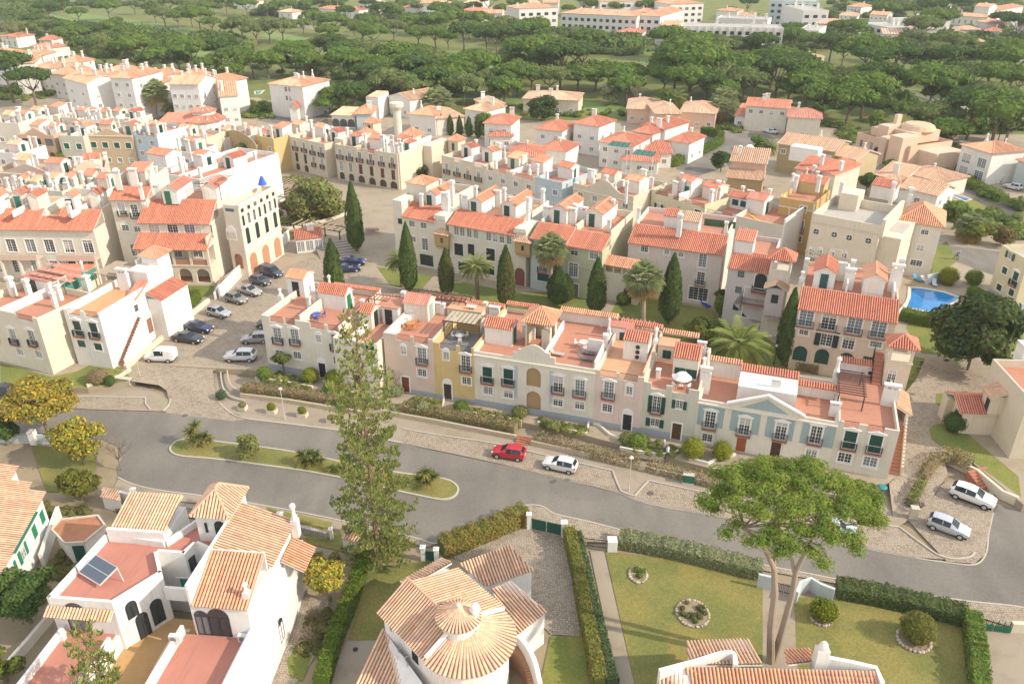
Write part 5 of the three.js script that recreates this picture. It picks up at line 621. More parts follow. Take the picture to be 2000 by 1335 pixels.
V([1990,312],[2050,330],5.6,8,'plain pale house flank cut by the right edge',{c:K.ice},1,1);
V([1712,342],[1762,352],3.6,8,'low white villa with weathered brown roof beside the lane, left wing',{rm:tileMats.tan,c:K.ivory,lod:0,roof:'shed'},2,1);
V([1762,335],[1840,356],3.6,9,'low white villa with weathered brown roof and curved chimney, right wing',{rm:tileMats.tan,c:K.ivory,lod:0},3,1);
V([1705,356],[1765,370],3.0,8,'low weathered tiled roof in front of the white lane villa',{rm:tileMats.tan,c:K.ivory,ch:0},1,1);
V([1760,366],[1832,382],3.4,8,'brown tiled gabled wing with white gable end by the small pool',{rm:tileMats.tan,roof:'gx',ch:0,lod:0},1,1,{r:2});
{const h=V([1428,314],[1496,320],6.4,7,'terracotta pink house with ribbed lower and upper roofs',{c:K.rose,rm:tileMats.tan,roof:'shed',lod:0,ch:1},0);tileRoof(h.t,[[-.4,3.6,3.4],[h.W+.3,3.6,3.4],[h.W+.3,4.8,0],[-.4,4.8,0]],[0,0,1],{mat:tileMats.tan});const b=new MB();b.box(0,h.W,0,3.5,0,3);b.build('front_wing',wallMat([.5,.36,.18]),h.t);}
{const h=V([1556,329],[1602,338],8,6,'white house with two stepped striped red roofs, upper left',{c:K.ivory,roof:'shed',lod:0,ch:1,sp:.3},0);}
V([1598,330],[1632,342],8.6,6,'white house with striped red roof and sunlit flank, upper right',{c:K.ivory,roof:'shed',lod:0,ch:1,sp:.3},0);
V([1556,356],[1598,364],6.4,5,'pale house with striped red lower roof between chimneys',{c:K.cream,roof:'shed',lod:0,ch:3,sp:.3},0);
{const h=new House({L:[1524,384],R:[1594,396],h:9.4,d:9,c:[.60,.41,.16],l:'yellow house with white pediment bands and balconied window',cornice:7.8,floor:terracotta});h.wins([['w',1569,408],['f',1563,441,{noped:1}],['gw',1559,466,{c:[.28,.1,.02]}]]).walls();const b=new MB();b.box(h.W*.3,h.W*.34,0,7.8,.0,.06);b.box(h.W*.95,h.W,0,9.2,0,.06);b.build('pilaster',plain(K.ivory),h.t);h.room(1552,374,5,3,2.0,'shed',{c:[.6,.45,.22],lod:0});h.chim(1545,372,3.4,.8,1).chim(1552,376,3.2,.6).chim(1640,388,2.4,.6);}
{const h=new House({n:'church_hall',cat:'hall',L:[1588,416],R:[1722,441],h:11,d:12,T:9.6,c:K.pale.map((v,i)=>v*[1.08,1.08,1.08][i]),l:'large cream hall with four round windows and grey flat roof',floor:paving});h.wins([['o',1594.5,452,{w:1}],['o',1630,458,{w:1}],['o',1659,464,{w:1}],['o',1696.5,470,{w:1}],['a',1585,493],['aw',1593,493,{w:1}],['a',1601,494],['a',1625,498],['aw',1637,497,{w:1.8}],['a',1649,501]]);h.walls();const b=new MB(),W=h.W;b.box(-.1,W+.1,4.6,4.85,0,.18);b.box(-.1,W+.1,9.6,9.8,0,.12);b.build('string_course',wallMat(K.pale),h.t);const q=new MB();q.box(W*.14,W*.42,9.5,12.4,-13,-9);q.box(W+.02,W+3.0,0,9.2,-12,-1);q.box(W+.0,W+.5,9.2,12,-12,0);q.build('upper_block',wallMat(K.cream),h.t);const f=new MB();f.box(W+.55,W+2.6,9.18,9.24,-9,-4);f.build('skylight',paving,h.t);h.chim(1596,375,3,.6).chim(1640,388,3,.6).chim(1738,400,4,.6);h.room(1698,385,4,2.6,2.2,'shed',{lod:0});}
{const h=villa({L:[1753,431],R:[1841,443],h:9,d:8.5,c:K.ivory,rise:2.2,rm:tileMats.orange,lod:0,sp:.3,over:.35,ch:0,l:'cream three storey house with orange hipped roof near the large pool'},0);h.front.hole=false;h.wins([['w',1773,446,{thin:1}],['w',1807,452,{thin:1}],['f',1765,481,{noped:1}],['w',1798,483,{thin:1,cur:1}],['w',1761,508,{thin:1}],['w',1790,513,{w:1.8}]]);h.chim(1771,414,4.2,.7,0,9);}
{const h=new House({L:[1958,478],R:[2010,508],h:8,d:10,c:[.64,.57,.38],plinth:.9,pc:[.4,.44,.48],l:'pale yellow house with dark green shutters cut by the right edge',floor:paving});h.wins([['s',1974,499],['gw',1963,528],['gf',1983,544,{bal:1}],['gw',1952,561],['gw',1976,571]]).walls();}
{const h=new House({L:[1940,700],R:[2012,778],h:7.6,d:9,c:K.pale.map(v=>v*.96),l:'tan grey house at right edge with tiled porch and brown doors',floor:terracotta});h.wins([]).walls();h.chim(1990,706,2.4,.9,2).chim(1997,700,3,.5);const b=new MB(),W=h.W;b.box(.3,4.2,0,2.9,0,3.6);b.box(.3,1.6,0,2.9,3.6,4.4);const r=b.build('porch',wallMat(K.cream),h.t);roofForm(r,'gz',.3,4.2,3.9,0,2.9,1.1,{over:.3,mat:tileMats.red});opening({parent:r,M:new THREE.Matrix4().makeTranslation(0,0,3.61)},3.0,1.2,'d',{bare:1,c:[.13,.06,.03]});opening({parent:r,M:new THREE.Matrix4().makeRotationY(-Math.PI/2).setPosition(.29,0,0)},1.8,1.1,'d',{bare:1,c:[.10,.05,.03]});const q=new MB();q.box(2.6,4.6,2.9,5.2,0,1.3);const s=q.build('turret',wallMat(K.cream),h.t);roofForm(s,'shed',2.6,4.6,1.3,0,5.2,.8,{over:.35,mat:tileMats.tan});opening({parent:s,M:new THREE.Matrix4().makeTranslation(0,0,1.31)},4,3.9,'p',{dark:1,bare:1,w:.7,h:1.5});}
const block=(L,R,h,d,l,o={},c=8,r=3,t='pf')=>{const q=new House({n:'apartment_block',cat:'apartment block',L,R,h,d,l,c:K.white.map(v=>v*.95),floor:paving,...o});q.front.hole=false;for(let j=0;j<r;j++)for(let i=0;i<c;i++)opening(q.front,q.W*(i+.5)/c,1.6+j*(h-1)/r,t,{bare:1,bal:0,w:q.W/c*.5,h:1.5,dark:1});gridR(q,Math.max(2,Math.round(d/5)),r,'p',{dy:(h-1)/r});q.T=h-.4;if(o.roof)q.T=h-.03;q.walls();if(o.roof)roofForm(q.t,'hip',0,q.W,0,-d,h,2,{mat:tileMats.orange,lod:1,sp:1});if(o.step){const b=new MB();for(let i=0;i<=c;i++)b.box(q.W*i/c-.15,q.W*i/c+.15,0,h,0,1.6);for(let j=1;j<r;j++)b.box(0,q.W,j*(h-1)/r-.1,j*(h-1)/r+.9,1.4,1.55);b.build('balcony_frame',wallMat(K.white),q.t);}for(let i=0;i<4;i++)chimney(q.t,q.W*rr(.05,.95),-d*rr(.2,.8),q.T,rr(1.5,3),1,0);return q;};
block([1014,17],[1090,14],12,18,'far white apartment block with balconied left end and orange roof, first from left',{roof:1},5,3);
block([1096,25],[1244,32],11,16,'far long white apartment block with orange roof, second from left',{roof:1},12,3);
block([1248,30],[1290,32],11,40,'far white apartment block seen end on with long sunny flank',{roof:1},3,3);
block([1335,50],[1530,54],11,14,'far white apartment block with four rows of deep framed balconies',{step:1},13,3);
block([1400,34],[1500,38],12,14,'far white stepped block behind the balcony block',{},7,3);
block([1570,20],[1620,20],12,50,'far white apartment block with long arcaded sunny flank',{},3,3);
block([1560,58],[1600,60],8,26,'far pale grey flank block beside umbrella pines',{},2,2);
block([1686,44],[1740,54],7,22,'far cluster of white stepped villas right of the blocks',{},4,2);block([1740,34],[1788,42],9,20,'far white stepped villa block behind the villa cluster',{},3,2);
block([1310,8],[1375,6],11,20,'farthest white block with red roof above the end on block',{roof:1},5,3);block([1172,2],[1300,1],11,16,'farthest long red roofed block at the top edge',{roof:1},8,3);
block([1505,0],[1600,2],14,16,'grey hazy block at the top edge behind pines',{c:K.ice},7,4);
for(const[L,R,h,l]of[[[1872,58],[1922,58],4.5,'white arched bungalow with brown roof beyond the golf trees'],[[1920,60],[1952,62],4.5,'white arched wing beside the far bungalow'],[[1885,82],[1910,84],4,'tiny white house with orange roof below the far bungalow'],[[1655,75],[1720,80],4.5,'long low orange house before the far stepped villas'],[[1860,30],[1930,34],5,'far grey roofed villa at upper right'],[[1950,20],[2000,12],6,'far white villa at the upper right corner'],[[622,16],[700,20],5,'white golf clubhouse with flat wings at top centre'],[[543,22],[570,24],4,'tiny white house left of the clubhouse at the top'],[[900,20],[960,22],5,'far white house cluster with orange roof above the pines'],[[785,14],[830,16],5,'far white house with red roof above the pine wood'],[[960,34],[1000,34],5,'far orange roofed house left of the apartment blocks'],[[1205,62],[1255,64],4,'low yellow house before the second apartment block'],[[1280,74],[1350,78],3.5,'row of low white garages before the blocks'],[[1390,82],[1424,84],3.5,'small orange roofed hut before the balcony block'],[[1550,112],[1600,116],3.5,'low white wall house beside the road pines'],[[75,78],[100,78],3.6,'small white gazebo with tan roof above the left flats'],[[455,2],[500,3],5,'white house at the top edge left of centre'],[[0,70],[30,72],5,'white villa at the left edge below bare poplars'],[[60,90],[92,94],4,'tan roofed bungalow near the left poplars'],[[1984,95],[2030,98],5,'tan roofed villa at the right edge beyond the golf trees']])V(L,R,h,10,l,{sp:1,rm:pick([tileMats.orange,tileMats.tan,tileMats.red]),over:.5,ch:1,...(h===4.5?{}:{})},Math.max(2,Math.round((R[0]-L[0])/12)),1,{types:[pick(['p','aw'])]});
for(const[L,R,h,d,l]of[[[66,130],[98,134],8,10,'white flats with two terraces between the left flats'],[[40,108],[82,108],9,10,'white flats with orange roof set behind the left edge flats'],[[116,120],[150,122],8,8,'white turreted flats below the pine wood'],[[166,148],[194,152],9,9,'white flats with balconies between gabled flats and recess'],[[256,158],[292,164],9.5,9,'white flats with stacked balconies right of the tower flats'],[[296,146],[322,148],8,8,'white flats peeping above the fan palms'],[[420,172],[440,174],7,9,'white stair block beside the bright flank'],[[350,148],[380,150],8.5,8,'white upper flats behind the broad orange roof'],[[205,138],[240,140],9,8,'white upper flats behind the tower with many chimneys']])flats({L,R,h,d,l,ch:4},3,3,{r:2});
for(let i=0;i<26;i++){const q=[[820,6],[858,9],[905,5],[940,26],[985,24],[1000,5],[1060,5],[1130,3],[1235,22],[1290,50],[1400,20],[1440,30],[1545,30],[1600,46],[1640,30],[1655,12],[1700,28],[1725,66],[1790,56],[1820,10],[1845,66],[1905,12],[1930,46],[1975,36],[1990,52],[700,5]][i];V([q[0],q[1]],[q[0]+rr(26,44),q[1]+rr(0,2)],rr(5,8.5),rr(10,16),`far house ${['with orange roof', 'with flat wing', 'among pines', 'with bright flank', 'with tan roof'][i % 5]}, ${['far left', 'left', 'mid left', 'central', 'mid right', 'right', 'far right'][Math.min(6, Math.floor((q[0] - 650) / 195))]}, ${q[1] < 12 ? 'top edge' : q[1] < 35 ? 'second line' : 'third line'} ${['by pine gap', 'by taller block', 'behind crowns', 'in the open'][Math.floor(i / 5) % 4]}`,{sp:1.2,rm:pick([tileMats.orange,tileMats.tan]),over:.4,roof:pick(['hip','gx','shed'])},4,2,{types:['p','p']});}
// ---------- the villas in the foreground
const gh=(px,py,h)=>G(px,py,h);
const roofPoly=(parent,pts,m=tileMats.tan,o={})=>tileRoof(parent,pts.map(p=>p.length===3&&o.local?p:gh(...p)),null,{mat:m,sp:.25,...o});
const wallFace=(x0,z0,x1,z1)=>{const a=Math.atan2(-(z1-z0),x1-x0);return new THREE.Matrix4().makeRotationY(a).setPosition(x0,0,z0);};
const outline=(b,poly,w,y0,y1,skip=[])=>poly.forEach((p,i)=>{if(skip.includes(i))return;const q=poly[(i+1)% poly.length],l=Math.hypot(q[0]-p[0],q[1]-p[1]),o=b.M;b.M=wallFace(p[0],p[1],q[0],q[1]);b.box(-.01,l+.01,y0,y1,-w,0);b.M=o;});
const floorAt=(name,poly,y,m,parent)=>{const b=new MB();b.prism(poly,y-.1,y);return b.build(name,m,parent);};
{
const h=new House({n:'villa',base:0,L:[90,1166],R:[217.5,1176],h:6.6,l:'large white villa at lower left with red roof terraces, solar panels and tiled tower'}),t=h.t,b=new MB();
const P=[[0,0],[5.25,0],[7.43,-3.48],[5.9,-5.7],[8.2,-5.7],[8.6,-7.0],[10.3,-6.3],[11.2,-7.2],[11.2,-11],[7.9,-11],[5.9,-7.0],[.5,-7.5]];
b.prism(P,0,5.85);outline(b,P,.25,5.85,6.6,[7,8]);b.box(.9,5.9,0,6.9,-11,-7.02);b.box(.9,5.9,6.9,7.35,-7.3,-7.02);b.box(8.5,11.3,5.8,8.8,-11.5,-7.9);b.box(11.05,15.6,0,6.25,-10.6,-.6);b.box(11.05,11.25,6.2,8.3,-10.6,-.6);b.box(11.25,15.6,6.2,8.1,-4.9,-4.72);b.prism([[15.6,-12],[16.3,-11],[16.9,-5],[17.1,1],[17.1,7],[15.6,7]],0,3.2);b.prism([[15.6,-10.6],[15.9,-10.5],[16.0,-.6],[16.0,6.5],[15.6,6.5]],3.2,4.4);b.box(9.9,15.7,0,3.1,-.6,7);b.box(.6,5.0,0,3.1,0,8);b.box(7.4,11.1,3.9,5.2,-3.4,-3.15);b.box(7.0,11.1,0,3.9,-5.8,-5.6);
b.box(.6,.85,3.1,3.9,.02,8);b.box(4.75,5.0,3.1,3.9,.9,8);b.box(9.9,10.15,3.1,4.1,-.6,7);b.box(15.45,15.7,3.1,4.3,-.6,7);h.wall=b.build('wall',wallMat([.80,.775,.74]),t);
floorAt('roof_terrace',[[.3,-.28],[5.1,-.28],[7.1,-3.5],[5.6,-5.6],[5.6,-6.95],[.75,-7.0]],5.98,redPaint,t);floorAt('roof_terrace',[[5.6,-5.95],[8.0,-5.95],[8.4,-7.2],[8.4,-10.6],[7.9,-10.6],[5.7,-7.0]],5.985,redPaint,t);floorAt('roof_terrace',[[8.4,-7.2],[10.3,-6.6],[11.05,-7.3],[11.05,-7.88],[8.4,-7.88]],5.99,redPaint,t);floorAt('terrace',[[.86,.02],[4.74,.02],[4.74,8],[.86,8]],3.2,redPaint,t);floorAt('terrace',[[10.16,-.58],[15.44,-.58],[15.44,7],[10.16,7]],3.2,redPaint,t);floorAt('courtyard_deck',[[4.9,0],[7.3,-3.4],[10,-3.4],[9.9,8],[4.9,8]],1.6,mat('ochre tiles',[.48,.29,.12],{map:TX.terrace}),t);
roofForm(t,'shed',1.0,5.8,-7.3,-11,6.95,1.15,{mat:tileMats.tan,over:.05});roofForm(t,'hip',8.5,11.3,-7.9,-11.5,8.8,1.6,{mat:tileMats.tan,over:.28});roofForm(t,'shed',11.3,15.55,-.62,-4.7,6.3,1.75,{mat:tileMats.orange,over:.08});roofForm(t,'shedr',11.3,15.9,-4.95,-10.6,6.5,1.6,{mat:tileMats.tan,over:.02});tileRoof(t,[[-.15,5.35,.75],[5.2,5.35,.75],[5.2,5.75,.02],[-.15,5.75,.02]],null,{mat:tileMats.tan});tileRoof(t,[[17.6,4.2,-7],[17.6,4.2,-10],[15.7,5.2,-10],[15.7,5.2,-7]],null,{mat:tileMats.orange});
const S=(a,c,n)=>{const q=new MB(),L=(u,v,w)=>{const A=[.68,6.35,-2.98],B=[3.22,6.35,-1.77],D=[1.97,7.55,-3.81];return[A[0]+(B[0]-A[0])*v+(D[0]-A[0])*u,A[1]+(D[1]-A[1])*u+w,A[2]+(B[2]-A[2])*v+(D[2]-A[2])*u];};return[q,L];};
{const[f,L]=S();for(const w of[0]){const c=[[0,0],[0,1],[1,1],[1,0]];f.quad(...c.map(([u,v])=>L(u,v,.06)));f.quad(...c.map(([u,v])=>L(u,v,-.04)).reverse());c.forEach((p,i)=>{const q=c[(i+1)% 4];f.quad(L(...p,-.04),L(...q,-.04),L(...q,.06),L(...p,.06));});}const fr=f.build('solar_collector',plain([.62,.62,.60],.4),t);for(const[a,c]of[[.03,.485],[.515,.97]]){const q=new MB();q.quad(L(a,.03,.07),L(a,.97,.07),L(c,.97,.07),L(c,.03,.07));q.build('panel',mat('solar glass',[.10,.125,.16],{roughness:.18}),fr);}const k=new MB();k.tube([L(1,.05,0),[1.97,5.9,-3.81]],.04,.04,5);k.tube([L(1,.95,0),[4.5,5.9,-2.8]],.04,.04,5);k.tube([[.5,6.6,-3.2],[1.6,6.6,-4.4]],.28,.28,10);k.build('water_tank',plain(K.white,.5),fr);}
const bk={dark:1,fc:K.dark,bare:1},FF=(x0,z0,x1,z1,y=0)=>({parent:t,M:wallFace(x0,z0,x1,z1).multiply(new THREE.Matrix4().makeTranslation(0,y,0))});
opening(FF(0,0,5.25,0),2.0,4.35,'pf',{...bk,w:1.7,h:2.1,arch:1,cur:1});const RW=FF(5.25,0,7.43,-3.48);opening(RW,1.2,4.7,'pf',{...bk,w:.9,h:1.2,arch:1});opening(RW,3.0,3.0,'pf',{...bk,w:1.0,h:2.0,arch:1});opening(RW,1.7,2.6,'pf',{...bk,w:1.0,h:2.0,arch:1});
opening(FF(11.05,-.6,15.6,-.6),.75,4.3,'pf',{...bk,w:1.1,h:2.0,arch:1});opening(FF(11.05,-.6,15.6,-.6),2.1,4.3,'pf',{...bk,w:1.7,h:2.0,arch:1});opening(FF(8.5,-7.9,11.3,-7.9),.8,7.5,'p',{...bk,w:.22,h:1});opening(FF(8.5,-7.9,11.3,-7.9),2.0,7.0,'pf',{...bk,w:.9,h:1.7,arch:1});opening(FF(11.3,-7.9,11.3,-11.5),2.4,7.6,'p',{...bk,w:.25,h:.9});opening(FF(16.98,1,16.9,-5),3.6,2.0,'aw',{...bk,w:.9,h:1.8});opening(FF(8.25,-5.75,8.65,-7.05),.5,5.0,'p',{...bk,w:.7,h:1.4});opening(FF(7.0,-5.58,11,-5.58),2.6,5.0,'p',{...bk,w:.8,h:1.5});
{const q=new MB();q.box(7.4,10.9,1.6,3.9,-5.55,-5.5);q.build('green_panel',plain([.04,.22,.16],.5),t);}
{const q=new MB(),c=smooth([[9.2,0,5],[8.9,0,1.8],[8.95,0,-.9],[9.3,0,-1.5],[9.9,0,-1.55]],6);for(let i=0;i<c.length-1;i+=1){const d=c[i];q.cyl(d[0],d[2],1.6,2.3,.07,.07,6,false);}strip(q,c,.3,2.3,2.45);q.build('balustrade',plain([.62,.50,.36]),t);}
for(const[x,y,z]of[[9.75,3.9,.6],[14.6,3.25,-.5]]){const q=new MB();q.box(x,x+.9,y,y+.65,z,z+.35);const m=q.build('air_conditioner',plain([.7,.68,.64],.5),t),f=new MB();f.geo(new THREE.CylinderGeometry(.24,.24,.04,14),new THREE.Matrix4().makeRotationX(Math.PI/2).setPosition(x+.34,y+.33,z+.36));f.build('fan',plain([.2,.2,.2]),m);}
chimney(t,15.3,-1.5,6.4,1.7,.5,1);chimney(t,16.0,-10.2,5.2,3.6,.6,1);chimney(t,1.0,.9,3.1,1.2,.4,1);
}
{
const h=new House({n:'villa',base:0,L:[3,1112],R:[86,962],h:4.6,d:8,l:'white villa cut by the left edge with orange tiled roof and green shutters'}),t=h.t,W=h.W,b=new MB();b.box(0,W,0,4.5,-8,-.4);b.box(W*.8,W*1.12,0,4.6,-8,-1.8);b.box(W*1.12,W*1.5,0,4.2,-8,-4.5);h.wall=b.build('wall',wallMat([.80,.775,.74]),t);tileRoof(t,[[-1,4.6,.1],[W+.1,4.6,.1],[W+.1,7.2,-8],[-1,7.2,-8]],null,{mat:tileMats.tan});tileRoof(t,[[W*.8,4.9,-1.5],[W*1.12+.2,4.9,-1.5],[W*1.12+.2,6.9,-8],[W*.8,6.9,-8]],null,{mat:tileMats.tan});tileRoof(t,[[W*1.12,4.3,-4.2],[W*1.52,4.3,-4.2],[W*1.52,5.4,-8],[W*1.12,5.4,-8]],null,{mat:tileMats.tan});
const F={parent:t,M:new THREE.Matrix4().makeTranslation(0,0,-.39)};for(const u of[.18,.42,.70,.9])opening(F,W*u,2.6,u>.5?'gw':'s',{w:.9,h:1.3,c:[.02,.22,.12],thin:1});const g=new MB();g.box(W*.25,W*.78,4.05,4.2,-.4,.05);g.build('gutter',plain([.02,.22,.16]),t);opening({parent:t,M:new THREE.Matrix4().makeTranslation(0,0,-1.79)},W*1.05,2.6,'gw',{w:.9,h:1.2,c:[.02,.22,.12],thin:1});
}
{
const h=new House({n:'villa',base:0,L:[740,1195],R:[832,1288],h:5.5,l:'villa with ribbed tan roofs gathered round a conical round tower'}),t=h.t,b=new MB();
b.box(.2,6.2,0,5.45,-6.9,-.25);for(const x of[.2,6.2])b.tri([x,5.4,-.25],[x,5.4,-6.9],[x,7.0,-2.8]),b.tri([x,5.4,-6.9],[x,5.4,-.25],[x,7.0,-2.8]);b.cyl(6.2,-3.5,0,5.4,3.2,3.2,24);b.cyl(6.0,-3.1,5.4,7.62,1.28,1.28,24);h.wall=b.build('wall',wallMat([.80,.775,.74]),t);
tileRoof(t,[[-.1,5.45,.1],[6.25,5.45,.1],[6.25,7.1,-2.8],[-.1,7.1,-2.8]],null,{mat:tileMats.tan});tileRoof(t,[[6.25,5.6,-7.3],[.4,5.6,-7.3],[.4,7.1,-2.8],[6.25,7.1,-2.8]],null,{mat:tileMats.tan});ridge(t,[[[-.1,7.15,-2.8],[6.2,7.15,-2.8]]],tileMats.tan);const cone=(cx,cz,r0,y0,r1,y1,n,a0,a1)=>{for(let i=0;i<n;i++){const a=a0+(a1-a0)*i/n,c=a0+(a1-a0)*(i+1)/n,Q=(r,g,y)=>[cx+Math.cos(g)*r,y,cz+Math.sin(g)*r];tileRoof(t,r1<.05?[Q(r0,c,y0),Q(r0,a,y0),[cx,y1,cz]]:[Q(r0,c,y0),Q(r0,a,y0),Q(r1,a,y1),Q(r1,c,y1)],null,{mat:tileMats.tan,sp:2*r0*Math.sin((c-a)/2),base:1});}};cone(6.0,-3.1,1.6,7.58,.02,8.4,36,0,6.2832);cone(6.2,-3.5,3.7,5.35,1.0,6.5,34,-1.62,1.62);
{const v=new MB();v.tube([[6.2,6.0,.15],[6.2,6.95,-1.9]],.18,.18,6);v.tube([[6.2,5.6,-7.25],[6.2,6.9,-4.2]],.18,.18,6);v.build('verge',plain(K.white),t);const q=new MB();q.cyl(6.0,-3.1,8.25,8.6,.14,.12,10);q.geo(new THREE.SphereGeometry(.19,12,8),new THREE.Matrix4().makeTranslation(6,8.68,-3.1));q.build('finial',plain([.6,.6,.58],.4),t);const c=new MB();c.cyl(6.9,-3.9,6.4,8.4,.3,.28,12);c.cyl(6.9,-3.9,8.4,8.55,.42,.36,12);c.geo(new THREE.SphereGeometry(.34,12,8),new THREE.Matrix4().makeTranslation(6.9,8.62,-3.9));c.build('chimney',wallMat(K.white),t);}
const lw=new MB(),wp=(pts,y)=>pts.map(p=>h.loc(G(...p)));
const addWing=(pts,m)=>{const q=pts.map(p=>h.loc(G(...p))),c=q.reduce((s,p)=>[s[0]+p[0]/q.length,s[1]+p[2]/q.length],[0,0]);tileRoof(t,q,null,{mat:m??tileMats.tan});const w=new MB();w.prism(q.map(p=>[c[0]+(p[0]-c[0])*.93,c[1]+(p[2]-c[1])*.93]),0,Math.min(...q.map(p=>p[1]))-.12);w.build('wing_wall',wallMat([.80,.775,.74]),t);};
addWing([[897,1100,5.0],[950,1144,3.7],[1043,1113,3.7],[996,1064,5.0]]);addWing([[960,1150,4.9],[1006,1242,3.6],[1068,1194,3.6],[998,1133,4.9]]);addWing([[783,1137,4.3],[798,1146,4.9],[882,1099,4.9],[863,1088,4.3]]);addWing([[747,1226,3.4],[690,1345,2.2],[790,1400,2.0],[838,1352,3.2]]);
const F={parent:t,M:new THREE.Matrix4().makeTranslation(0,0,-.24)};opening(F,4.3,4.1,'w',{dark:1,grid:1,w:.8,h:.95,thin:1});opening(F,1.2,4.6,'p',{w:.5,h:.8,bare:1});for(const[u,r]of[[2.3,.65],[3.3,.65]]){const q=new MB();q.geo(new THREE.CylinderGeometry(r,r,.08,20),new THREE.Matrix4().makeRotationX(Math.PI/2).setPosition(u,3.5-(u-2.3)*.2,.35));q.tube([[u,3.4,-.24],[u,3.4,.35]],.04,.04,5);q.build('satellite_dish',plain([.66,.68,.70],.5),t);}
const FL=[[7,-.5],[9.2,-2.6],[14,-6.5],[16,-2],[11,5],[7,3]];floorAt('patio',FL,2.2,mat('orange patio paving',[.60,.37,.20],{map:TX.terrace}),t);{const q=new MB(),c=smooth([[930,1222,2.2],[985,1240,2.2],[1018,1262,2.2],[1042,1300,2.2],[1055,1350,2.2]].map(p=>h.loc(G(...p))),6);strip(q,c.map(p=>[p[0],0,p[2]]),.35,0,3.1);q.build('curved_wall',wallMat(K.white),t);const d=smooth([[1003,1262,1.8],[1022,1285,1.4],[1036,1312,1.0],[1045,1350,.6]].map(p=>h.loc(G(...p))),4);for(let i=0;i<d.length-1;i++){const s=new MB();s.M=new THREE.Matrix4().makeTranslation(d[i][0],0,d[i][2]).multiply(new THREE.Matrix4().makeRotationY(Math.atan2(-(d[i+1][2]-d[i][2]),d[i+1][0]-d[i][0])));s.box(-.02,.36,0,d[i][1]+.5,-.45,.45);s.build('step',plain([.40,.22,.13],.9),t);}}
}
{
const p0=G(1500,1335,0),t=thing('villa','low villa at bottom edge seen as orange tiled roof with white chimney wall','house',[p0[0],0,p0[2]]),L=(x,y,h)=>{const g=G(x,y,h);return[g[0]-p0[0],g[1],g[2]-p0[2]];};
const b=new MB(),P=[[1290,1318,4.2],[1345,1302,4.8],[1620,1292,4.9],[1712,1310,4.4],[1760,1440,3.0],[1285,1440,3.0]].map(p=>L(...p));b.prism(P.map(p=>[p[0],p[2]]),0,2.9);b.prism([[1347,1290,3.4],[1350,1260,3.4],[1458,1256,3.4],[1480,1290,3.4]].map(p=>{const q=L(...p);return[q[0],q[2]];}),0,3.3);b.build('wall',wallMat(K.white),t);
tileRoof(t,[L(1338,1302,4.85),L(1385,1420,3.1),L(1745,1420,3.1),L(1712,1310,4.75),L(1620,1293,4.95)].map((p,i)=>i===4?[p[0],4.9,p[2]]:p).slice(0,4),null,{mat:tileMats.orange});tileRoof(t,[L(1290,1316,4.4),L(1280,1420,3.0),L(1383,1420,3.1),L(1338,1303,4.8)],null,{mat:tileMats.tan});tileRoof(t,[L(1343,1254,3.5),L(1345,1300,4.5),L(1490,1298,4.5),L(1463,1248,3.5)],null,{mat:tileMats.tan});tileRoof(t,[L(1534,1270,3.6),L(1540,1298,4.4),L(1590,1292,4.4),L(1583,1272,3.6)],null,{mat:tileMats.orange});ridge(t,[[L(1338,1300,4.9),L(1392,1335,4.2)]],tileMats.tan);
const w=new MB();strip(w,smooth([L(1288,1311,5.0),L(1350,1291,5.2),L(1432,1272,5.2),L(1437,1300,5.0)],4),.32,2.9,5.15);w.build('parapet_wall',wallMat(K.white),t);const c=new MB(),q=L(1603,1285,5),e=L(1592,1283,4.9);c.box(q[0]-.45,q[0]+.45,2.9,6.0,q[2]-.35,q[2]+.35);c.geo(new THREE.SphereGeometry(.46,12,8),new THREE.Matrix4().makeScale(.85,1.5,.75).setPosition(q[0],6.0,q[2]));strip(c,[L(1615,1284,5.2),L(1665,1294,5),L(1712,1303,4.9),L(1724,1335,4.6)].map((p,i)=>Object.assign(p,{dy:-i*.18})),.32,2.9,5.3);c.build('chimney',wallMat(K.white),t);
}
{
for(const[pts,h,l,c]of[[[[103,1035],[118,1018],[190,1010],[203,1028],[165,1060],[128,1062]],2.4,'flat roofed garden store with green door between the two lower left villas',K.white],[[[197,970],[203,958],[232,962],[235,978]],1.5,'small tiled meter hut by the lower left gate',K.white],[[[667,1050],[672,1040],[705,1045],[703,1062]],1.6,'small tiled meter hut beside the tall conifer',K.white]]){const q=pts.map(p=>G(...p,h)),c0=q.reduce((s,p)=>[s[0]+p[0]/q.length,s[1]+p[2]/q.length],[0,0]),t=thing('outbuilding',l,'hut',[c0[0],0,c0[1]]),b=new MB(),P=q.map(p=>[p[0]-c0[0],p[2]-c0[1]]);b.prism(P.map(p=>p.map(v=>v*.94)),0,h);const r=b.build('wall',wallMat(c),t);if(h>2){floorAt('roof',P,h+.08,mat('rusty flat roof',[.42,.18,.10],{map:TX.earth}),t);const k=new MB();outline(k,P,.14,h,h+.25);k.build('parapet',wallMat(K.pale),t);opening({parent:r,M:wallFace(P[5][0]*.95,P[5][1]*.95,P[4][0]*.95,P[4][1]*.95)},.9,1,'gd',{c:K.green,bare:1});}else tileRoof(r,[[P[0][0],h,P[0][1]],[P[3][0],h,P[3][1]],[P[2][0],h+.45,P[2][1]],[P[1][0],h+.45,P[1][1]]],null,{mat:tileMats.tan});}
}
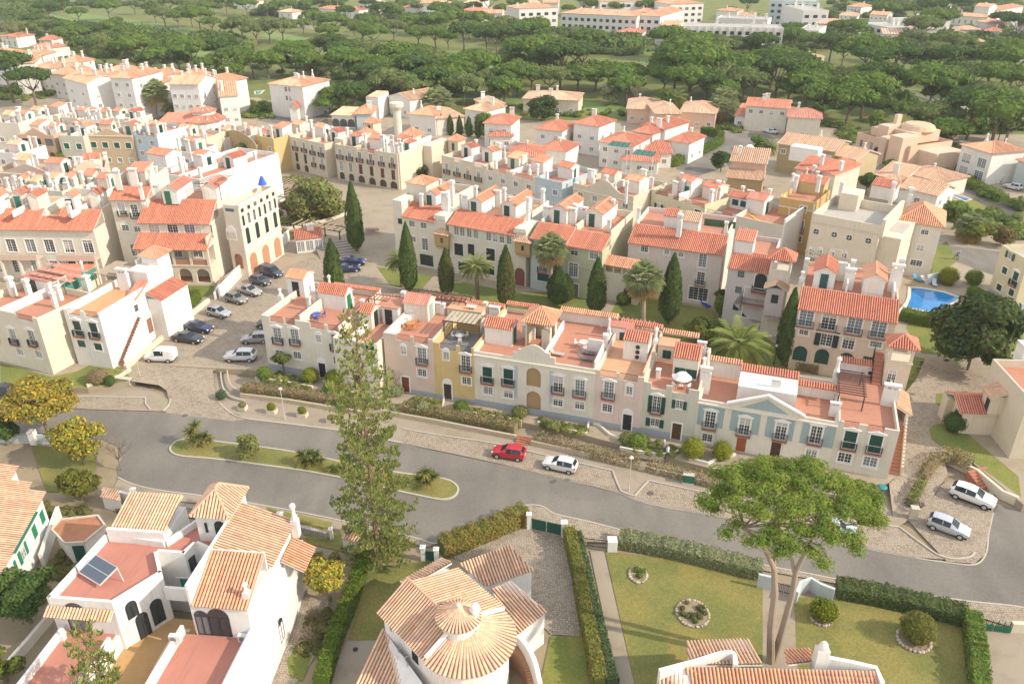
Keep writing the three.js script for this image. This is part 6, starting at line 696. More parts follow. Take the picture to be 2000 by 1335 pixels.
// ---------- trees and plants
const leafM=mats['foliage']=Object.assign(new THREE.MeshPhysicalMaterial({color:C(1.38,1.4,1.25),vertexColors:true,roughness:1,side:THREE.DoubleSide,transmission:.3,thickness:0,specularIntensity:.2}),{name:'foliage'}),barkM=mat('bark',[.20,.15,.11],{map:TX.earth,roughness:1}),paleBark=mat('pale bark',[.34,.27,.21],{map:TX.earth,roughness:1});
const mix=(a,b,t)=>a.map((v,i)=>v+(b[i]-v)*t);
const dirR=()=>{const z=rr(-1,1),a=rr(0,6.2832),r=Math.sqrt(1-z*z);return[r*Math.cos(a),z,r*Math.sin(a)];};
function leaf(b,p,n,s,asp=.55){const N=V3(n).normalize(),u=new THREE.Vector3(rr(-1,1),rr(-1,1),rr(-1,1)).cross(N).normalize(),w=N.clone().cross(u),A=(i,j)=>[p[0]+u.x*i*s+w.x*j*s*asp,p[1]+u.y*i*s+w.y*j*s*asp,p[2]+u.z*i*s+w.z*j*s*asp];b.quad(A(-1,0),A(0,-1),A(1,0),A(0,1));}
const ICO=new THREE.IcosahedronGeometry(1,1);
function clumps(b,list,n,size,pal,o={}){
let tot=0;const A=list.map(q=>(tot+=q.r[0]*q.r[2]+q.r[0]*q.r[1]));const P=ICO.attributes.position;
for(const q of list){q.t=rnd();if(o.core===0)continue;const k=o.core??.8,base=mix(pal[0],pal[1],q.t*.7),jit={};b.col=base.map(v=>v*.9);const V=i=>{const key=[P.getX(i).toFixed(3),P.getY(i).toFixed(3),P.getZ(i).toFixed(3)].join(),j=jit[key]??=rr(.82,1.12);return[q.c[0]+P.getX(i)*q.r[0]*k*j,q.c[1]+P.getY(i)*q.r[1]*k*j,q.c[2]+P.getZ(i)*q.r[2]*k*j];};for(let i=0;i<P.count;i+=3)b.tri(V(i),V(i+1),V(i+2));}
for(let i=0;i<n;i++){
const x=rnd()*tot,q=list[A.findIndex(a=>a>=x)],d=dirR();if(d[1]<-.3&&rnd()<.75)d[1]=-d[1];const f=rr(.78,1.12),p=[q.c[0]+d[0]*q.r[0]*f,q.c[1]+d[1]*q.r[1]*f,q.c[2]+d[2]*q.r[2]*f];
b.col=mix(pal[0],pal[1],Math.min(1,Math.max(0,q.t*.6+rr(-.1,.55)))).map(v=>v*rr(.8,1.2));if(pal[2]&&rnd()<(o.acc??.15))b.col=pal[2].map(v=>v*rr(.7,1.2));
leaf(b,p,[d[0]+rr(-.8,.8),d[1]+rr(-.5,.9),d[2]+rr(-.8,.8)],size*rr(.7,1.35),o.asp);
}return b;
}
const treeThing=(name,label,trunk,crown,bark=barkM,cat='tree',g)=>{const t=thing(name,label,cat,[0,0,0],0,g);if(trunk)trunk.build('trunk',bark,t);crown.build('crown',leafM,t);return t;};
const PINE=[[.060,.105,.020],[.125,.185,.036]],DARK=[[.038,.070,.020],[.08,.125,.032]],CYP=[[.045,.078,.026],[.115,.16,.045],[.18,.18,.065]],YEL=[[.14,.155,.03],[.27,.24,.045],[.44,.31,.045]],OLIVE=[[.115,.13,.045],[.22,.22,.08]],BROWN=[[.20,.15,.09],[.32,.235,.145],[.14,.15,.055]],HEDGE=[[.075,.12,.025],[.165,.215,.045]],REDH=[[.11,.13,.03],[.21,.19,.05],[.30,.16,.06]],GREY=[[.15,.17,.095],[.26,.26,.15]];
function pineModel(R,H,n,seed0,pal){
seed=seed0;const list=[],tk=new MB(),cr=new MB();const m=15+Math.floor(rnd()*8);for(let i=0;i<m;i++){const a=i*2.399+rr(-.3,.3),d=Math.sqrt((i+.3)/m)*.74*R;list.push({c:[Math.cos(a)*d,H+(1-(d/R)**2)*R*.34+rr(-.3,.35),Math.sin(a)*d],r:[R*rr(.26,.40),R*rr(.15,.24),R*rr(.26,.40)]});}
const lean=rr(-.8,.8);tk.tube([[0,0,0],[lean*.3,H*.35,.1],[lean*.6,H*.62,0]],.34,.26,6);for(let i=0;i<6;i++){const q=list[Math.floor(rnd()*list.length)];tk.tube([[lean*.6,H*.60,0],[q.c[0]*.4+lean*.4,H*.8,q.c[2]*.4],[q.c[0]*.85,q.c[1]-.3,q.c[2]*.85]],.2,.07,4);}
clumps(cr,list,n,.46,pal,{core:.84});return[tk,cr];
}
{
const protos=[[7.2,6.2,PINE],[6,5.4,PINE],[8.2,7,PINE],[6.2,7.5,DARK],[7,5.6,[[.075,.10,.036],[.15,.18,.06]]],[5.2,4.4,PINE]].map(([R,H,p],i)=>{const[tk,cr]=pineModel(R,H,1500,1000+i*77,p);return{tg:tk.geometry(),cg:cr.geometry()};});seed=4242;
const zones=['in the pine wood behind the left white flats','on the golf course left of centre','in the dense pine belt behind the central villas','in the pine belt before the far white apartment blocks','among the pines at right behind the salmon villa','on the golf course at the far right','in the far top band of trees'],count={};
const put=(px,py,s=1,k=Math.floor(rnd()*6))=>{const z=py<42?6:px<480?0:px<760?1:px<1220?(py<110?3:2):px<1560?(py<110?3:2):px<1800?4:5,p=G(px,py,Y1+6.5),lb=`${['broad bushy', 'compact rounded', 'wide spreading', 'tall dark', 'olive tinted', 'small low'][k]} umbrella pine ${zones[z]}, ${py < 30 ? 'at the top edge' : py < 62 ? 'far row' : py < 100 ? 'upper row' : py < 135 ? 'middle row' : 'nearest row'}`,t=thing('umbrella_pine',lb,'tree',[p[0],Y1,p[2]],rr(0,6.28),lb+'s');const a=new THREE.Mesh(protos[k].tg,barkM),c=new THREE.Mesh(protos[k].cg,leafM);a.name='trunk';c.name='crown';for(const m of[a,c])m.castShadow=m.receiveShadow=true;t.add(a,c);t.scale.setScalar(s*rr(.85,1.15));};
for(const[x,y,s]of[[15,160,1.3],[60,168,1.2],[70,20,1],[92,25,1.1],[60,42,1],[85,46,1],[105,50,.9],[125,45,1],[150,22,.9],[210,18,1],[225,30,.9],[300,22,1.1],[318,28,1],[345,32,1.1],[372,30,1],[388,38,1.1],[412,40,1],[445,48,1.1],[470,52,1.1],[498,60,1.2],[525,58,1.2],[550,55,1.1],[215,48,1.1],[240,58,1.1],[205,65,1],[170,66,1],[140,72,1.1],[190,82,1.1],[225,78,1],[255,74,1.1],[280,84,1.1],[310,88,1],[335,92,1.1],[235,98,1.1],[200,102,1],[165,95,.9],[262,104,1.1],[290,108,1.2],[320,112,1.1],[345,108,1],[370,110,1.1],[400,115,1],[430,105,1.2],[460,112,1.2],[452,128,1.1],[490,118,1.1],[520,120,1.2],[548,112,1.1],[575,112,1.2],[600,118,1.1],[635,118,1],[620,92,1.1],[650,95,1.2],[680,98,1.1],[665,110,1],[700,92,1],[718,105,1.1],[745,100,1],[770,110,1.2],[790,98,1],[820,102,1],[840,118,1],[800,125,1.1],[700,130,1.2],[680,128,1],[730,128,1.1],[755,140,1.2],[785,148,1.3],[815,150,1.2],[840,145,1.2],[870,140,1.2],[760,165,1.1],[730,152,1],[800,170,1.2],[840,165,1.3],[870,160,1.2],[900,145,1.1],[930,140,1.1],[955,150,1.1],[905,165,1.1],[660,182,.9],[640,186,.9],[690,185,.9],[768,55,1.2],[708,62,.9],[728,68,.9],[815,65,1],[850,66,1.1],[875,68,1],[905,75,1.1],[950,80,1.2],[970,84,1.2],[610,30,1],[590,40,1],[650,45,1],[675,28,1],[690,45,1],[640,60,.9],[720,38,1.2],[745,28,1.2],[770,25,1.2],[800,40,1.1],[830,45,1.1],[860,25,1.2],[850,45,1.1],[885,42,1.2],[915,50,1.1],[935,42,1.2],[955,55,1.1],[985,52,1.2],[1000,70,1.1],[1020,62,1.1],[1045,60,1.2],[1070,66,1.2],[1100,70,1.1],[1125,72,1.1],[1150,78,1.1],[1015,92,1.2],[1045,95,1.2],[1075,90,1.4],[1100,98,1.3],[1125,105,1.3],[1140,115,1.2],[1010,115,1.2],[1035,120,1.3],[1065,128,1.3],[1095,135,1.3],[1130,140,1.3],[1165,138,1.3],[1190,135,1.2],[1040,140,1.1],[1075,150,1],[1010,150,1],[1230,145,1.1],[1205,150,1.2],[1225,165,1],[985,165,1.1],[1310,120,1.3],[1340,118,1.4],[1370,125,1.4],[1400,128,1.3],[1320,145,1.3],[1350,150,1.4],[1385,145,1.3],[1300,150,1.1],[1410,150,1.2],[1350,168,1.2],[1380,170,1.2],[1410,172,1],[1440,145,1.2],[1455,158,1.2],[1475,150,1.2],[1310,85,1.1],[1335,88,1.1],[1360,88,1.1],[1385,92,1.1],[1410,95,1.1],[1435,90,1],[1460,92,1.1],[1485,95,1.1],[1510,98,1.2],[1430,108,1.2],[1460,110,1.2],[1490,112,1.3],[1520,115,1.3],[1545,125,1.2],[1480,130,1.2],[1510,135,1.2],[1560,140,1.1],[1580,148,1.2],[1600,128,1],[1625,92,1.3],[1650,95,1.1],[1690,115,1.5],[1700,130,1.3],[1520,155,1.2],[1545,160,1.1],[1580,165,1.2],[1610,170,1.1],[1640,172,1],[1660,155,1.2],[1690,160,1.3],[1720,165,1.2],[1605,190,1.2],[1660,200,1.4],[1690,192,1.1],[1740,165,1.1],[1760,195,.9],[1820,180,1.3],[1840,178,1.1],[1755,110,1.2],[1770,115,1.1],[1800,112,1.2],[1830,115,1.2],[1855,125,1.3],[1880,130,1.3],[1910,128,1.4],[1940,125,1.3],[1965,135,1.4],[1985,130,1.3],[1900,150,1.2],[1950,158,1.2],[1995,150,1.2],[1905,188,.9],[1945,190,1],[1990,205,.9],[1830,222,1.1],[1900,225,1.2],[1950,235,1.3],[1975,245,1.2],[1860,245,1],[1720,88,1],[1755,92,1],[1800,60,1.3],[1830,48,1.4],[1815,30,1.3],[1790,75,1.1],[1850,85,1.2],[1870,90,1.1],[1640,50,1],[1665,55,1],[1560,50,.9],[1745,18,1.2],[1770,12,1.2],[1850,14,1.2],[1880,16,1.1],[1790,22,1.2],[1730,20,1],[1580,5,1],[1460,12,1.1],[1430,16,1],[1110,12,1.1],[1140,10,1.2],[1165,14,1.1],[1200,16,1.1],[1225,14,1.1],[1265,16,1.1],[1010,8,1.1],[980,14,1.1],[955,12,1.1],[925,10,1],[890,14,1.1],[820,10,1],[760,8,1],[720,12,1.1],[640,8,1.1],[600,8,1],[560,10,1],[520,12,1.1],[480,10,1.1],[440,6,1],[400,10,1.1],[370,8,1],[330,6,1],[260,8,1.1],[120,5,1],[40,60,1.1],[1990,60,1.2],[1960,48,1.1],[1500,70,.9],[1545,70,1],[1590,85,1.1],[1610,70,1]])put(x,y,s);
}
function leafy(label,foot,base,top,R,pal,n,size,o={}){
const p=Array.isArray(foot)&&foot.length===3?foot:G(...foot,base),H=top,list=[],m=o.m??14,tk=new MB(),cr=new MB(),ry=o.ry??R*.8,cy=o.cy??H-ry;for(let i=0;i<m;i++){const d=dirR(),f=rr(.25,.72);list.push({c:[d[0]*R*f,cy+d[1]*ry*f,d[2]*R*f],r:[R*rr(.3,.46),ry*rr(.28,.42),R*rr(.3,.46)]});}
tk.tube([[0,0,0],[rr(-.1,.1),cy*.5,rr(-.1,.1)],[0,cy,0]],o.tr??.18,.08,6);for(let i=0;i<5;i++){const q=pick(list);tk.tube([[0,cy*.55,0],[q.c[0]*.5,(cy+q.c[1])*.45,q.c[2]*.5],q.c],.09,.03,4);}
clumps(cr,list,n,size,pal,o);const t=treeThing(o.name??'tree',label,tk,cr,o.bark??barkM,o.cat??'tree',o.g);t.position.set(p[0],p[1],p[2]);return t;
}
leafy('big round dark green tree above the cobbled way at right',[1890,722],Y1,10.5,6.0,[[.028,.045,.016],[.085,.105,.034]],9000,.34,{m:34,ry:4.6,cy:5.6});
leafy('orange yellow flowering tree at the left roadside',[95,850],0,6.8,4.4,[[.14,.13,.03],[.26,.21,.04],[.42,.27,.04]],5000,.20,{m:18,ry:1.9,acc:.28,core:.6});
leafy('yellow green flowering tree right of the orange one',[165,905],0,6.4,3.0,YEL,5200,.18,{m:18,ry:2.6,acc:.3,core:.6});
leafy('round yellow green shrub tree below the flowering trees',[160,975],0,3.6,2.3,[[.11,.12,.025],[.21,.19,.04]],4000,.16,{m:14,ry:1.7,core:.65});
leafy('dark green shrub at the left edge beside the orange tree',[15,868],0,4.5,2.0,DARK,1600,.2,{ry:2});
leafy('small yellow leaved tree beside the big white villa flank',[645,1172],0,4.4,2.2,YEL,3200,.15,{m:14,ry:1.5,acc:.3,core:.55});
leafy('dark green broad tree in the lower left corner garden',[60,1215],0,5.2,2.8,DARK,4200,.17,{m:18,ry:2.2});leafy('bright green shrub tree at the lower left corner',[12,1330],0,3.2,1.7,[[.06,.085,.018],[.14,.16,.03]],2200,.14,{ry:1.4});
leafy('feathery olive green willow tree on the square',[622,432],Y1,9,6.2,OLIVE,5000,.34,{m:20,ry:4.4,core:.7});leafy('dark brown tangled shrub under the willow on the square',[575,425],Y1,3.6,3.4,[[.08,.075,.035],[.16,.12,.065]],1400,.26,{ry:1.6});
leafy('olive shrub in the middle of the traffic island',[487,893],.1,3.0,1.7,OLIVE,2200,.16,{ry:1.4,core:.65});leafy('round dark green bush among the white villas',[1060,236],Y1,7.5,5.5,[[.03,.055,.018],[.07,.095,.03]],2600,.4,{ry:3.8,m:20});leafy('round green tree in front of the cream sunlit flank',[818,352],Y1,5.2,3.0,[[.035,.055,.02],[.08,.10,.035]],1600,.28,{ry:2.6});
leafy('leafy green orange tree left of the big feather palm',[1375,672],Y1,4.0,2.8,[[.06,.08,.018],[.16,.17,.035]],2600,.2,{ry:1.9,m:14});leafy('small leafy tree with lit top behind the orange tree',[1405,625],Y1,4.5,1.4,HEDGE,1000,.18,{ry:2});leafy('dark shrub against the pink house near the blue lounger',[1405,598],Y1,3.2,1.3,DARK,900,.18,{ry:1.4});
leafy('small umbrella shaped green tree in front of the cream corner house',[556,733],Y1,3.6,1.5,[[.05,.075,.022],[.13,.15,.04]],1500,.13,{ry:.9});leafy('small thin leaved tree by the left cream townhouse',[127,712],Y1,4.0,1.2,GREY,900,.13,{ry:1.5,core:.3});
leafy('green tree in front of the salmon villa',[1768,288],Y1,6,3.2,OLIVE,1500,.3,{ry:2.6});leafy('bushy tree row beside the peach bungalows',[1190,205],Y1,7,4,GREY,1200,.4,{});leafy('dark tree cluster behind the terracotta pink house',[1408,335],Y1,5,3,DARK,1200,.3,{});leafy('green tree clump right of the hip roofed house',[1862,448],Y1,6,3.5,HEDGE,1600,.3,{ry:2.6});leafy('leafy tree left of the hip roofed house',[1745,478],Y1,6.5,2.4,OLIVE,1300,.26,{ry:3});leafy('yellowish shrub clump by the lane lamp',[1905,475],Y1,4.6,3,[[.08,.10,.02],[.17,.17,.035]],1500,.26,{ry:2});leafy('green climbing tree left of the twin roofed house',[215,515],Y1,5.5,2.6,DARK,1600,.24,{ry:2.6});leafy('tall reddish shrub beside the lane garden wall',[1960,480],Y1,4,2.4,[[.10,.09,.03],[.2,.13,.06]],900,.26,{});leafy('round clipped tree beside the right lamp',[1880,800],Y1,2.6,.9,DARK,700,.13,{ry:.8});
for(const[x,y,l,r,h]of[[1785,262,'dark tall tree left of the lane villa',3,8],[1840,285,'bare branched pale tree before the lane villa',3.5,7],[1890,260,'dark green tree behind the lane villa',4,7],[1950,275,'dark green tree right of the lane villa',4,7],[1700,280,'dark tree left of the salmon villa',3,9],[1590,262,'tall pale pine trunked tree behind the olive villa',3,9],[1300,230,'tall grey green tree between the peach bungalows',3,9],[880,200,'green tree behind the tan bungalow',3,6],[505,225,'green shrubs behind the stand alone white house',4,4],[590,215,'wide green tree in front of the stand alone white house',5,6],[715,195,'wide green pine left of the gabled bungalow',6,7],[1480,295,'palm like shrub beside the olive villa',2.4,4],[1740,330,'green shrub row beside the lane',2,3],[560,300,'dark shrub behind the arcaded terrace',2,4],[1690,380,'green hedge tree behind the cream hall',2.2,5],[380,300,'small bare leaved tree on the cream terrace',2.4,8],[475,325,'olive shrub at the flank of the white block',3,6],[130,335,'green shrub between the pink and tan houses',2,5],[1300,270,'green hedge tree beside the white villas',2,4],[945,260,'olive green tree left of the white villas',3,6],[985,275,'green garden tree between white villas',2,4],[20,190,'big dark pine at the left edge above the houses',7,6]])leafy(l,[x,y],Y1,h,r,pick([DARK,OLIVE,PINE,HEDGE]),900,.36,{m:10,core:.75});
const ball=(label,px,py,base,r,pal=HEDGE,o={})=>{const p=G(px,py,base),b=new MB(),k=o.k??1;clumps(b,[{c:[0,r*k*.9,0],r:[r,r*k,r]}],Math.round(o.n??1100*r*r),o.s??.085,pal,{core:.96});const t=thing(o.name??'topiary_bush',label,'bush',p,0,o.g);b.build('foliage',leafM,t);return t;};
const LIME=[[.10,.12,.012],[.22,.22,.025]];
ball('bright clipped round bush left of the orange door',1352,893,.75,1.25,LIME);ball('bright clipped round bush right beside the orange door',1408,896,.75,1.1,LIME);ball('clipped green ball bush at left end of the front gardens',517,741,Y1,.95,HEDGE);ball('clipped bush left of the dark front door',607,745,Y1,1.0,LIME);ball('clipped bush right of the dark front door',655,750,Y1,1.25,LIME,{k:.8});ball('low bush below the right clipped bush',645,766,.7,.9,HEDGE,{k:.7});ball('rounded clipped bush on the lower right lawn ringed by stones',1786,1248,0,1.35,[[.09,.10,.022],[.18,.16,.04]]);ball('loose bush ringed by stones near the pine path',1606,1205,0,1.1,LIME,{k:.8,n:900,s:.12});ball('big brown clipped bush on the left lawn',195,748,.6,1.35,BROWN,{k:.75});ball('dark clipped ball beside the brown bush',216,752,.6,.7,DARK);ball('clipped ball near garden path behind the terrace',1216,593,Y1,.95,HEDGE);ball('dark clipped ball by the right path lamp',1862,840,Y1,1.2,DARK);ball('green bush before the yellow house garden',1900,555,Y1,1.3,HEDGE);ball('green bush by the little square wall',1850,555,Y1,1.5,LIME);ball('small bush at the foot of the ramp',433,779,.1,.65,[[.05,.09,.05],[.10,.15,.09]]);for(const[x,y,l]of[[745,612,'low green bush behind the peach roof hut'],[825,800,'leafy bush in front of the red brown door'],[1080,838,'yellow flowering shrub below the arch house'],[1245,868,'olive bush beside the navy door steps'],[1225,862,'grey green bush at the navy door steps'],[775,770,'green shrub at the foot of the forward house'],[900,800,'green shrub left of the arch house'],[1015,812,'low dark hedge shrub below the arch house']])ball(l,x,y,Y1,rr(.8,1.1),pick([HEDGE,OLIVE,GREY]),{k:.65,s:.12});
function hedge(label,pts,base,w,h,pal,o={}){
const P=smooth(pts.map(p=>p.length===3?p:G(...p,base)),5),b=new MB(),c=new MB();let L=0;for(let i=1;i<P.length;i++)L+=Math.hypot(P[i][0]-P[i-1][0],P[i][2]-P[i-1][2]);
b.col=mix(pal[0],pal[1],.3);strip(b,P,w*(o.core??.86),base-.05,base+h*(o.core??.9));const N=Math.min(14000,Math.round(L*(w+2*h)*(o.den??95)));
for(let i=0;i<N;i++){const t=rnd()*(P.length-1),k=Math.floor(t),f=t-k,A=P[k],B=P[k+1],dx=B[0]-A[0],dz=B[2]-A[2],l=Math.hypot(dx,dz)||1,nx=-dz/l,nz=dx/l,s=rnd()*(w+2*h);let u,y,n;if(s<w){u=s-w/2;y=h*rr(.94,1.08);n=[0,1,0];}else{const q=s<w+h?1:-1;u=q*w/2*rr(.92,1.1);y=rnd()*h;n=[nx*q,.3,nz*q];}const wob=Math.sin(t*2.1+pts.length)*.08+Math.sin(t*5.3)*.05;y*=1+wob;b.col=mix(pal[0],pal[1],rnd()).map(v=>v*rr(.75,1.2));if(pal[2]&&rnd()<(o.acc??.25))b.col=pal[2].map(v=>v*rr(.7,1.2));leaf(b,[A[0]+dx*f+nx*u,base+y,A[2]+dz*f+nz*u],n.map(v=>v+rr(-.7,.7)),(o.s??.1)*rr(.7,1.4));}
return one('hedge',label,'hedge',b,leafM);
}
hedge('brown clipped hedge along the pavement at left',[[475,768],[560,776],[640,789],[700,800]],.1,1.5,1.25,BROWN,{acc:.3});hedge('brown green hedge along the pavement at centre',[[785,806],[850,817],[930,831],[1008,847]],.1,1.5,1.35,BROWN,{acc:.45});hedge('sparse bare hedge behind the small white car',[[1042,862],[1110,878],[1180,897],[1250,912]],.1,1.1,1.25,BROWN,{core:.35,den:60});hedge('sparse bare hedge behind the lamp post and green box',[[1262,915],[1330,932],[1390,947],[1480,966]],.1,1.1,1.2,BROWN,{core:.35,den:55});
hedge('reddish green hedge beside the road by the round villa',[[862,1082],[915,1062],[970,1040],[1026,1013]],0,1.6,1.7,REDH,{acc:.3});hedge('ochre flecked hedge along the cobbled drive',[[1110,1052],[1126,1120],[1140,1200],[1155,1270],[1170,1350]],0,1.0,1.7,REDH,{acc:.1});hedge('grey green hedge running beside the ochre flecked one',[[1124,1055],[1142,1130],[1160,1210],[1178,1280],[1195,1350]],0,1.0,1.3,[[.05,.08,.035],[.12,.15,.07]]);hedge('grey green hedge along the road left of the pine',[[1208,1060],[1290,1075],[1380,1096],[1488,1124]],0,1.7,1.2,GREY);hedge('grey green hedge along the road right of the pine',[[1632,1156],[1720,1172],[1800,1190],[1888,1212]],0,1.8,1.2,[[.06,.085,.03],[.13,.15,.06]]);hedge('green hedge down the right side of the lower lawn',[[1893,1214],[1900,1260],[1905,1300],[1912,1370]],0,1.3,1.5,HEDGE);hedge('bright green hedge between the two lower villas',[[712,1095],[700,1140],[678,1200],[655,1260],[628,1350]],0,1.1,1.6,[[.05,.085,.012],[.13,.17,.025]]);
hedge('lime green curved hedge beside the left lawn',[[342,606],[362,602],[380,590],[382,582]],Y1,1.6,1.6,[[.08,.12,.02],[.16,.2,.03]]);hedge('brown hedge behind the blue house terrace',[[1553,718],[1575,723],[1597,727]],Y1,1.2,1.2,BROWN);hedge('clipped hedge below the large pool',[[1757,622],[1800,632],[1822,636]],Y1,1.8,1.7,HEDGE);hedge('low hedge beside the hip roofed house',[[1756,525],[1790,535],[1815,542]],Y1,1.4,1.2,HEDGE);hedge('bright curved hedge round the white villas',[[1340,312],[1380,296],[1406,280],[1402,268],[1370,262]],Y1,1.6,2.0,[[.06,.10,.02],[.13,.18,.03]],{s:.2,den:24});hedge('hedge between white villa gardens',[[1320,290],[1350,296],[1370,292]],Y1,1.6,1.6,HEDGE,{s:.2,den:24});hedge('hedge by the villa pool terrace',[[1285,318],[1310,325],[1330,318]],Y1,2.0,2,HEDGE,{s:.2,den:24});hedge('dark hedge behind the blue kidney pool',[[1685,305],[1715,312],[1738,320]],Y1,2,2,HEDGE,{s:.2,den:24});hedge('long hedge along the right lane',[[1850,352],[1880,362],[1925,378],[1960,395]],Y1,2.2,1.6,HEDGE,{s:.2,den:24});hedge('clipped hedge in front of the lane villa',[[1835,325],[1870,332],[1915,340]],Y1,1.5,1.6,HEDGE,{s:.2,den:24});hedge('dark hedge strip below the yellow house',[[1893,570],[1940,590],[1985,612]],Y1,1.4,1.0,HEDGE);hedge('rough brown hedge above the parked white car',[[1803,935],[1825,905],[1860,900],[1895,915]],.6,1.2,1.4,BROWN,{core:.4,den:60});hedge('wild green shrubs along the passage beside the corner house',[[1775,990],[1790,965],[1800,945]],.2,.9,1.0,OLIVE,{core:.4});
// ---------- cypresses, palms, the tall conifers and the umbrella pine by the road
function cypressGeo(sd,brown=0){seed=sd;const b=new MB(),R=t=>Math.pow(Math.min(1,(t+.02)/.16),.6)*(1-.93*Math.pow(Math.max(0,(t-.35)/.65),2.0));const N=12,rings=[];for(let i=0;i<=14;i++){const t=i/14,r=[];for(let k=0;k<N;k++){const a=k/N*6.2832,q=R(t)*.8*rr(.8,1.08);r.push([Math.cos(a)*q,.04+t*.93,Math.sin(a)*q]);}rings.push(r);}for(let i=0;i<14;i++)for(let k=0;k<N;k++){b.col=mix(CYP[0],CYP[1],rnd()*.5);b.quad(rings[i][k],rings[i+1][k],rings[i+1][(k+1)% N],rings[i][(k+1)% N]);}
const lob=[];for(let i=0;i<26;i++)lob.push([rr(0,6.28),rr(.05,.85),rr(.1,.3)]);
for(let i=0;i<3600;i++){const t=rr(.01,1),a=rr(0,6.2832);let bump=0;for(const l of lob){const d=Math.abs(Math.atan2(Math.sin(a-l[0]),Math.cos(a-l[0]))),e=Math.abs(t-l[1]);if(d<.5&&e<l[2])bump+=.12*(1-d/.5)*(1-e/l[2]);}const r=R(t)*(rr(.78,1.0)+bump),p=[Math.cos(a)*r,t,Math.sin(a)*r];b.col=mix(CYP[0],CYP[1],Math.min(1,rr(0,.6)+bump*2.4)).map(v=>v*rr(.8,1.25));if(rnd()<.1)b.col=CYP[2].map(v=>v*.8);if(brown&&rnd()<.4&&bump>.05)b.col=[.13,.085,.04];const N2=V3([Math.cos(a)+rr(-.5,.5),rr(-.1,.2),Math.sin(a)+rr(-.5,.5)]).normalize(),up=new THREE.Vector3(Math.cos(a)*.3+rr(-.3,.3),1.1,Math.sin(a)*.3+rr(-.3,.3)),w=N2.clone().cross(up).normalize().multiplyScalar(.09*rr(.7,1.3)),h=rr(.020,.05);b.tri([p[0]-w.x,p[1],p[2]-w.z],[p[0]+w.x,p[1],p[2]+w.z],[p[0]+up.x*.12,p[1]+h,p[2]+up.z*.12]);}return b.geometry();}
{
const gs=[cypressGeo(11),cypressGeo(23),cypressGeo(37,1)],tkg=new MB();tkg.cyl(0,0,0,.16,.16,.12,7);const tg=tkg.geometry();seed=99;
for(const[x,y,yt,xt,w,k,l]of[[697,492,360,690,1.75,0,'tallest dark cypress standing alone at the edge of the square'],[657,585,470,655,1.65,1,'broad cypress behind the red roofed hut of the cream corner house'],[800,572,440,788,1.5,1,'slim cypress in front of the short feather palm'],[873,580,488,868,1.35,2,'brownish cypress left of the middle feather palm'],[988,602,484,988,1.6,2,'brown tinged cypress right of the middle feather palm'],[1163,614,507,1166,1.6,0,'dense cypress in front of the sage green house'],[1305,632,500,1313,1.7,1,'tall cypress right of the right fan palm'],[1528,712,566,1541,1.45,0,'very tall slim cypress left of the peach arched house'],[1090,594,524,1088,1.95,1,'squat twin topped cypress below the left fan palm'],[1106,590,536,1106,1.4,0,'short cypress merged beside the squat one']]){
const p=G(x,y,Y1),r=ray(xt,yt),s=Math.hypot(p[0],p[2])/Math.hypot(r[0],r[2]),H=CAMH+r[1]*s-Y1,t=thing('cypress_tree',l,'cypress',[p[0],Y1,p[2]],rr(0,6));const a=new THREE.Mesh(tg,barkM),c=new THREE.Mesh(gs[k],leafM);a.name='trunk';c.name='crown';a.scale.set(1.6,H*.6,1.6);c.position.y=H*.05;c.scale.set(w*.86,H*.97,w*.86);t.add(a,c);for(const m of[a,c])m.castShadow=m.receiveShadow=true;
}
for(let i=0;i<6;i++){const p=G(862+i*18,262+i*1.5,Y1),t=thing('cypress_tree','young cypress in the row beside the wide orange roofed bungalow','cypress',p,i,'young cypresses beside the bungalow'),c=new THREE.Mesh(gs[i % 2],leafM),a=new THREE.Mesh(tg,barkM);c.name='crown';a.name='trunk';c.scale.set(.9,5.5,.9);a.scale.set(1,3,1);t.add(a,c);}
}
const PALM=[[.10,.13,.035],[.25,.27,.08],[.40,.30,.09]];
function featherCrown(L,n,sd,o={}){seed=sd;const b=new MB();for(let i=0;i<n;i++){const a=i*2.399,e=o.flat?rr(-.15,1.1):1.25-1.75*Math.sqrt(i/n)+rr(-.1,.1),l=L*rr(.85,1.1),dr=rr(.55,.85),pts=[];for(let k=0;k<=9;k++){const t=k/9;const ang=e-dr*t*t*1.4;pts.push(k?[pts[k-1][0]+Math.cos(ang)*l/9,pts[k-1][1]+Math.sin(ang)*l/9]:[.1,0]);}const ca=Math.cos(a),sa=Math.sin(a),P=(q,s)=>[q[0]*ca-s*sa,q[1],q[0]*sa+s*ca],old=i>n*.82;const c0=old?mix(PALM[1],PALM[2],rr(.3,1)):mix(PALM[0],PALM[1],rr(.1,1));b.col=c0;b.tube(pts.map(q=>P(q,0)),.045,.012,3);
const m=Math.round(L*11);for(let j=2;j<m;j++){const t=j/m*9,k=Math.min(8,Math.floor(t)),f=t-k,q=[pts[k][0]+(pts[k+1][0]-pts[k][0])*f,pts[k][1]+(pts[k+1][1]-pts[k][1])*f],w=L*.19*Math.sin(Math.PI*Math.min(1,j/m*.9+.12))+.05;for(const s of[-1,1]){b.col=c0.map(v=>v*rr(.75,1.25));const d=[(pts[k+1][0]-pts[k][0])*2.2,(pts[k+1][1]-pts[k][1])*2.2];b.tri(P([q[0]-.03,q[1]],0),P([q[0]+.07,q[1]+.01],0),P([q[0]+d[0]*w,q[1]+d[1]*w-w*.25+rr(-.05,.1)],s*w));}}}return b.geometry();}
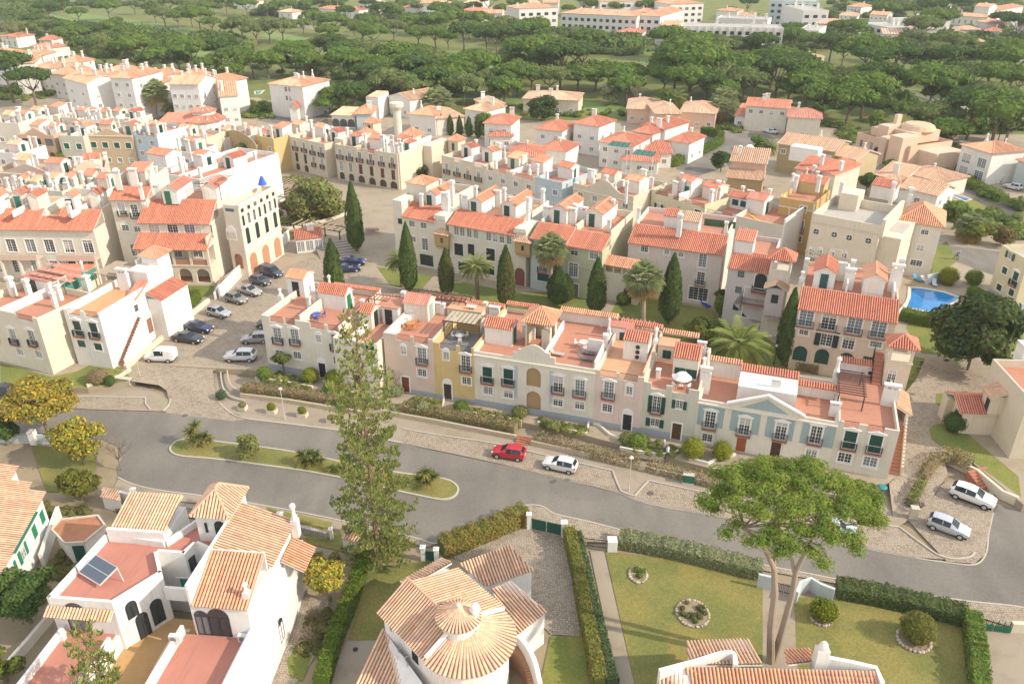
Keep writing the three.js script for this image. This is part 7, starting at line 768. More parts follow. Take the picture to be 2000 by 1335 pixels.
function fanCrown(n,sd){seed=sd;const b=new MB();for(let i=0;i<n;i++){const a=i*2.399,u=i/n,e=1.3-2.3*u+rr(-.1,.1),dead=u>.72,l=rr(.9,1.3),R=rr(.85,1.15),ca=Math.cos(a),sa=Math.sin(a),D=[Math.cos(e)*ca,Math.sin(e),Math.cos(e)*sa],S=[-sa,0,ca],c0=dead?[.40*rr(.7,1.1),.28*rr(.8,1.1),.13]:mix([.15,.18,.085],[.32,.34,.19],rnd());b.col=c0;const h=[D[0]*l,D[1]*l,D[2]*l];b.tube([[0,0,0],h],.03,.02,3);for(let k=-6;k<7;k++){const g=k/6*1.35,f=rr(.85,1.1)*R,A=w=>[h[0]+(D[0]*Math.cos(g+w)+S[0]*Math.sin(g+w))*f*.6,h[1]+D[1]*Math.cos(g+w)*f*.6,h[2]+(D[2]*Math.cos(g+w)+S[2]*Math.sin(g+w))*f*.6],T=[h[0]+(D[0]*Math.cos(g)+S[0]*Math.sin(g))*f,h[1]+D[1]*Math.cos(g)*f-.28*f-(dead?.3:0),h[2]+(D[2]*Math.cos(g)+S[2]*Math.sin(g))*f];b.col=c0.map(v=>v*rr(.8,1.2));b.quad(h,A(-.1),T,A(.1));}}return b.geometry();}
{
const fc=[featherCrown(3.0,60,5),featherCrown(3.7,76,6)],nc=fanCrown(70,8);seed=5;
const palm=(label,foot,cx,cy,kind,s,o={})=>{const p=G(...foot,o.base??Y1),r=ray(cx,cy),q=Math.hypot(p[0],p[2])/Math.hypot(r[0],r[2]),H=Math.max(1,CAMH+r[1]*q-p[1]),ox=r[0]*q-p[0],t=thing('palm_tree',label,'palm',p),b=new MB();b.tube([[0,0,0],[ox*.4,H*.5,0],[ox,H,0]],o.r??.32,(o.r??.32)*.8,9);for(let y=.4;y<H;y+=.35)b.cyl(ox*y/H,0,y,y+.12,(o.r??.32)*1.12,(o.r??.32)*.95,9,false);b.build('trunk',kind===2?paleBark:barkM,t);const c=new THREE.Mesh(kind===2?nc:fc[kind],leafM);c.name='crown';c.position.set(ox,H,0);c.scale.setScalar(s);c.castShadow=c.receiveShadow=true;t.add(c);};
palm('feather palm with thick trunk in the middle of the garden',[933,590],930,518,0,.95);palm('low feather palm half hidden behind the slim cypress',[785,560],783,505,0,.92);palm('big lush feather palm behind the green shuttered house',[1440,735],1443,668,1,1.2,{r:.45});palm('left fan palm with pale dead skirt before the blue house',[1075,582],1076,484,2,1.3);palm('right fan palm with ochre skirt before the pink house',[1256,640],1258,543,2,1.4);palm('feather palm in front of the tiled terrace at left',[105,530],92,468,0,1.05,{r:.4});
palm('tall thin fan palm left of three before the white flats',[283,222],281,168,2,2.0,{r:.2});palm('tall thin fan palm middle of three before the white flats',[293,226],295,170,2,1.9,{r:.2});palm('tall thin fan palm right of three before the white flats',[306,232],306,178,2,1.9,{r:.2});palm('feather palm before the white flats',[337,232],336,205,0,1.3);palm('pale fan palm behind the white gabled bungalow',[855,226],855,198,2,2.6);palm('feather palm by the golf course behind the tan bungalow',[977,200],977,166,0,1.6);palm('dark feather palm in front of the peach bungalow',[1316,228],1318,190,0,1.5);palm('pale fan palm at right of the peach bungalow',[1412,232],1415,195,2,2.2);palm('thick fan palm leaning at the peach bungalow end',[1404,240],1408,210,2,1.8);palm('far palm before the first apartment block',[1077,46],1077,36,0,1.6);palm('far palm before the end on apartment block',[1325,74],1325,52,0,1.7);palm('far palm before the second apartment block',[1150,62],1150,52,2,2.2);palm('palm cluster beside the lane villa pool',[1640,330],1640,312,0,1.0);palm('small palm by the lane garden',[1895,470],1895,440,2,1.4,{r:.2});palm('stubby palm on the small pool garden',[1500,300],1502,284,0,1.0);
}
function araucaria(label,foot,base,H,L0,sd,o={}){
seed=sd;const p=G(...foot,base),t=thing('conifer_tree',label,'conifer',p),tk=new MB(),cr=new MB();tk.tube([[0,0,0],[0,H*.5,0],[0,H,0]],o.r??.30,.03,7);
for(let y=o.y0??1.2;y<H-.2;y+=(o.dy??.78)*rr(.8,1.2)){const u=y/H,L=L0*(u<.75?1-u*.36:(.73-(u-.75)*2.2))*rr(.75,1.1)+.2,dens=u<.55?1:Math.max(.3,1.3-u*1.1),n=5+Math.round(rnd());const a0=rr(0,6.28);for(let i=0;i<n;i++){const a=a0+i/n*6.2832+rr(-.15,.15),l=L*rr(.72,1.1),ca=Math.cos(a),sa=Math.sin(a),P=s=>[ca*s,y-.18*s*(1-u)+.035*s*s+(u>.6?.16*s:0),sa*s];tk.tube([P(0),P(l*.5),P(l)],.05,.015,4);const m=Math.round(l*(o.tw??12)*dens);for(let k=0;k<m;k++){const s=l*(.2+.85*Math.sqrt(rnd())),q=P(s),w=(rnd()-.5)*l*.42,x=q[0]-sa*w,z=q[2]+ca*w,hh=rr(.22,.55)*(o.up??1),c=mix([.13,.165,.05],[.32,.34,.12],rnd());cr.col=c;for(let g=0;g<3;g++){const dx=rr(-.24,.24),dz=rr(-.24,.24),ww=rr(.035,.075);cr.col=c.map(v=>v*rr(.8,1.2));cr.quad([x-ww,q[1]-.05,z-ww],[x+dx*.5+ww,q[1]+hh*.5,z+dz*.5],[x+dx,q[1]+hh,z+dz],[x+dx*.5-ww,q[1]+hh*.5,z+dz*.5+ww]);}}}}
tk.build('trunk',mat('conifer bark',[.23,.15,.09],{roughness:1}),t);cr.build('crown',leafM,t);
}
{const p=G(740,1098,0),r=ray(706,602),H=CAMH+r[1]*Math.hypot(p[0],p[2])/Math.hypot(r[0],r[2]);araucaria('tall olive green conifer rising in front of the terrace left of centre',[740,1098],0,H,3.3,314);}
{const p=G(224,1420,0),r=ray(203,1200),H=CAMH+r[1]*Math.hypot(p[0],p[2])/Math.hypot(r[0],r[2]);araucaria('young sparse conifer in front of the big white villa at the bottom left',[224,1420],0,H,1.6,77,{r:.09,tw:14,dy:.75,y0:2.5});}
{const p=G(745,1105,0);seed=8;leafy('dense low foliage skirt of shrubs at the foot of the tall conifer',[760,1085],0,2.6,2.4,OLIVE,1600,.16,{ry:1.1,name:'shrub',cat:'shrub',core:.7});}
{
seed=2718;const p=G(1508,1292,0),t=thing('umbrella_pine','large umbrella pine with forked pale trunk on the lower right lawn','tree',p),tk=new MB(),cr=new MB(),at=(x,y,dz=0)=>{const r=ray(x,y),k=(p[2]+dz)/r[2];return[r[0]*k-p[0],CAMH+r[1]*k,dz];};
tk.tube([[-.1,0,0],at(1506,1225,.05),at(1514,1160,.1),at(1512,1110,.2),at(1490,1062,.5),at(1452,1030,.8)],.34,.13,9);tk.tube([[.15,0,-.1],at(1530,1225,-.2),at(1548,1160,-.3),at(1555,1115,-.4),at(1578,1070,-.4),at(1600,1030,-.6)],.30,.13,9);tk.tube([at(1512,1110,.2),at(1515,1070,.1),at(1508,1020,-.4)],.15,.07,7);tk.tube([at(1553,1120,-.4),at(1544,1080,-.8),at(1540,1030,-1.5)],.16,.07,7);tk.tube([at(1512,1110,.2),at(1502,1085,.8),at(1480,1060,1.4)],.09,.05,6);tk.tube([at(1548,1080,-.7),at(1525,1050,-1),at(1500,1000,-2)],.1,.05,6);
const c=at(1548,972,-.6),R=6.3,list=[];for(let i=0;i<130;i++){const a=i*2.399+rr(-.25,.25),d=Math.sqrt((i+.4)/130)*R*rr(.88,1.05),q=[c[0]+Math.cos(a)*d,c[1]-.9+(1-(d/R)**2)*2.1+rr(-.6,.5),c[2]+Math.sin(a)*d*.84];list.push({c:q,r:[rr(.6,.95),rr(.36,.6),rr(.6,.95)]});if(i % 3===0){const s=pick([at(1452,1030,.8),at(1600,1030,-.6),at(1508,1020,-.4),at(1540,1030,-1.5),at(1480,1060,1.4)].slice(0,5));tk.tube([s,[(s[0]+q[0])/2,(s[1]+q[1])/2-.25,(s[2]+q[2])/2],[q[0],q[1]-.25,q[2]]],.07,.02,4);}}
clumps(cr,list,38000,.115,[[.085,.13,.022],[.215,.265,.05],[.25,.19,.09]],{core:.55,acc:.03,asp:.3});tk.build('trunk',paleBark,t);cr.build('crown',leafM,t);
}
function yucca(label,foot,base,heads){const p=G(...foot,base),t=thing('yucca',label,'plant',p),tk=new MB(),b=new MB();for(const[x,y,z,s]of heads){tk.tube([[0,0,0],[x*.6,y*.5,z*.6],[x,y,z]],.09,.06,5);for(let i=0;i<130;i++){const d=dirR();if(d[1]<-.5)continue;const L=s*rr(.85,1.35),w=V3(d).cross(new THREE.Vector3(rr(-1,1),rr(-1,1),rr(-1,1))).normalize().multiplyScalar(.075);b.col=mix([.05,.085,.03],[.17,.19,.06],rnd());if(d[1]<-.05)b.col=[.28,.22,.06];const e=[x+d[0]*L,y+d[1]*L-.15*L,z+d[2]*L];b.tri([x-w.x,y-w.y,z-w.z],[x+w.x,y+w.y,z+w.z],e);}}tk.build('stem',barkM,t);b.build('leaves',leafM,t);}
yucca('cluster of tall yuccas at left end of the traffic island',[385,870],.1,[[-.5,1.8,0,1.0],[.1,2.6,-.2,1.0],[.4,1.3,.3,.9],[1.2,1.5,.2,.8],[1.3,.8,-.1,.8],[-.1,1.0,.4,.9]]);yucca('pale yucca clump left of the tall conifer',[605,906],.1,[[-.8,1.3,0,.9],[.1,1.5,.1,.9],[.8,1.2,-.1,.9],[.4,.6,.4,.9],[-.5,.6,.4,.9],[1.1,.5,0,.8]]);yucca('yucca clump at the right end of the traffic island',[830,948],.1,[[-.6,.9,0,.9],[.1,1.8,0,.95],[.9,1.2,0,.9],[.2,.8,.3,.9]]);yucca('small leafy shrub beside the conifer on the island',[650,920],.1,[[0,.5,0,.8],[.8,.4,.1,.7]]);yucca('potted cycad on the white villa garden wall',[573,1050],.4,[[0,.5,0,.8]]);
function bare(label,foot,base,H,R,sd,c=[.20,.16,.13],n=9){seed=sd;const p=G(...foot,base),t=thing('bare_tree',label,'tree',p),b=new MB();const grow=(o,d,l,r,k)=>{const e=o.map((v,i)=>v+d[i]*l);b.tube([o,e],r,r*.65,k>1?3:5);if(k<4)for(let i=0;i<(k?3:n);i++){const q=V3([d[0]+rr(-.75,.75)*R,d[1]+rr(-.2,.5),d[2]+rr(-.75,.75)*R]).normalize().toArray();grow(e,q,l*rr(.6,.85),r*.6,k+1);}};grow([0,0,0],[0,1,0],H*.3,.07,0);b.build('branches',mat('bare twigs '+c.join(),c,{roughness:1}),t);}
bare('bare grey tree on the road edge beside the flowering trees',[236,918],0,4.6,1,51);bare('bare brown shrub beside the white villa steps',[606,1262],0,2.2,1.3,52,[.22,.16,.11],14);bare('second bare brown shrub near the bright hedge',[622,1215],0,1.8,1.3,53,[.22,.16,.11],10);bare('bare climbing branches on the peach house wall',[772,765],Y1,3.4,.8,54,[.25,.16,.10],5);bare('bare poplar at the far left edge',[20,95],Y1,14,.4,55,[.25,.2,.16],7);bare('second bare poplar at the far left edge',[42,96],Y1,13,.4,56,[.25,.2,.16],7);bare('small bare tree by the car park wall',[690,612],Y1,3,1,57);bare('bare shrub by the passage bollard',[1793,1000],.2,1.6,1.2,58,[.2,.16,.1]);bare('bare pale tree behind the peach bungalows',[1245,215],Y1,9,.8,59,[.28,.22,.17]);
// ---------- plants nobody could count: undergrowth below the pines, garden greenery
function scatter(name,label,polys,n,size,pal,base,sd,o={}){
seed=sd;const protoB=new MB();clumps(protoB,[{c:[0,.35,0],r:[1,.55,1]},{c:[.6,.3,.3],r:[.7,.45,.7]},{c:[-.5,.3,-.4],r:[.7,.5,.7]}],o.leaves??150,.2,[[.8,.8,.8],[1.2,1.2,1.2]],{});const g=protoB.geometry(),pts=[];
const inside=(p,q)=>{let c=false;for(let i=0,j=q.length-1;i<q.length;j=i++)if((q[i][1]>p[1])!==(q[j][1]>p[1])&&p[0]<(q[j][0]-q[i][0])*(p[1]-q[i][1])/(q[j][1]-q[i][1])+q[i][0])c=!c;return c;};
for(const q of polys){const xs=q.map(p=>p[0]),ys=q.map(p=>p[1]);let k=0,tries=0;while(k<n&&tries++<n*20){const p=[rr(Math.min(...xs),Math.max(...xs)),rr(Math.min(...ys),Math.max(...ys))];if(!inside(p,q))continue;pts.push(G(p[0],p[1],base));k++;}}
const m=new THREE.InstancedMesh(g,leafM,pts.length),M=new THREE.Matrix4(),c=new THREE.Color();pts.forEach((p,i)=>{const s=size*rr(.5,1.4);M.makeRotationY(rr(0,6.28)).scale(new THREE.Vector3(s,s*rr(.7,1.3),s)).setPosition(...p);m.setMatrixAt(i,M);const k=mix(pal[0],pal[1],rnd());m.setColorAt(i,c.setRGB(...k));});m.name=numbered(name);m.userData={label,category:'plants',kind:'stuff'};m.castShadow=m.receiveShadow=true;scene.add(m);
}
scatter('undergrowth','green undergrowth and low scrub beneath the golf course pines',[[[100,90],[300,100],[480,125],[470,140],[280,122],[120,105]],[[480,110],[720,135],[880,150],[860,175],[640,165],[480,130]],[[640,165],[880,165],[900,185],[700,195]],[[980,100],[1200,140],[1200,160],[1000,150]],[[1280,115],[1480,145],[1460,172],[1290,160]],[[1480,120],[1720,150],[1700,175],[1500,165]],[[1560,175],[1780,185],[1800,215],[1600,210]],[[1760,105],[2000,135],[2000,160],[1780,125]],[[500,30],[980,40],[980,60],[520,56]],[[980,60],[1240,85],[1230,110],[980,85]],[[1250,85],[1560,98],[1560,125],[1260,112]],[[1700,40],[1900,30],[1900,95],[1720,100]],[[0,50],[200,70],[180,95],[0,80]],[[1780,215],[2000,245],[2000,262],[1860,262]]],55,2.4,[[.07,.105,.03],[.15,.19,.06]],Y1,501);
scatter('garden_shrubs','low garden shrubs filling the gaps between the white and peach villas',[[[850,245],[1000,250],[1000,268],[860,262]],[[1000,205],[1220,215],[1220,232],[1000,225]],[[1400,225],[1440,225],[1440,262],[1405,250]],[[1610,240],[1680,250],[1680,290],[1640,280]],[[1780,268],[1880,285],[1880,320],[1790,305]],[[0,165],[120,172],[90,200],[0,195]],[[470,195],[530,205],[525,235],[480,230]],[[620,195],[720,205],[700,222],[640,218]],[[1850,400],[1995,420],[1990,470],[1860,440]],[[1300,250],[1345,300],[1320,310],[1290,285]],[[1100,262],[1180,290],[1170,300],[1090,280]],[[1840,330],[2000,400],[1995,412],[1850,352]]],34,1.3,[[.075,.11,.03],[.18,.21,.06]],Y1,502);
scatter('square_planting','brown and green planting of the sunken square garden',[[[510,420],[590,385],[680,385],[690,415],[600,440],[530,445]],[[505,455],[570,462],[560,472],[505,470]],[[500,375],[540,350],[600,352],[560,380]]],60,1.0,[[.14,.12,.06],[.20,.21,.07]],Y1,503);
scatter('bedding_plants','low mixed bedding plants before the row of front doors',[[[530,728],[612,746],[600,762],[510,745]],[[645,752],[690,766],[742,784],[690,776],[640,766]],[[805,778],[862,786],[858,802],[806,794]],[[892,794],[925,800],[1018,822],[1016,828],[925,813],[890,806]],[[1058,822],[1142,838],[1140,850],[1058,834]],[[1212,852],[1300,868],[1330,880],[1310,892],[1215,880]],[[1600,930],[1730,952],[1725,962],[1620,955]]],70,.38,[[.085,.11,.03],[.22,.22,.07]],Y1,504);
scatter('garden_weeds','patchy low plants in the lower left gardens',[[[70,985],[180,1000],[100,1010]],[[230,985],[262,990],[300,1000],[240,1000]],[[560,1070],[660,1090],[640,1130],[600,1120]],[[600,1190],[650,1200],[620,1280],[585,1280]],[[60,1120],[120,1080],[150,1090],[80,1180]]],40,.4,[[.12,.12,.04],[.22,.2,.08]],0,505);
scatter('distant_wood','dark massed trees of the far wood along the top of the view',[[[-40,2],[480,2],[480,16],[-40,24]],[[480,2],[1000,2],[1000,40],[760,50],[500,34]],[[100,50],[480,90],[470,100],[120,66]],[[1000,62],[1260,86],[1240,110],[1000,96]],[[1300,80],[1560,100],[1560,112],[1300,96]],[[1600,2],[2000,2],[2000,30],[1620,40]],[[1780,60],[2000,70],[2000,110],[1760,100]],[[1540,60],[1700,70],[1700,100],[1540,92]],[[0,26],[90,30],[60,66],[0,60]]],70,4.6,[[.055,.09,.026],[.12,.165,.045]],Y1,506);
// ---------- garden walls, steps, gates
const lowWall=(label,pts,base,w,h,c=K.white,m,name='garden_wall')=>one(name,label,'wall',strip(new MB(),pts.map(p=>p.length===3?p:G(...p,base)),w,base-.1,base+h),m??wallMat(c));
const rubble=mat('rubble stone',[.52,.48,.42],{map:TX.cobble,bumpMap:TX.cobble,bumpScale:.02}),stone=mat('pale wall stone',[.50,.42,.31],{map:TX.earth});
lowWall('low pale wall along the pavement hedge at left',[[470,775],[560,786],[640,799],[705,809]],.1,.3,.55,K.pale,stone);lowWall('low pale wall along the pavement hedge from conifer to red steps',[[745,808],[850,827],[930,843],[1008,858]],.1,.3,.6,K.pale,stone);lowWall('low pale wall along the pavement from red steps to the lamp',[[1037,868],[1110,884],[1197,905],[1270,921]],.1,.3,.6,K.pale,stone);lowWall('low pale wall along the pavement right of the lamp',[[1270,921],[1340,938],[1430,960],[1560,985]],.1,.3,.6,K.pale,stone);
for(const[pts,l]of[[[[500,747],[552,754]],'low garden kerb wall left of the clipped balls'],[[[560,756],[612,765]],'low garden kerb wall left of the first steps'],[[[640,768],[690,776],[745,790]],'low garden kerb wall before the forward house'],[[[804,797],[864,806],[868,786],[850,778]],'stepped garden kerb wall before the yellow house'],[[[889,811],[925,816],[960,822],[1019,832]],'garden kerb wall before the arch house left part'],[[[1050,834],[1100,847],[1145,857],[1150,832]],'garden kerb wall before the arch house right part'],[[[1150,832],[1170,840],[1190,858],[1210,866]],'curved white garden wall beside the navy door steps'],[[[1210,884],[1260,894],[1290,898],[1320,893],[1332,880]],'rounded garden kerb wall under the shuttered house'],[[[1345,905],[1382,915],[1400,905],[1435,897]],'curved kerb wall beneath the clipped bushes']])lowWall(l,pts,.35,.22,.85,K.ivory);
const steps=(label,a,b,w,y0,y1,n,m,base)=>{const A=G(...a,y0),B=G(...b,y1),t=thing('steps',label,'steps',A,Math.atan2(B[0]-A[0],B[2]-A[2])),L=Math.hypot(B[0]-A[0],B[2]-A[2]);for(let i=0;i<n;i++){const s=new MB();s.box(-w/2,w/2,-.3,(y1-y0)*(i+1)/n,L*i/n,L*(i+1)/n);s.build('step',m,t);}};
const stepM=plain([.30,.255,.21],.95),redStep=plain([.42,.17,.10],.9);
steps('grey garden steps to the cream corner house dark door',[620,766],[628,744],1.5,.4,Y1,4,stepM);steps('grey garden steps to the red brown door',[788,790],[795,772],1.6,.4,Y1,4,stepM);steps('grey garden steps to the yellow house door',[877,803],[882,784],1.6,.4,Y1,4,stepM);steps('grey garden steps under the arch house passage',[1030,828],[1042,808],1.8,.4,Y1,4,stepM);steps('grey garden steps to the navy door',[1200,872],[1212,850],1.7,.4,Y1,4,stepM);steps('red steps from the pavement behind the red car',[1018,868],[1024,851],1.5,.1,.6,4,redStep);steps('red tiled steps above the parked white car',[1935,950],[1908,915],2.6,.12,1.0,6,redStep);steps('wide shallow grey steps up to the square',[665,500],[650,470],7,Y1,Y1+.9,6,stepM);steps('sandy stone steps up from the car park by the long white wall',[425,578],[440,540],1.6,Y1,Y1+1.6,9,plain([.44,.30,.18],.9));
lowWall('long white retaining wall of the ramp behind the parked cars',[[430,583],[470,540],[520,505],[565,470]],Y1,.3,2.0,K.white);lowWall('white wall of the car park ramp beside the white van',[[245,722],[290,686],[350,636],[408,590]],Y1,.4,.7,K.cream);lowWall('white wall beside the arcaded house steps',[[420,585],[432,560],[470,528],[505,490]],Y1,.25,1.1,K.white);lowWall('low white wall on the left lawn edge',[[170,757],[235,738],[255,725]],.8,.3,.5,K.pale);lowWall('cream retaining wall below the right lawn',[[1852,905],[1905,930],[1955,972],[1985,985]],.1,.35,.95,K.cream);lowWall('cream curb wall around the square garden',[[500,440],[560,450],[640,432],[690,415]],Y1,.3,.6,K.pale);lowWall('pale wall round the large pool terrace',[[1770,595],[1758,610],[1757,622]],Y1,.3,.5,K.ivory);lowWall('white wall beside pool garden',[[1808,555],[1850,545]],Y1,.3,1.6,K.ice);
lowWall('long white garden wall at left behind the flowering trees',[[-20,862],[60,864],[120,866]],0,.3,1.1,K.ice);lowWall('white rubble garden wall by the tall conifer',[[495,1000],[520,1015],[590,1040],[640,1052]],0,.35,.8,K.white,rubble);lowWall('white gate wall at the lower left entrance',[[205,975],[240,978],[268,985]],0,.3,1.2,K.white);lowWall('narrow cobbled garden wall at the lower left',[[0,1330],[60,1260],[110,1200]],0,.3,.9,K.ivory);lowWall('white garden side wall left of the store',[[85,1105],[100,1060],[118,1010]],0,.3,1.4,K.white);lowWall('white wall panel left of the pine path gate',[[1478,1145],[1508,1152]],0,.25,1.5,K.ice);lowWall('curved white wall with letter slot right of the pine path',[[1552,1178],[1560,1158],[1580,1150],[1600,1162],[1626,1172]],0,.28,1.35,K.ice);lowWall('tan wall right of the green gate at the corner',[[1972,1232],[2060,1236]],0,.4,1.0,K.pale);
const post=(label,x,y,base,w,h,cap=1)=>{const p=G(x,y,base),t=thing('gate_post',label,'post',p),b=new MB();b.box(-w/2,w/2,0,h,-w/2,w/2);b.build('shaft',wallMat(K.white),t);if(cap){const c=new MB();c.box(-w/2-.06,w/2+.06,h,h+.1,-w/2-.06,w/2+.06);c.cyl(0,0,h+.1,h+.3,w*.4,.02,4);c.build('cap',plain(K.white),t);}};
post('left white post of the wide green gates',1033,1031,0,.4,1.7);post('right white post of the wide green gates',1101,1047,0,.5,1.7);post('left white post of the small green gate',827,1093,0,.4,1.5);post('right white post of the small green gate',853,1097,0,.4,1.5);post('white post beside the iron path gate',1195,1072,0,.9,1.2,0);post('left white post of the lower left green gates',266,985,0,.4,1.9);post('right white post of the lower left green gates',325,1002,0,.4,1.9);post('tall white chimney like post by the villa garden',552,1040,0,.5,2.3);post('white post on the rubble wall',580,1030,0,.3,1.4);post('white post right on the rubble wall',648,1052,0,.3,1.2);post('white post on the left long wall',68,866,0,.7,1.8,0);
const gate=(label,a,b,h,n,c,o={})=>{const A=G(...a,0),B=G(...b,0),L=Math.hypot(B[0]-A[0],B[2]-A[2]),t=thing('gate',label,'gate',A,Math.atan2(-(B[2]-A[2]),B[0]-A[0]));for(let i=0;i<n;i++){const x0=L*i/n+.04,x1=L*(i+1)/n-.04,f=new MB();if(o.iron){f.box(x0,x1,.1,.16,-.02,.02);f.box(x0,x1,h-.06,h,-.02,.02);for(let x=x0;x<x1;x+=.14)f.box(x-.014,x+.014,.1,h,-.014,.014);}else{f.box(x0,x1,.1,h,-.03,.03);for(let x=x0+.1;x<x1-.1;x+=.22)f.box(x,x+.14,.2,h-.1,.03,.05);}f.build('leaf',plain(c,.5),t);}if(o.rail){const r=new MB();r.box(0,L,h*.7,h*.78,.06,.1);r.build('rail',plain(K.ivory),t);}return t;};
gate('wide green double gates at the top of the cobbled drive',[1038,1033],[1096,1046],1.35,2,[.012,.095,.07]);gate('small green gate under the tall conifer',[831,1094],[849,1097],1.2,1,[.012,.10,.075]);gate('lower left green double gates by the road',[270,988],[321,1002],1.6,2,[.012,.09,.065]);gate('dark iron double gate by the lower left road',[330,1005],[392,1018],1.4,2,K.iron,{iron:1});gate('thin dark iron gate to the garden path',[1140,1066],[1188,1072],1.0,2,K.iron,{iron:1});gate('low dark iron gate beside the pine',[1511,1153],[1550,1163],1.0,2,K.iron,{iron:1});{const t=gate('green gate with iron scrolls at the right corner',[1904,1228],[1974,1238],.75,2,[.012,.14,.075]);const A=G(1904,1228,0),B=G(1974,1238,0),L=Math.hypot(B[0]-A[0],B[2]-A[2]),q=new MB();for(let i=0;i<6;i++){q.geo(new THREE.TorusGeometry(.16,.018,4,10),new THREE.Matrix4().makeTranslation(L*(i+.5)/6,.95,0));q.box(L*(i+.5)/6-.02,L*(i+.5)/6+.02,.75,1.3,-.02,.02);}q.build('scrollwork',plain(K.iron),t);}
const bed=(label,x,y,rx,rz,n,pal,m)=>{const p=G(x,y,.02),t=thing('flower_bed',label,'flower bed',p),soil=new MB();const poly=[...Array(24)].map((_,i)=>[Math.cos(i/24*6.2832)*rx*.93,Math.sin(i/24*6.2832)*rz*.93]);soil.prism(poly,-.05,.1);soil.build('soil',M_ground,t);for(let i=0;i<n;i++){const a=i/n*6.2832+rr(-.05,.05),g=new MB(),s=Math.PI*(rx+rz)/n*.62;g.geo(new THREE.IcosahedronGeometry(s,1),new THREE.Matrix4().makeRotationY(rr(0,6)).scale(new THREE.Vector3(rr(.8,1.1),rr(.6,.9),rr(.7,1))).setPosition(Math.cos(a)*rx,s*.4,Math.sin(a)*rz));g.build('stone',plain(pick([[.42,.33,.27],[.50,.42,.36],[.36,.26,.21],[.46,.36,.29]]),.95),t);}const b=new MB();for(let i=0;i<m;i++){const d=Math.sqrt(rnd())*.75,a=rr(0,6.28),c=rr(.12,.3);clumps(b,[{c:[Math.cos(a)*rx*d,c*.7+.08,Math.sin(a)*rz*d],r:[c,c*.8,c]}],70,.08,pal,{});}b.build('plants',leafM,t);};
bed('small ring of stones round a leafy bed on the lower lawn',1246,1123,.78,.95,20,HEDGE,9);bed('large ring of stones round a planted bed on the lower lawn',1353,1198,1.35,1.5,36,[[.05,.075,.025],[.14,.15,.05],[.2,.13,.08]],20);bed('ring of stones under the rounded clipped bush',1785,1250,1.25,1.25,26,BROWN,2);bed('half ring of stones under the loose bush',1604,1208,.8,.8,18,BROWN,2);
// ---------- pools
const pool=(label,pts,h,m,dk=1)=>{const w=pts.map(p=>G(...p,h)),c=w.reduce((s,p)=>[s[0]+p[0]/w.length,s[1]+p[2]/w.length],[0,0]),P=w.map(p=>[p[0]-c[0],p[2]-c[1]]),t=thing('swimming_pool',label,'pool',[c[0],h,c[1]]),b=new MB(),e=new MB();b.prism(P,-.3,-.02);b.build('water',m,t);strip(e,P.map(p=>[p[0],0,p[1]]),.5,-.3,.06,true);e.build('coping',plain([.62,.54,.42],.8),t);};
const waterM=mat('pool water',[.012,.21,.52],{roughness:.06,map:tex(256,5,(x,y)=>{const k=.85+Math.pow(n16(x+n8(x,y)*.1,y),2)*.5;return[k];})}),tealM=mat('teal pool water',[.02,.26,.26],{roughness:.08});
pool('large bright blue pool right of the peach arched house',[[1777,561],[1800,562],[1845,570],[1878,582],[1862,592],[1848,602],[1828,612],[1795,605],[1768,600],[1776,580]],Y1+.05,waterM);pool('bright blue kidney pool behind the hall',[[1678,322],[1682,313],[1700,311],[1716,320],[1706,333],[1688,335],[1676,334]],Y1+.05,waterM);pool('small blue pool by the lane garden',[[1857,381],[1866,379],[1898,389],[1885,393]],Y1+.05,waterM);pool('teal pool behind the stepped red roofs',[[1646,353],[1664,353],[1662,365],[1648,366]],Y1+.05,tealM);pool('small light blue villa pool by the curved hedge',[[1340,296],[1358,290],[1366,296],[1346,303]],Y1+.05,waterM);pool('light blue pool at the far left villa',[[497,178],[516,176],[508,183],[498,184]],Y1+.05,tealM);pool('thin light blue pool on the far right lawn',[[1955,74],[1988,72],[1985,77],[1957,79]],Y1+.05,waterM);pool('sliver of blue pool at the right edge beyond the round tree',[[1988,622],[2012,630],[2012,640],[1992,630]],Y1+.05,waterM);
// ---------- street furniture
const lamp=(label,x,y,base,h,globe)=>{const p=G(x,y,base),t=thing('street_lamp',label,'street lamp',p),b=new MB();b.cyl(0,0,0,.5,.09,.07,8);b.cyl(0,0,.5,h,.05,.04,8);b.build('pole',globe?plain(K.iron):plain([.52,.50,.46],.5),t);const g=new MB();if(globe)g.geo(new THREE.SphereGeometry(.24,14,10),new THREE.Matrix4().makeTranslation(0,h+.2,0));else{g.cyl(0,0,h,h+.1,.1,.24,10);g.cyl(0,0,h+.1,h+.3,.24,.05,10);}g.build('lamp_head',plain([.74,.73,.68],.4),t);};
lamp('pale street lamp between the clipped planters',556,818,.1,4.1);lamp('pale street lamp on the setted triangle by the lay-by',1228,958,.1,4.1);lamp('dark lamp with white globe on the right lawn',1864,808,Y1,2.3,1);lamp('pale lane lamp beside the garden shrubs',1884,466,Y1,4.4);lamp('globe lamp beside the big feather palm',1512,712,Y1,2.6,1);lamp('slim post near the left corner utility box',275,742,.3,3.0);
const cab=(label,x,y,base,w,h,d,c,foot)=>{const p=G(x,y,base),t=thing('utility_cabinet',label,'cabinet',p,-.22),b=new MB();b.box(-w/2,w/2,.15,h,-d/2,d/2);b.build('body',plain(c,.5),t);const f=new MB();f.box(-w/2-.06,w/2+.06,0,.15,-d/2-.06,d/2+.06);f.box(-w/2-.04,w/2+.04,h,h+.06,-d/2-.04,d/2+.04);f.build('plinth',plain(foot??[.5,.46,.38],.8),t);};
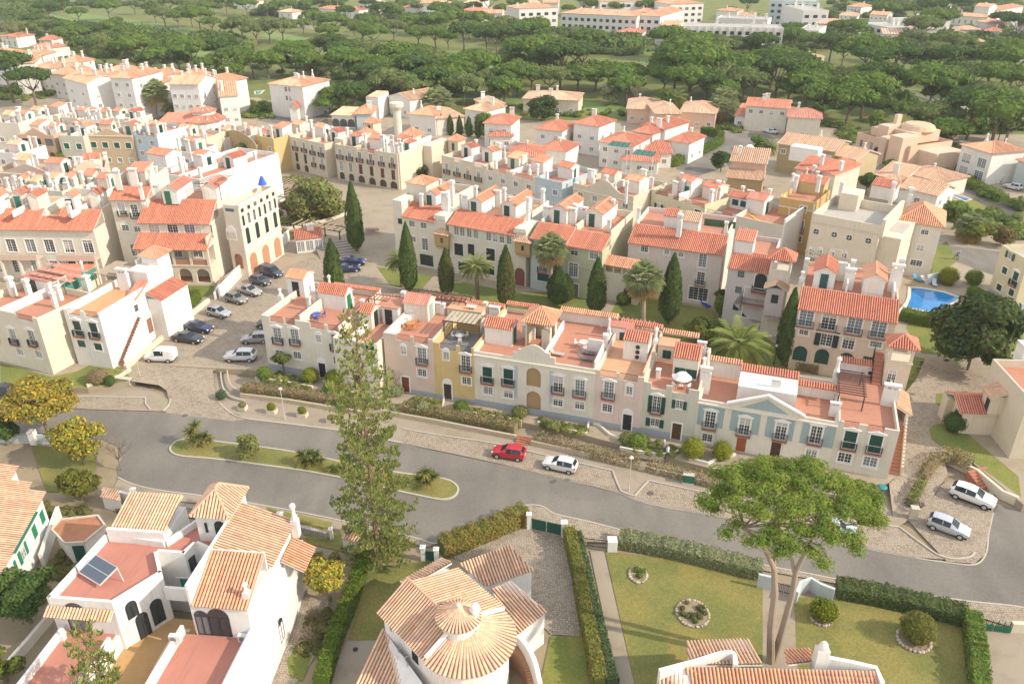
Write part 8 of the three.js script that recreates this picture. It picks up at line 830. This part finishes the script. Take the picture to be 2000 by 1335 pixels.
cab('green utility cabinet on the pavement right of the lamp',1344,943,.1,1.1,1.1,.5,[.02,.13,.085]);cab('green utility cabinet near the tall conifer',666,803,.1,.95,1.0,.5,[.02,.13,.10]);cab('pale meter box beside the left junction',245,749,.25,1.7,.8,.6,[.60,.50,.40]);cab('pale meter pillar beside the parked white cars',1783,1010,.15,.7,1.2,.6,[.52,.44,.32]);
{const p=G(1722,958,.6),t=thing('garden_basket','teal sack of garden waste beside the corner house','sack',p),b=new MB();b.cyl(0,0,0,.5,.3,.5,12);b.cyl(0,0,.5,.62,.5,.3,12);b.build('body',plain([.04,.24,.23],.8),t);}
const planter=(label,x,y,w,pal,h=.75)=>{const p=G(x,y,.1),t=thing('planter',label,'planter',p,-.2),b=new MB();for(const[a,c,e,f]of[[-w/2,w/2,-.4,-.3],[-w/2,w/2,.3,.4],[-w/2,-w/2+.1,-.3,.3],[w/2-.1,w/2,-.3,.3]])b.box(a,c,0,.5,e,f);b.box(-w/2+.1,w/2-.1,0,.42,-.3,.3);b.build('trough',wallMat(K.cream),t);const q=new MB();clumps(q,[{c:[0,.45+h*.45,0],r:[w*.44,h*.55,.42]}],900,.07,pal,{core:.95});q.build('foliage',leafM,t);};
planter('left planter with lime green clipped shrub on the pavement',531,806,1.15,LIME,.9);planter('planter with lime green clipped shrub right of the pavement lamp',591,813,1.15,LIME,.9);planter('planter with brown bare shrub near the conifer',649,824,1.2,BROWN,.5);planter('low planter with pale olive shrub by the ramp corner',474,799,1.0,OLIVE,.4);
const manhole=(l,x,y,h)=>{const p=G(x,y,h),t=thing('manhole_cover',l,'manhole cover',p),b=new MB();b.cyl(0,0,0,.02,.32,.32,14);b.build('lid',plain([.12,.095,.08],.6),t);const c=new MB();c.geo(new THREE.TorusGeometry(.36,.035,4,16),new THREE.Matrix4().makeRotationX(Math.PI/2));c.build('rim',plain([.2,.17,.14],.7),t);};
manhole('round manhole cover on the right lay-by',1270,963,.108);manhole('round manhole cover on the car park ramp',381,724,.6);manhole('manhole cover on the road by the ramp mouth',361,811,.004);manhole('manhole cover beside the white parked car',1081,940,.004);
{const p=G(694,1268,.02),t=thing('manhole_cover','dark round drain cover in the paved yard of the round villa','manhole cover',p),b=new MB();b.cyl(0,0,0,.04,.22,.22,14);b.build('lid',plain(K.dark),t);}
// ---------- terrace and patio furniture
const tableSet=(l,h,px,py,o={})=>{const p=h?null:G(px,py,o.y),t=thing('patio_table',l,'table',p),b=new MB(),c=plain(o.c??K.white,.4),r=o.r??.55;b.cyl(0,0,.70,.74,r,r,16);b.build('tabletop',c,t);const k=new MB();k.cyl(0,0,0,.7,.05,.05,6);k.cyl(0,0,0,.04,.3,.2,8);k.build('pedestal',c,t);for(let i=0;i<(o.n??4);i++){const a=i/(o.n??4)*6.2832+.6,q=thing('patio_chair',`${o.cn ?? 'white'} patio chair ${['behind', 'left of', 'before', 'right of'][i % 4]} the ${l}`,'chair',[p[0]+Math.cos(a)*(r+.35),o.y,p[2]-Math.sin(a)*(r+.35)],a+Math.PI/2),s=new MB();s.box(-.22,.22,.42,.46,-.22,.22);s.build('seat',c,q);const e=new MB();e.box(-.22,.22,.46,.86,.19,.22);e.build('backrest',c,q);for(const u of[-.2,.17])for(const v of[-.2,.17]){const g=new MB();g.box(u,u+.03,0,.42,v,v+.03);g.build('leg',c,q);}}};
tableSet('round white table on the arch house terrace',0,1140,678,{y:Y1+6.77,n:3});tableSet('round white table on the shuttered house terrace',0,1330,752,{y:Y1+5.87,n:4,r:.7});tableSet('blue clothed table on the cream corner terrace',0,619,622,{y:Y1+6.87,n:3,c:[.03,.08,.38],cn:'blue'});tableSet('orange brown table on the peach house terrace',0,802,640,{y:Y1+6.97,n:4,c:[.52,.22,.08],cn:'orange brown',r:.6});tableSet('white frame table on the yellow house terrace',0,898,664,{y:Y1+6.67,n:3,c:[.6,.6,.58]});
const lounger=(l,x,y,yy,a,c)=>{const t=thing('sun_lounger',l,'sun lounger',G(x,y,yy),a),b=new MB(),m=plain(c,.7);b.box(-.32,.32,.26,.32,-.6,.75);b.build('bed',m,t);const k=new MB();k.M=new THREE.Matrix4().makeRotationX(.7).setPosition(0,.3,-.58);k.box(-.32,.32,0,.06,-.7,0);k.build('backrest',m,t);for(const u of[-.3,.27])for(const v of[-.5,.6]){const g=new MB();g.box(u,u+.03,0,.26,v,v+.03);g.build('leg',plain(K.iron),t);}};
lounger('grey lounger at left on the arch house terrace',1090,694,Y1+6.77,1.2,[.42,.38,.32]);lounger('dark lounger at right on the arch house terrace',1150,692,Y1+6.77,1.2,[.10,.11,.13]);lounger('second dark lounger at right on the arch house terrace',1146,704,Y1+6.77,1.2,[.12,.12,.13]);lounger('blue lounger on the patio of the pink house',1379,598,Y1+.05,.5,[.02,.06,.42]);lounger('blue lounger beside the large pool',1793,548,Y1+.05,.3,[.05,.3,.5]);lounger('white lounger beside the large pool',1808,551,Y1+.05,.2,[.7,.7,.66]);lounger('pale lounger at the right side of the large pool',1825,557,Y1+.05,-.3,[.55,.62,.7]);lounger('striped grey deck chair below the round villa roof',858,1310,2.2,.4,[.48,.48,.46]);lounger('second striped deck chair below the round villa roof',893,1325,2.2,.2,[.50,.45,.40]);
{const p=G(1331,756,Y1+5.87),t=thing('parasol','white drooping parasol over the shuttered house terrace table','parasol',[p[0],p[1],p[2]]),b=new MB();b.cyl(0,0,0,1.9,.03,.03,6);b.build('pole',plain(K.steel),t);const c=new MB();c.cyl(0,0,1.25,1.75,1.05,.55,10,false);c.cyl(0,0,1.75,2.0,.55,.02,10);c.build('canopy',plain([.78,.76,.74],.8),t);}
for(const[x,y,l]of[[695,350+95,'stone ring well on the square']]){const t=thing('stone_well',l,'well',G(727,455,Y1)),b=new MB();b.geo(new THREE.TorusGeometry(1.1,.3,6,18),new THREE.Matrix4().makeRotationX(1.2).setPosition(0,.8,0));b.build('rim',plain([.52,.34,.27],.9),t);}
for(const[x,y,w,d,l]of[[540,405,9,7,'rustic wooden pergola at left of the square garden'],[560,388,8,5,'rustic wooden pergola at the back of the square'],[620,470,10,2.5,'long low pergola fence along the square path']]){const t=thing('pergola',l,'pergola',G(x,y,Y1),-.4),b=new MB();for(const u of[-w/2,0,w/2])for(const v of[0,-d])b.box(u-.1,u+.1,0,2.4,v-.1,v+.1);for(const v of[0,-d])b.box(-w/2-.3,w/2+.3,2.4,2.55,v-.08,v+.08);b.build('frame',wood,t);for(let i=0;i<9;i++){const s=new MB();s.box(-w/2+i*w/8-.07,-w/2+i*w/8+.07,2.55,2.7,-d-.4,.4);s.build('slat',plain([.34,.27,.20],.9),t);}}
{const h=villa({L:[577,468],R:[629,463],h:2.6,d:3,roof:'shed',rise:.9,rm:tileMats.red,lod:0,sp:.3,over:.2,c:K.white,n:'guard_hut',l:'small glazed white hut with red tiled roof at the car park head',ch:1,cat:'hut'},3,1,'pf',{y0:1.3,o:[{w:1.3,h:1.9,cur:1}]});}
for(const[x,y,l]of[[1210,300,'green and white striped awning on the left villa terrace'],[1258,318,'dark green awning on the right villa terrace']]){const t=thing('awning',l,'awning',G(x,y,Y1+5),-.5);for(let i=0;i<8;i++){const b=new MB();b.quad([i*.6-2.4,2.0,1.6],[i*.6-1.85,2.0,1.6],[i*.6-1.85,2.5,-1.2],[i*.6-2.4,2.5,-1.2]);b.build('stripe',plain(i % 2?[.012,.11,.09]:[.02,.16,.13],.8),t);}const k=new MB();for(const u of[-2.4,2.4])k.box(u-.04,u+.04,-5,2,1.5,1.6);k.build('post',plain(K.white),t);}
{const t=thing('satellite_dish','white round satellite dish on the terracotta pink house','satellite dish',G(1463,292,Y1+7)),b=new MB();b.geo(new THREE.SphereGeometry(1.2,16,8,0,6.2832,0,.9),new THREE.Matrix4().makeRotationX(.9));b.build('dish',plain(K.white,.5),t);const m=new MB();m.cyl(0,0,-1,.6,.05,.05,6);m.build('mast',plain(K.steel),t);}
// ---------- cars: a body lofted from stations along the length
const glassCar=mat('car glass',[.02,.028,.035],{roughness:.06}),tyreM=plain([.018,.018,.018],.9),rimM=plain([.42,.42,.43],.3),carLight=plain([.75,.75,.72],.2),tailM=plain([.35,.012,.012],.3),blackM=plain([.02,.02,.02],.6);
const KINDS={
hatch:{L:3.75,W:1.66,H:1.46,S:[[0,.72,.34,.60,.60,.6],[.03,.90,.26,.66,.70,.66],[.10,.97,.20,.665,.95,.62],[.22,1,.19,.66,1,.66],[.42,1,.18,.65,1,.68],[.55,1,.18,.635,.96,.64],[.72,.99,.19,.62,.66,.70],[.88,.95,.2,.56,.58,.74],[.97,.84,.26,.48,.50,.70],[1,.66,.34,.42,.42,.6]]},
suv:{L:4.2,W:1.8,H:1.58,S:[[0,.74,.34,.62,.62,.6],[.03,.92,.27,.68,.72,.68],[.11,.98,.23,.68,.94,.64],[.24,1,.22,.675,1,.68],[.45,1,.22,.665,1,.7],[.57,1,.22,.65,.95,.66],[.72,.99,.22,.64,.68,.74],[.88,.96,.23,.60,.62,.78],[.97,.86,.28,.52,.54,.74],[1,.68,.36,.46,.46,.62]]},
saloon:{L:4.4,W:1.74,H:1.42,S:[[0,.72,.34,.60,.60,.64],[.04,.92,.25,.655,.66,.72],[.16,.98,.20,.665,.70,.72],[.28,1,.19,.66,.97,.64],[.42,1,.18,.65,1,.68],[.54,1,.18,.64,.96,.64],[.70,.99,.19,.62,.66,.72],[.88,.95,.2,.56,.58,.76],[.97,.84,.26,.48,.50,.72],[1,.66,.34,.42,.42,.6]]},
van:{L:4.1,W:1.72,H:1.82,S:[[0,.88,.26,.60,.90,.84],[.02,.95,.22,.60,.97,.86],[.10,1,.18,.60,1,.88],[.30,1,.17,.60,1,.88],[.52,1,.16,.58,1,.86],[.62,1,.16,.56,.93,.78],[.78,.99,.17,.54,.58,.74],[.90,.95,.18,.48,.50,.76],[.98,.84,.22,.42,.43,.72],[1,.66,.3,.36,.36,.6]]},
};
const carGeo={};
function carParts(kind){
if(carGeo[kind])return carGeo[kind];const{L,W,H,S}=KINDS[kind],body=new MB(),glass=new MB(),ring=s=>{const x=(s[0]-.5)*L,w=s[1]*W/2,rw=s[5]*W/2,y=v=>v*H;return[[x,y(s[2]),w*.9],[x,y(s[2]+(s[3]-s[2])*.45),w],[x,y(s[3]),w*.97],[x,y(s[4]-(s[4]>s[3]+.1?.035:0)),rw],[x,y(s[4]),rw*.86],[x,y(s[4])+.012,0]];};
const R=S.map(ring);for(let i=0;i<R.length-1;i++){const A=R[i],B=R[i+1],cab=(S[i][4]-S[i][3]>.12||S[i+1][4]-S[i+1][3]>.12),both=S[i][4]-S[i][3]>.12&&S[i+1][4]-S[i+1][3]>.12;for(let k=0;k<5;k++)for(const s of[1,-1]){const f=p=>[p[0],p[1],p[2]*s],q=[f(A[k]),f(B[k]),f(B[k+1]),f(A[k+1])];if(s<0)q.reverse();const solidVan=kind==='van'&&S[i][0]<.30;const g=(k===2&&both&&!solidVan)||(k>2&&cab&&!both&&!(kind==='van'&&S[i][0]<.3));(g?glass:body).quad(...q);}}
for(const[i,d]of[[0,-1],[R.length-1,1]]){const r=R[i];for(const s of[1,-1])for(let k=0;k<5;k++){const a=[r[k][0],r[k][1],r[k][2]*s],b=[r[k+1][0],r[k+1][1],r[k+1][2]*s],c=[r[0][0],r[0][1],0];s*d>0?body.tri(c,a,b):body.tri(c,b,a);}}
const pil=new MB();for(const px of[.36,.30].slice(0,1))for(const s of[1,-1]){const x=(px-.5)*L;pil.box(x-.04,x+.04,H*.65,H*.95,s>0?W*.43:-W*.46,s>0?W*.46:-W*.43);}
for(const s of[1,-1])body.box(L*.10,L*.10+.12,H*.64,H*.73,s*W*.5-.07,s*W*.5+.07);
const tyre=new MB(),rim=new MB(),cy=(b,r,w)=>b.geo(new THREE.CylinderGeometry(r,r,w,18),new THREE.Matrix4().makeRotationX(Math.PI/2));cy(tyre,.31,.2);cy(rim,.19,.22);const hl=new MB();hl.geo(new THREE.SphereGeometry(.17,10,6),new THREE.Matrix4().makeScale(1.1,.5,.8));const tl=new MB();tl.box(-.03,.05,-.12,.14,-.1,.1);const plate=new MB();plate.box(-.01,.01,-.06,.06,-.26,.26);const und=new MB();und.box(-L*.46,L*.46,.16,.34,-W*.42,W*.42);
const G0=b=>b.geometry();return carGeo[kind]={body:body.geometry(),glass:G0(glass),pil:G0(pil),tyre:G0(tyre),rim:G0(rim),hl:G0(hl),tl:G0(tl),plate:G0(plate),und:G0(und),L,W,H};
}
function car(label,kind,rear,front,base,color,o={}){
const A=G(...rear,base),B=G(...front,base),c=carParts(kind),t=thing('parked_car',label,kind==='van'?'van':'car',[(A[0]+B[0])/2,base,(A[2]+B[2])/2],Math.atan2(-(B[2]-A[2]),B[0]-A[0])),M=(g,m,n,p=[0,0,0],par=t)=>{const x=new THREE.Mesh(g,m);x.name=n;x.position.set(...p);x.castShadow=x.receiveShadow=true;par.add(x);return x;};
const paint=mats['car paint '+color.join()]??=Object.assign(new THREE.MeshPhysicalMaterial({color:C(...color),roughness:.38,clearcoat:.8,clearcoatRoughness:.06,metalness:o.metal??.1}),{name:'car paint'});
const{L,W,H}=c;M(c.body,paint,'body');M(c.glass,glassCar,'glass');M(c.pil,paint,'pillar');M(c.und,blackM,'underbody');for(const x of[-.32,.31])for(const z of[-1,1]){const w=M(c.tyre,tyreM,'wheel',[x*L,.31,z*(W/2-.1)]);M(c.rim,rimM,'rim',[0,0,0],w);}const hs=KINDS[kind].S.at(-2);for(const z of[-1,1]){M(c.hl,carLight,'headlight',[L*.455,H*(hs[3]-.01),z*W*.35]);M(c.tl,tailM,'tail_light',[-L*.485,H*.56,z*W*.40]);}M(c.plate,plain([.7,.7,.66]),'number_plate',[L*.502,H*.28,0]);M(c.plate,plain([.7,.7,.66]),'number_plate',[-L*.502,H*.42,0]);return t;
}
car('red hatchback parked facing left in the setted lay-by','hatch',[1026,896],[962,886],.1,[.50,.012,.03],{metal:0});car('small white hatchback parked behind the red car','hatch',[1124,921],[1064,908],.1,[.74,.73,.70],{metal:0});car('white crossover parked below the red tiled steps','suv',[1858,962],[1938,992],.12,[.76,.75,.72],{metal:0});car('silver hatchback parked in the right corner bay','hatch',[1812,1022],[1890,1050],.12,[.52,.55,.58],{metal:.3});car('pale blue hatchback half hidden beneath the umbrella pine','hatch',[1598,1036],[1666,1048],.1,[.50,.58,.66],{metal:.3});car('white panel van at the foot of the car park','van',[344,704],[286,702],Y1,[.74,.73,.71],{metal:0});car('white crossover with dark blue roof by the corner house','suv',[500,702],[442,702],Y1,[.66,.67,.69],{metal:.2});
car('silver hatchback nearest the corner house flank','hatch',[520,666],[478,668],Y1,[.42,.43,.43],{metal:.4});car('black saloon left in the car park by the low wall','saloon',[342,662],[396,670],Y1,[.03,.035,.045]);car('dark navy saloon left in the car park','saloon',[362,640],[416,650],Y1,[.018,.03,.075]);car('light silver hatchback in the car park below the hedge','hatch',[404,610],[452,622],Y1,[.46,.48,.51],{metal:.5});car('grey green estate in the car park near the stone steps','hatch',[438,582],[486,596],Y1,[.28,.28,.24],{metal:.4});car('silver estate in the car park under the long white wall','saloon',[464,566],[512,580],Y1,[.42,.42,.40],{metal:.4});car('dark grey hatchback third from the top of the car park','hatch',[488,548],[530,560],Y1,[.07,.08,.11],{metal:.3});car('dark blue people carrier at the top of the car park','van',[508,532],[554,544],Y1,[.05,.055,.10],{metal:.3});car('dark car almost hidden behind the corner house','hatch',[545,636],[508,638],Y1,[.10,.10,.10]);
car('navy car under the tall cypress, upper of two','saloon',[672,515],[708,516],Y1,[.02,.03,.10]);car('navy car under the tall cypress, lower of two','saloon',[662,532],[696,528],Y1,[.02,.03,.08]);car('dark car cut off at the left edge of the road','hatch',[28,770],[-28,770],.06,[.05,.05,.055]);car('dark blue car beside the stand alone white house','saloon',[618,218],[636,222],Y1,[.03,.06,.09]);car('white van parked on the right lane','van',[1962,358],[1922,348],Y1,[.70,.70,.67],{metal:0});car('white car behind the van on the right lane','hatch',[1990,372],[1965,366],Y1,[.66,.66,.64],{metal:0});car('white car on the cul de sac by the red roofed villa','saloon',[1515,262],[1495,258],Y1,[.66,.66,.66],{metal:0});car('silver car parked by the stand alone white house pines','hatch',[660,206],[680,208],Y1,[.45,.47,.5],{metal:.3});
// ---------- people on the footpath
function person(label,x,y,base,turn,top,legs,hat,step){
const t=thing('person',label,'person',G(x,y,base),turn),J={hipL:[.1,.92,0],hipR:[-.1,.92,0],kneeL:[.11,.5,step],kneeR:[-.11,.5,-step*.5],footL:[.11,.07,step*.8],footR:[-.11,.07,-step*1.6],toeL:[.11,.04,step*.8+.16],toeR:[-.11,.04,-step*1.6+.14],pel:[0,.98,0],chest:[0,1.34,.02],neck:[0,1.5,.02],head:[0,1.65,.04],shL:[.19,1.42,0],shR:[-.19,1.42,0],elL:[.25,1.14,-.08],elR:[-.25,1.14,.1],haL:[.24,.93,.06],haR:[-.24,.95,.26]};
const Bn=[['hipL','kneeL',.085,.06],['hipR','kneeR',.085,.06],['kneeL','footL',.058,.04],['kneeR','footR',.058,.04],['footL','toeL',.045,.035],['footR','toeR',.045,.035],['pel','chest',.14,.15],['hipL','hipR',.1,.1],['chest','neck',.12,.055],['shL','shR',.075,.075],['shL','elL',.05,.04],['shR','elR',.05,.04],['elL','haL',.038,.03],['elR','haR',.038,.03],['neck','head',.055,.06],['head','head',.1,.1]];
const n=44,mc=new MarchingCubes(n,plain([.5,.34,.26],.8),false,false,60000);mc.isolation=0;const S=1.0,sd=(p,a,b,r0,r1)=>{const d=[b[0]-a[0],b[1]-a[1],b[2]-a[2]],q=[p[0]-a[0],p[1]-a[1],p[2]-a[2]],l=d[0]**2+d[1]**2+d[2]**2,h=l?Math.max(0,Math.min(1,(q[0]*d[0]+q[1]*d[1]+q[2]*d[2])/l)):0;return Math.hypot(q[0]-d[0]*h,q[1]-d[1]*h,q[2]-d[2]*h)-(r0+(r1-r0)*h);};
for(let k=0;k<n;k++)for(let j=0;j<n;j++)for(let i=0;i<n;i++){const p=[(i/n*2-1)*S,(j/n*2-1)*S+.9,(k/n*2-1)*S];let v=0;for(const[a,b,r0,r1]of Bn)v+=Math.exp(-sd(p,J[a],J[b],r0,r1)*28);mc.field[i+j*n+k*n*n]=Math.log(v+1e-30)/28;}
mc.update();const c=mc.count,g=new THREE.BufferGeometry(),P=new Float32Array(mc.positionArray.slice(0,c*3)),col=new Float32Array(c*3);for(let i=0;i<c;i++){P[i*3+1]+=.9;const yy=P[i*3+1],xx=Math.abs(P[i*3]),q=yy>1.5?(yy>1.66&&P[i*3+2]<.06?hat:[.5,.34,.26]):yy<.1?[.08,.08,.08]:yy<.95&&xx<.22?legs:(xx>.2&&yy<1.1?[.5,.34,.26]:top);col.set(q,i*3);}g.setAttribute('position',new THREE.BufferAttribute(P,3));g.setAttribute('normal',new THREE.BufferAttribute(new Float32Array(mc.normalArray.slice(0,c*3)),3));g.setAttribute('color',new THREE.BufferAttribute(col,3));const m=new THREE.Mesh(g,mat('person skin and clothes',[1,1,1],{vertexColors:true,roughness:.85}));m.name='body';m.castShadow=true;t.add(m);return t;
}
person('person in white top and dark trousers walking on the footpath',1303,895,.75,-1.9,[.72,.72,.76],[.05,.06,.10],[.12,.08,.05],.18);person('second person in white hat and purple clothes on the footpath',1296,884,.75,-1.9,[.30,.22,.42],[.16,.13,.22],[.75,.74,.72],.14);person('person in pale blue on the lane near the yellow house',1866,506,Y1,.4,[.45,.58,.68],[.10,.14,.2],[.10,.07,.05],.16);person('person in dark clothes beside the pale blue walker on the lane',1870,507,Y1,.4,[.12,.2,.22],[.25,.22,.2],[.3,.22,.12],.12);
renderer.render(scene,camera);
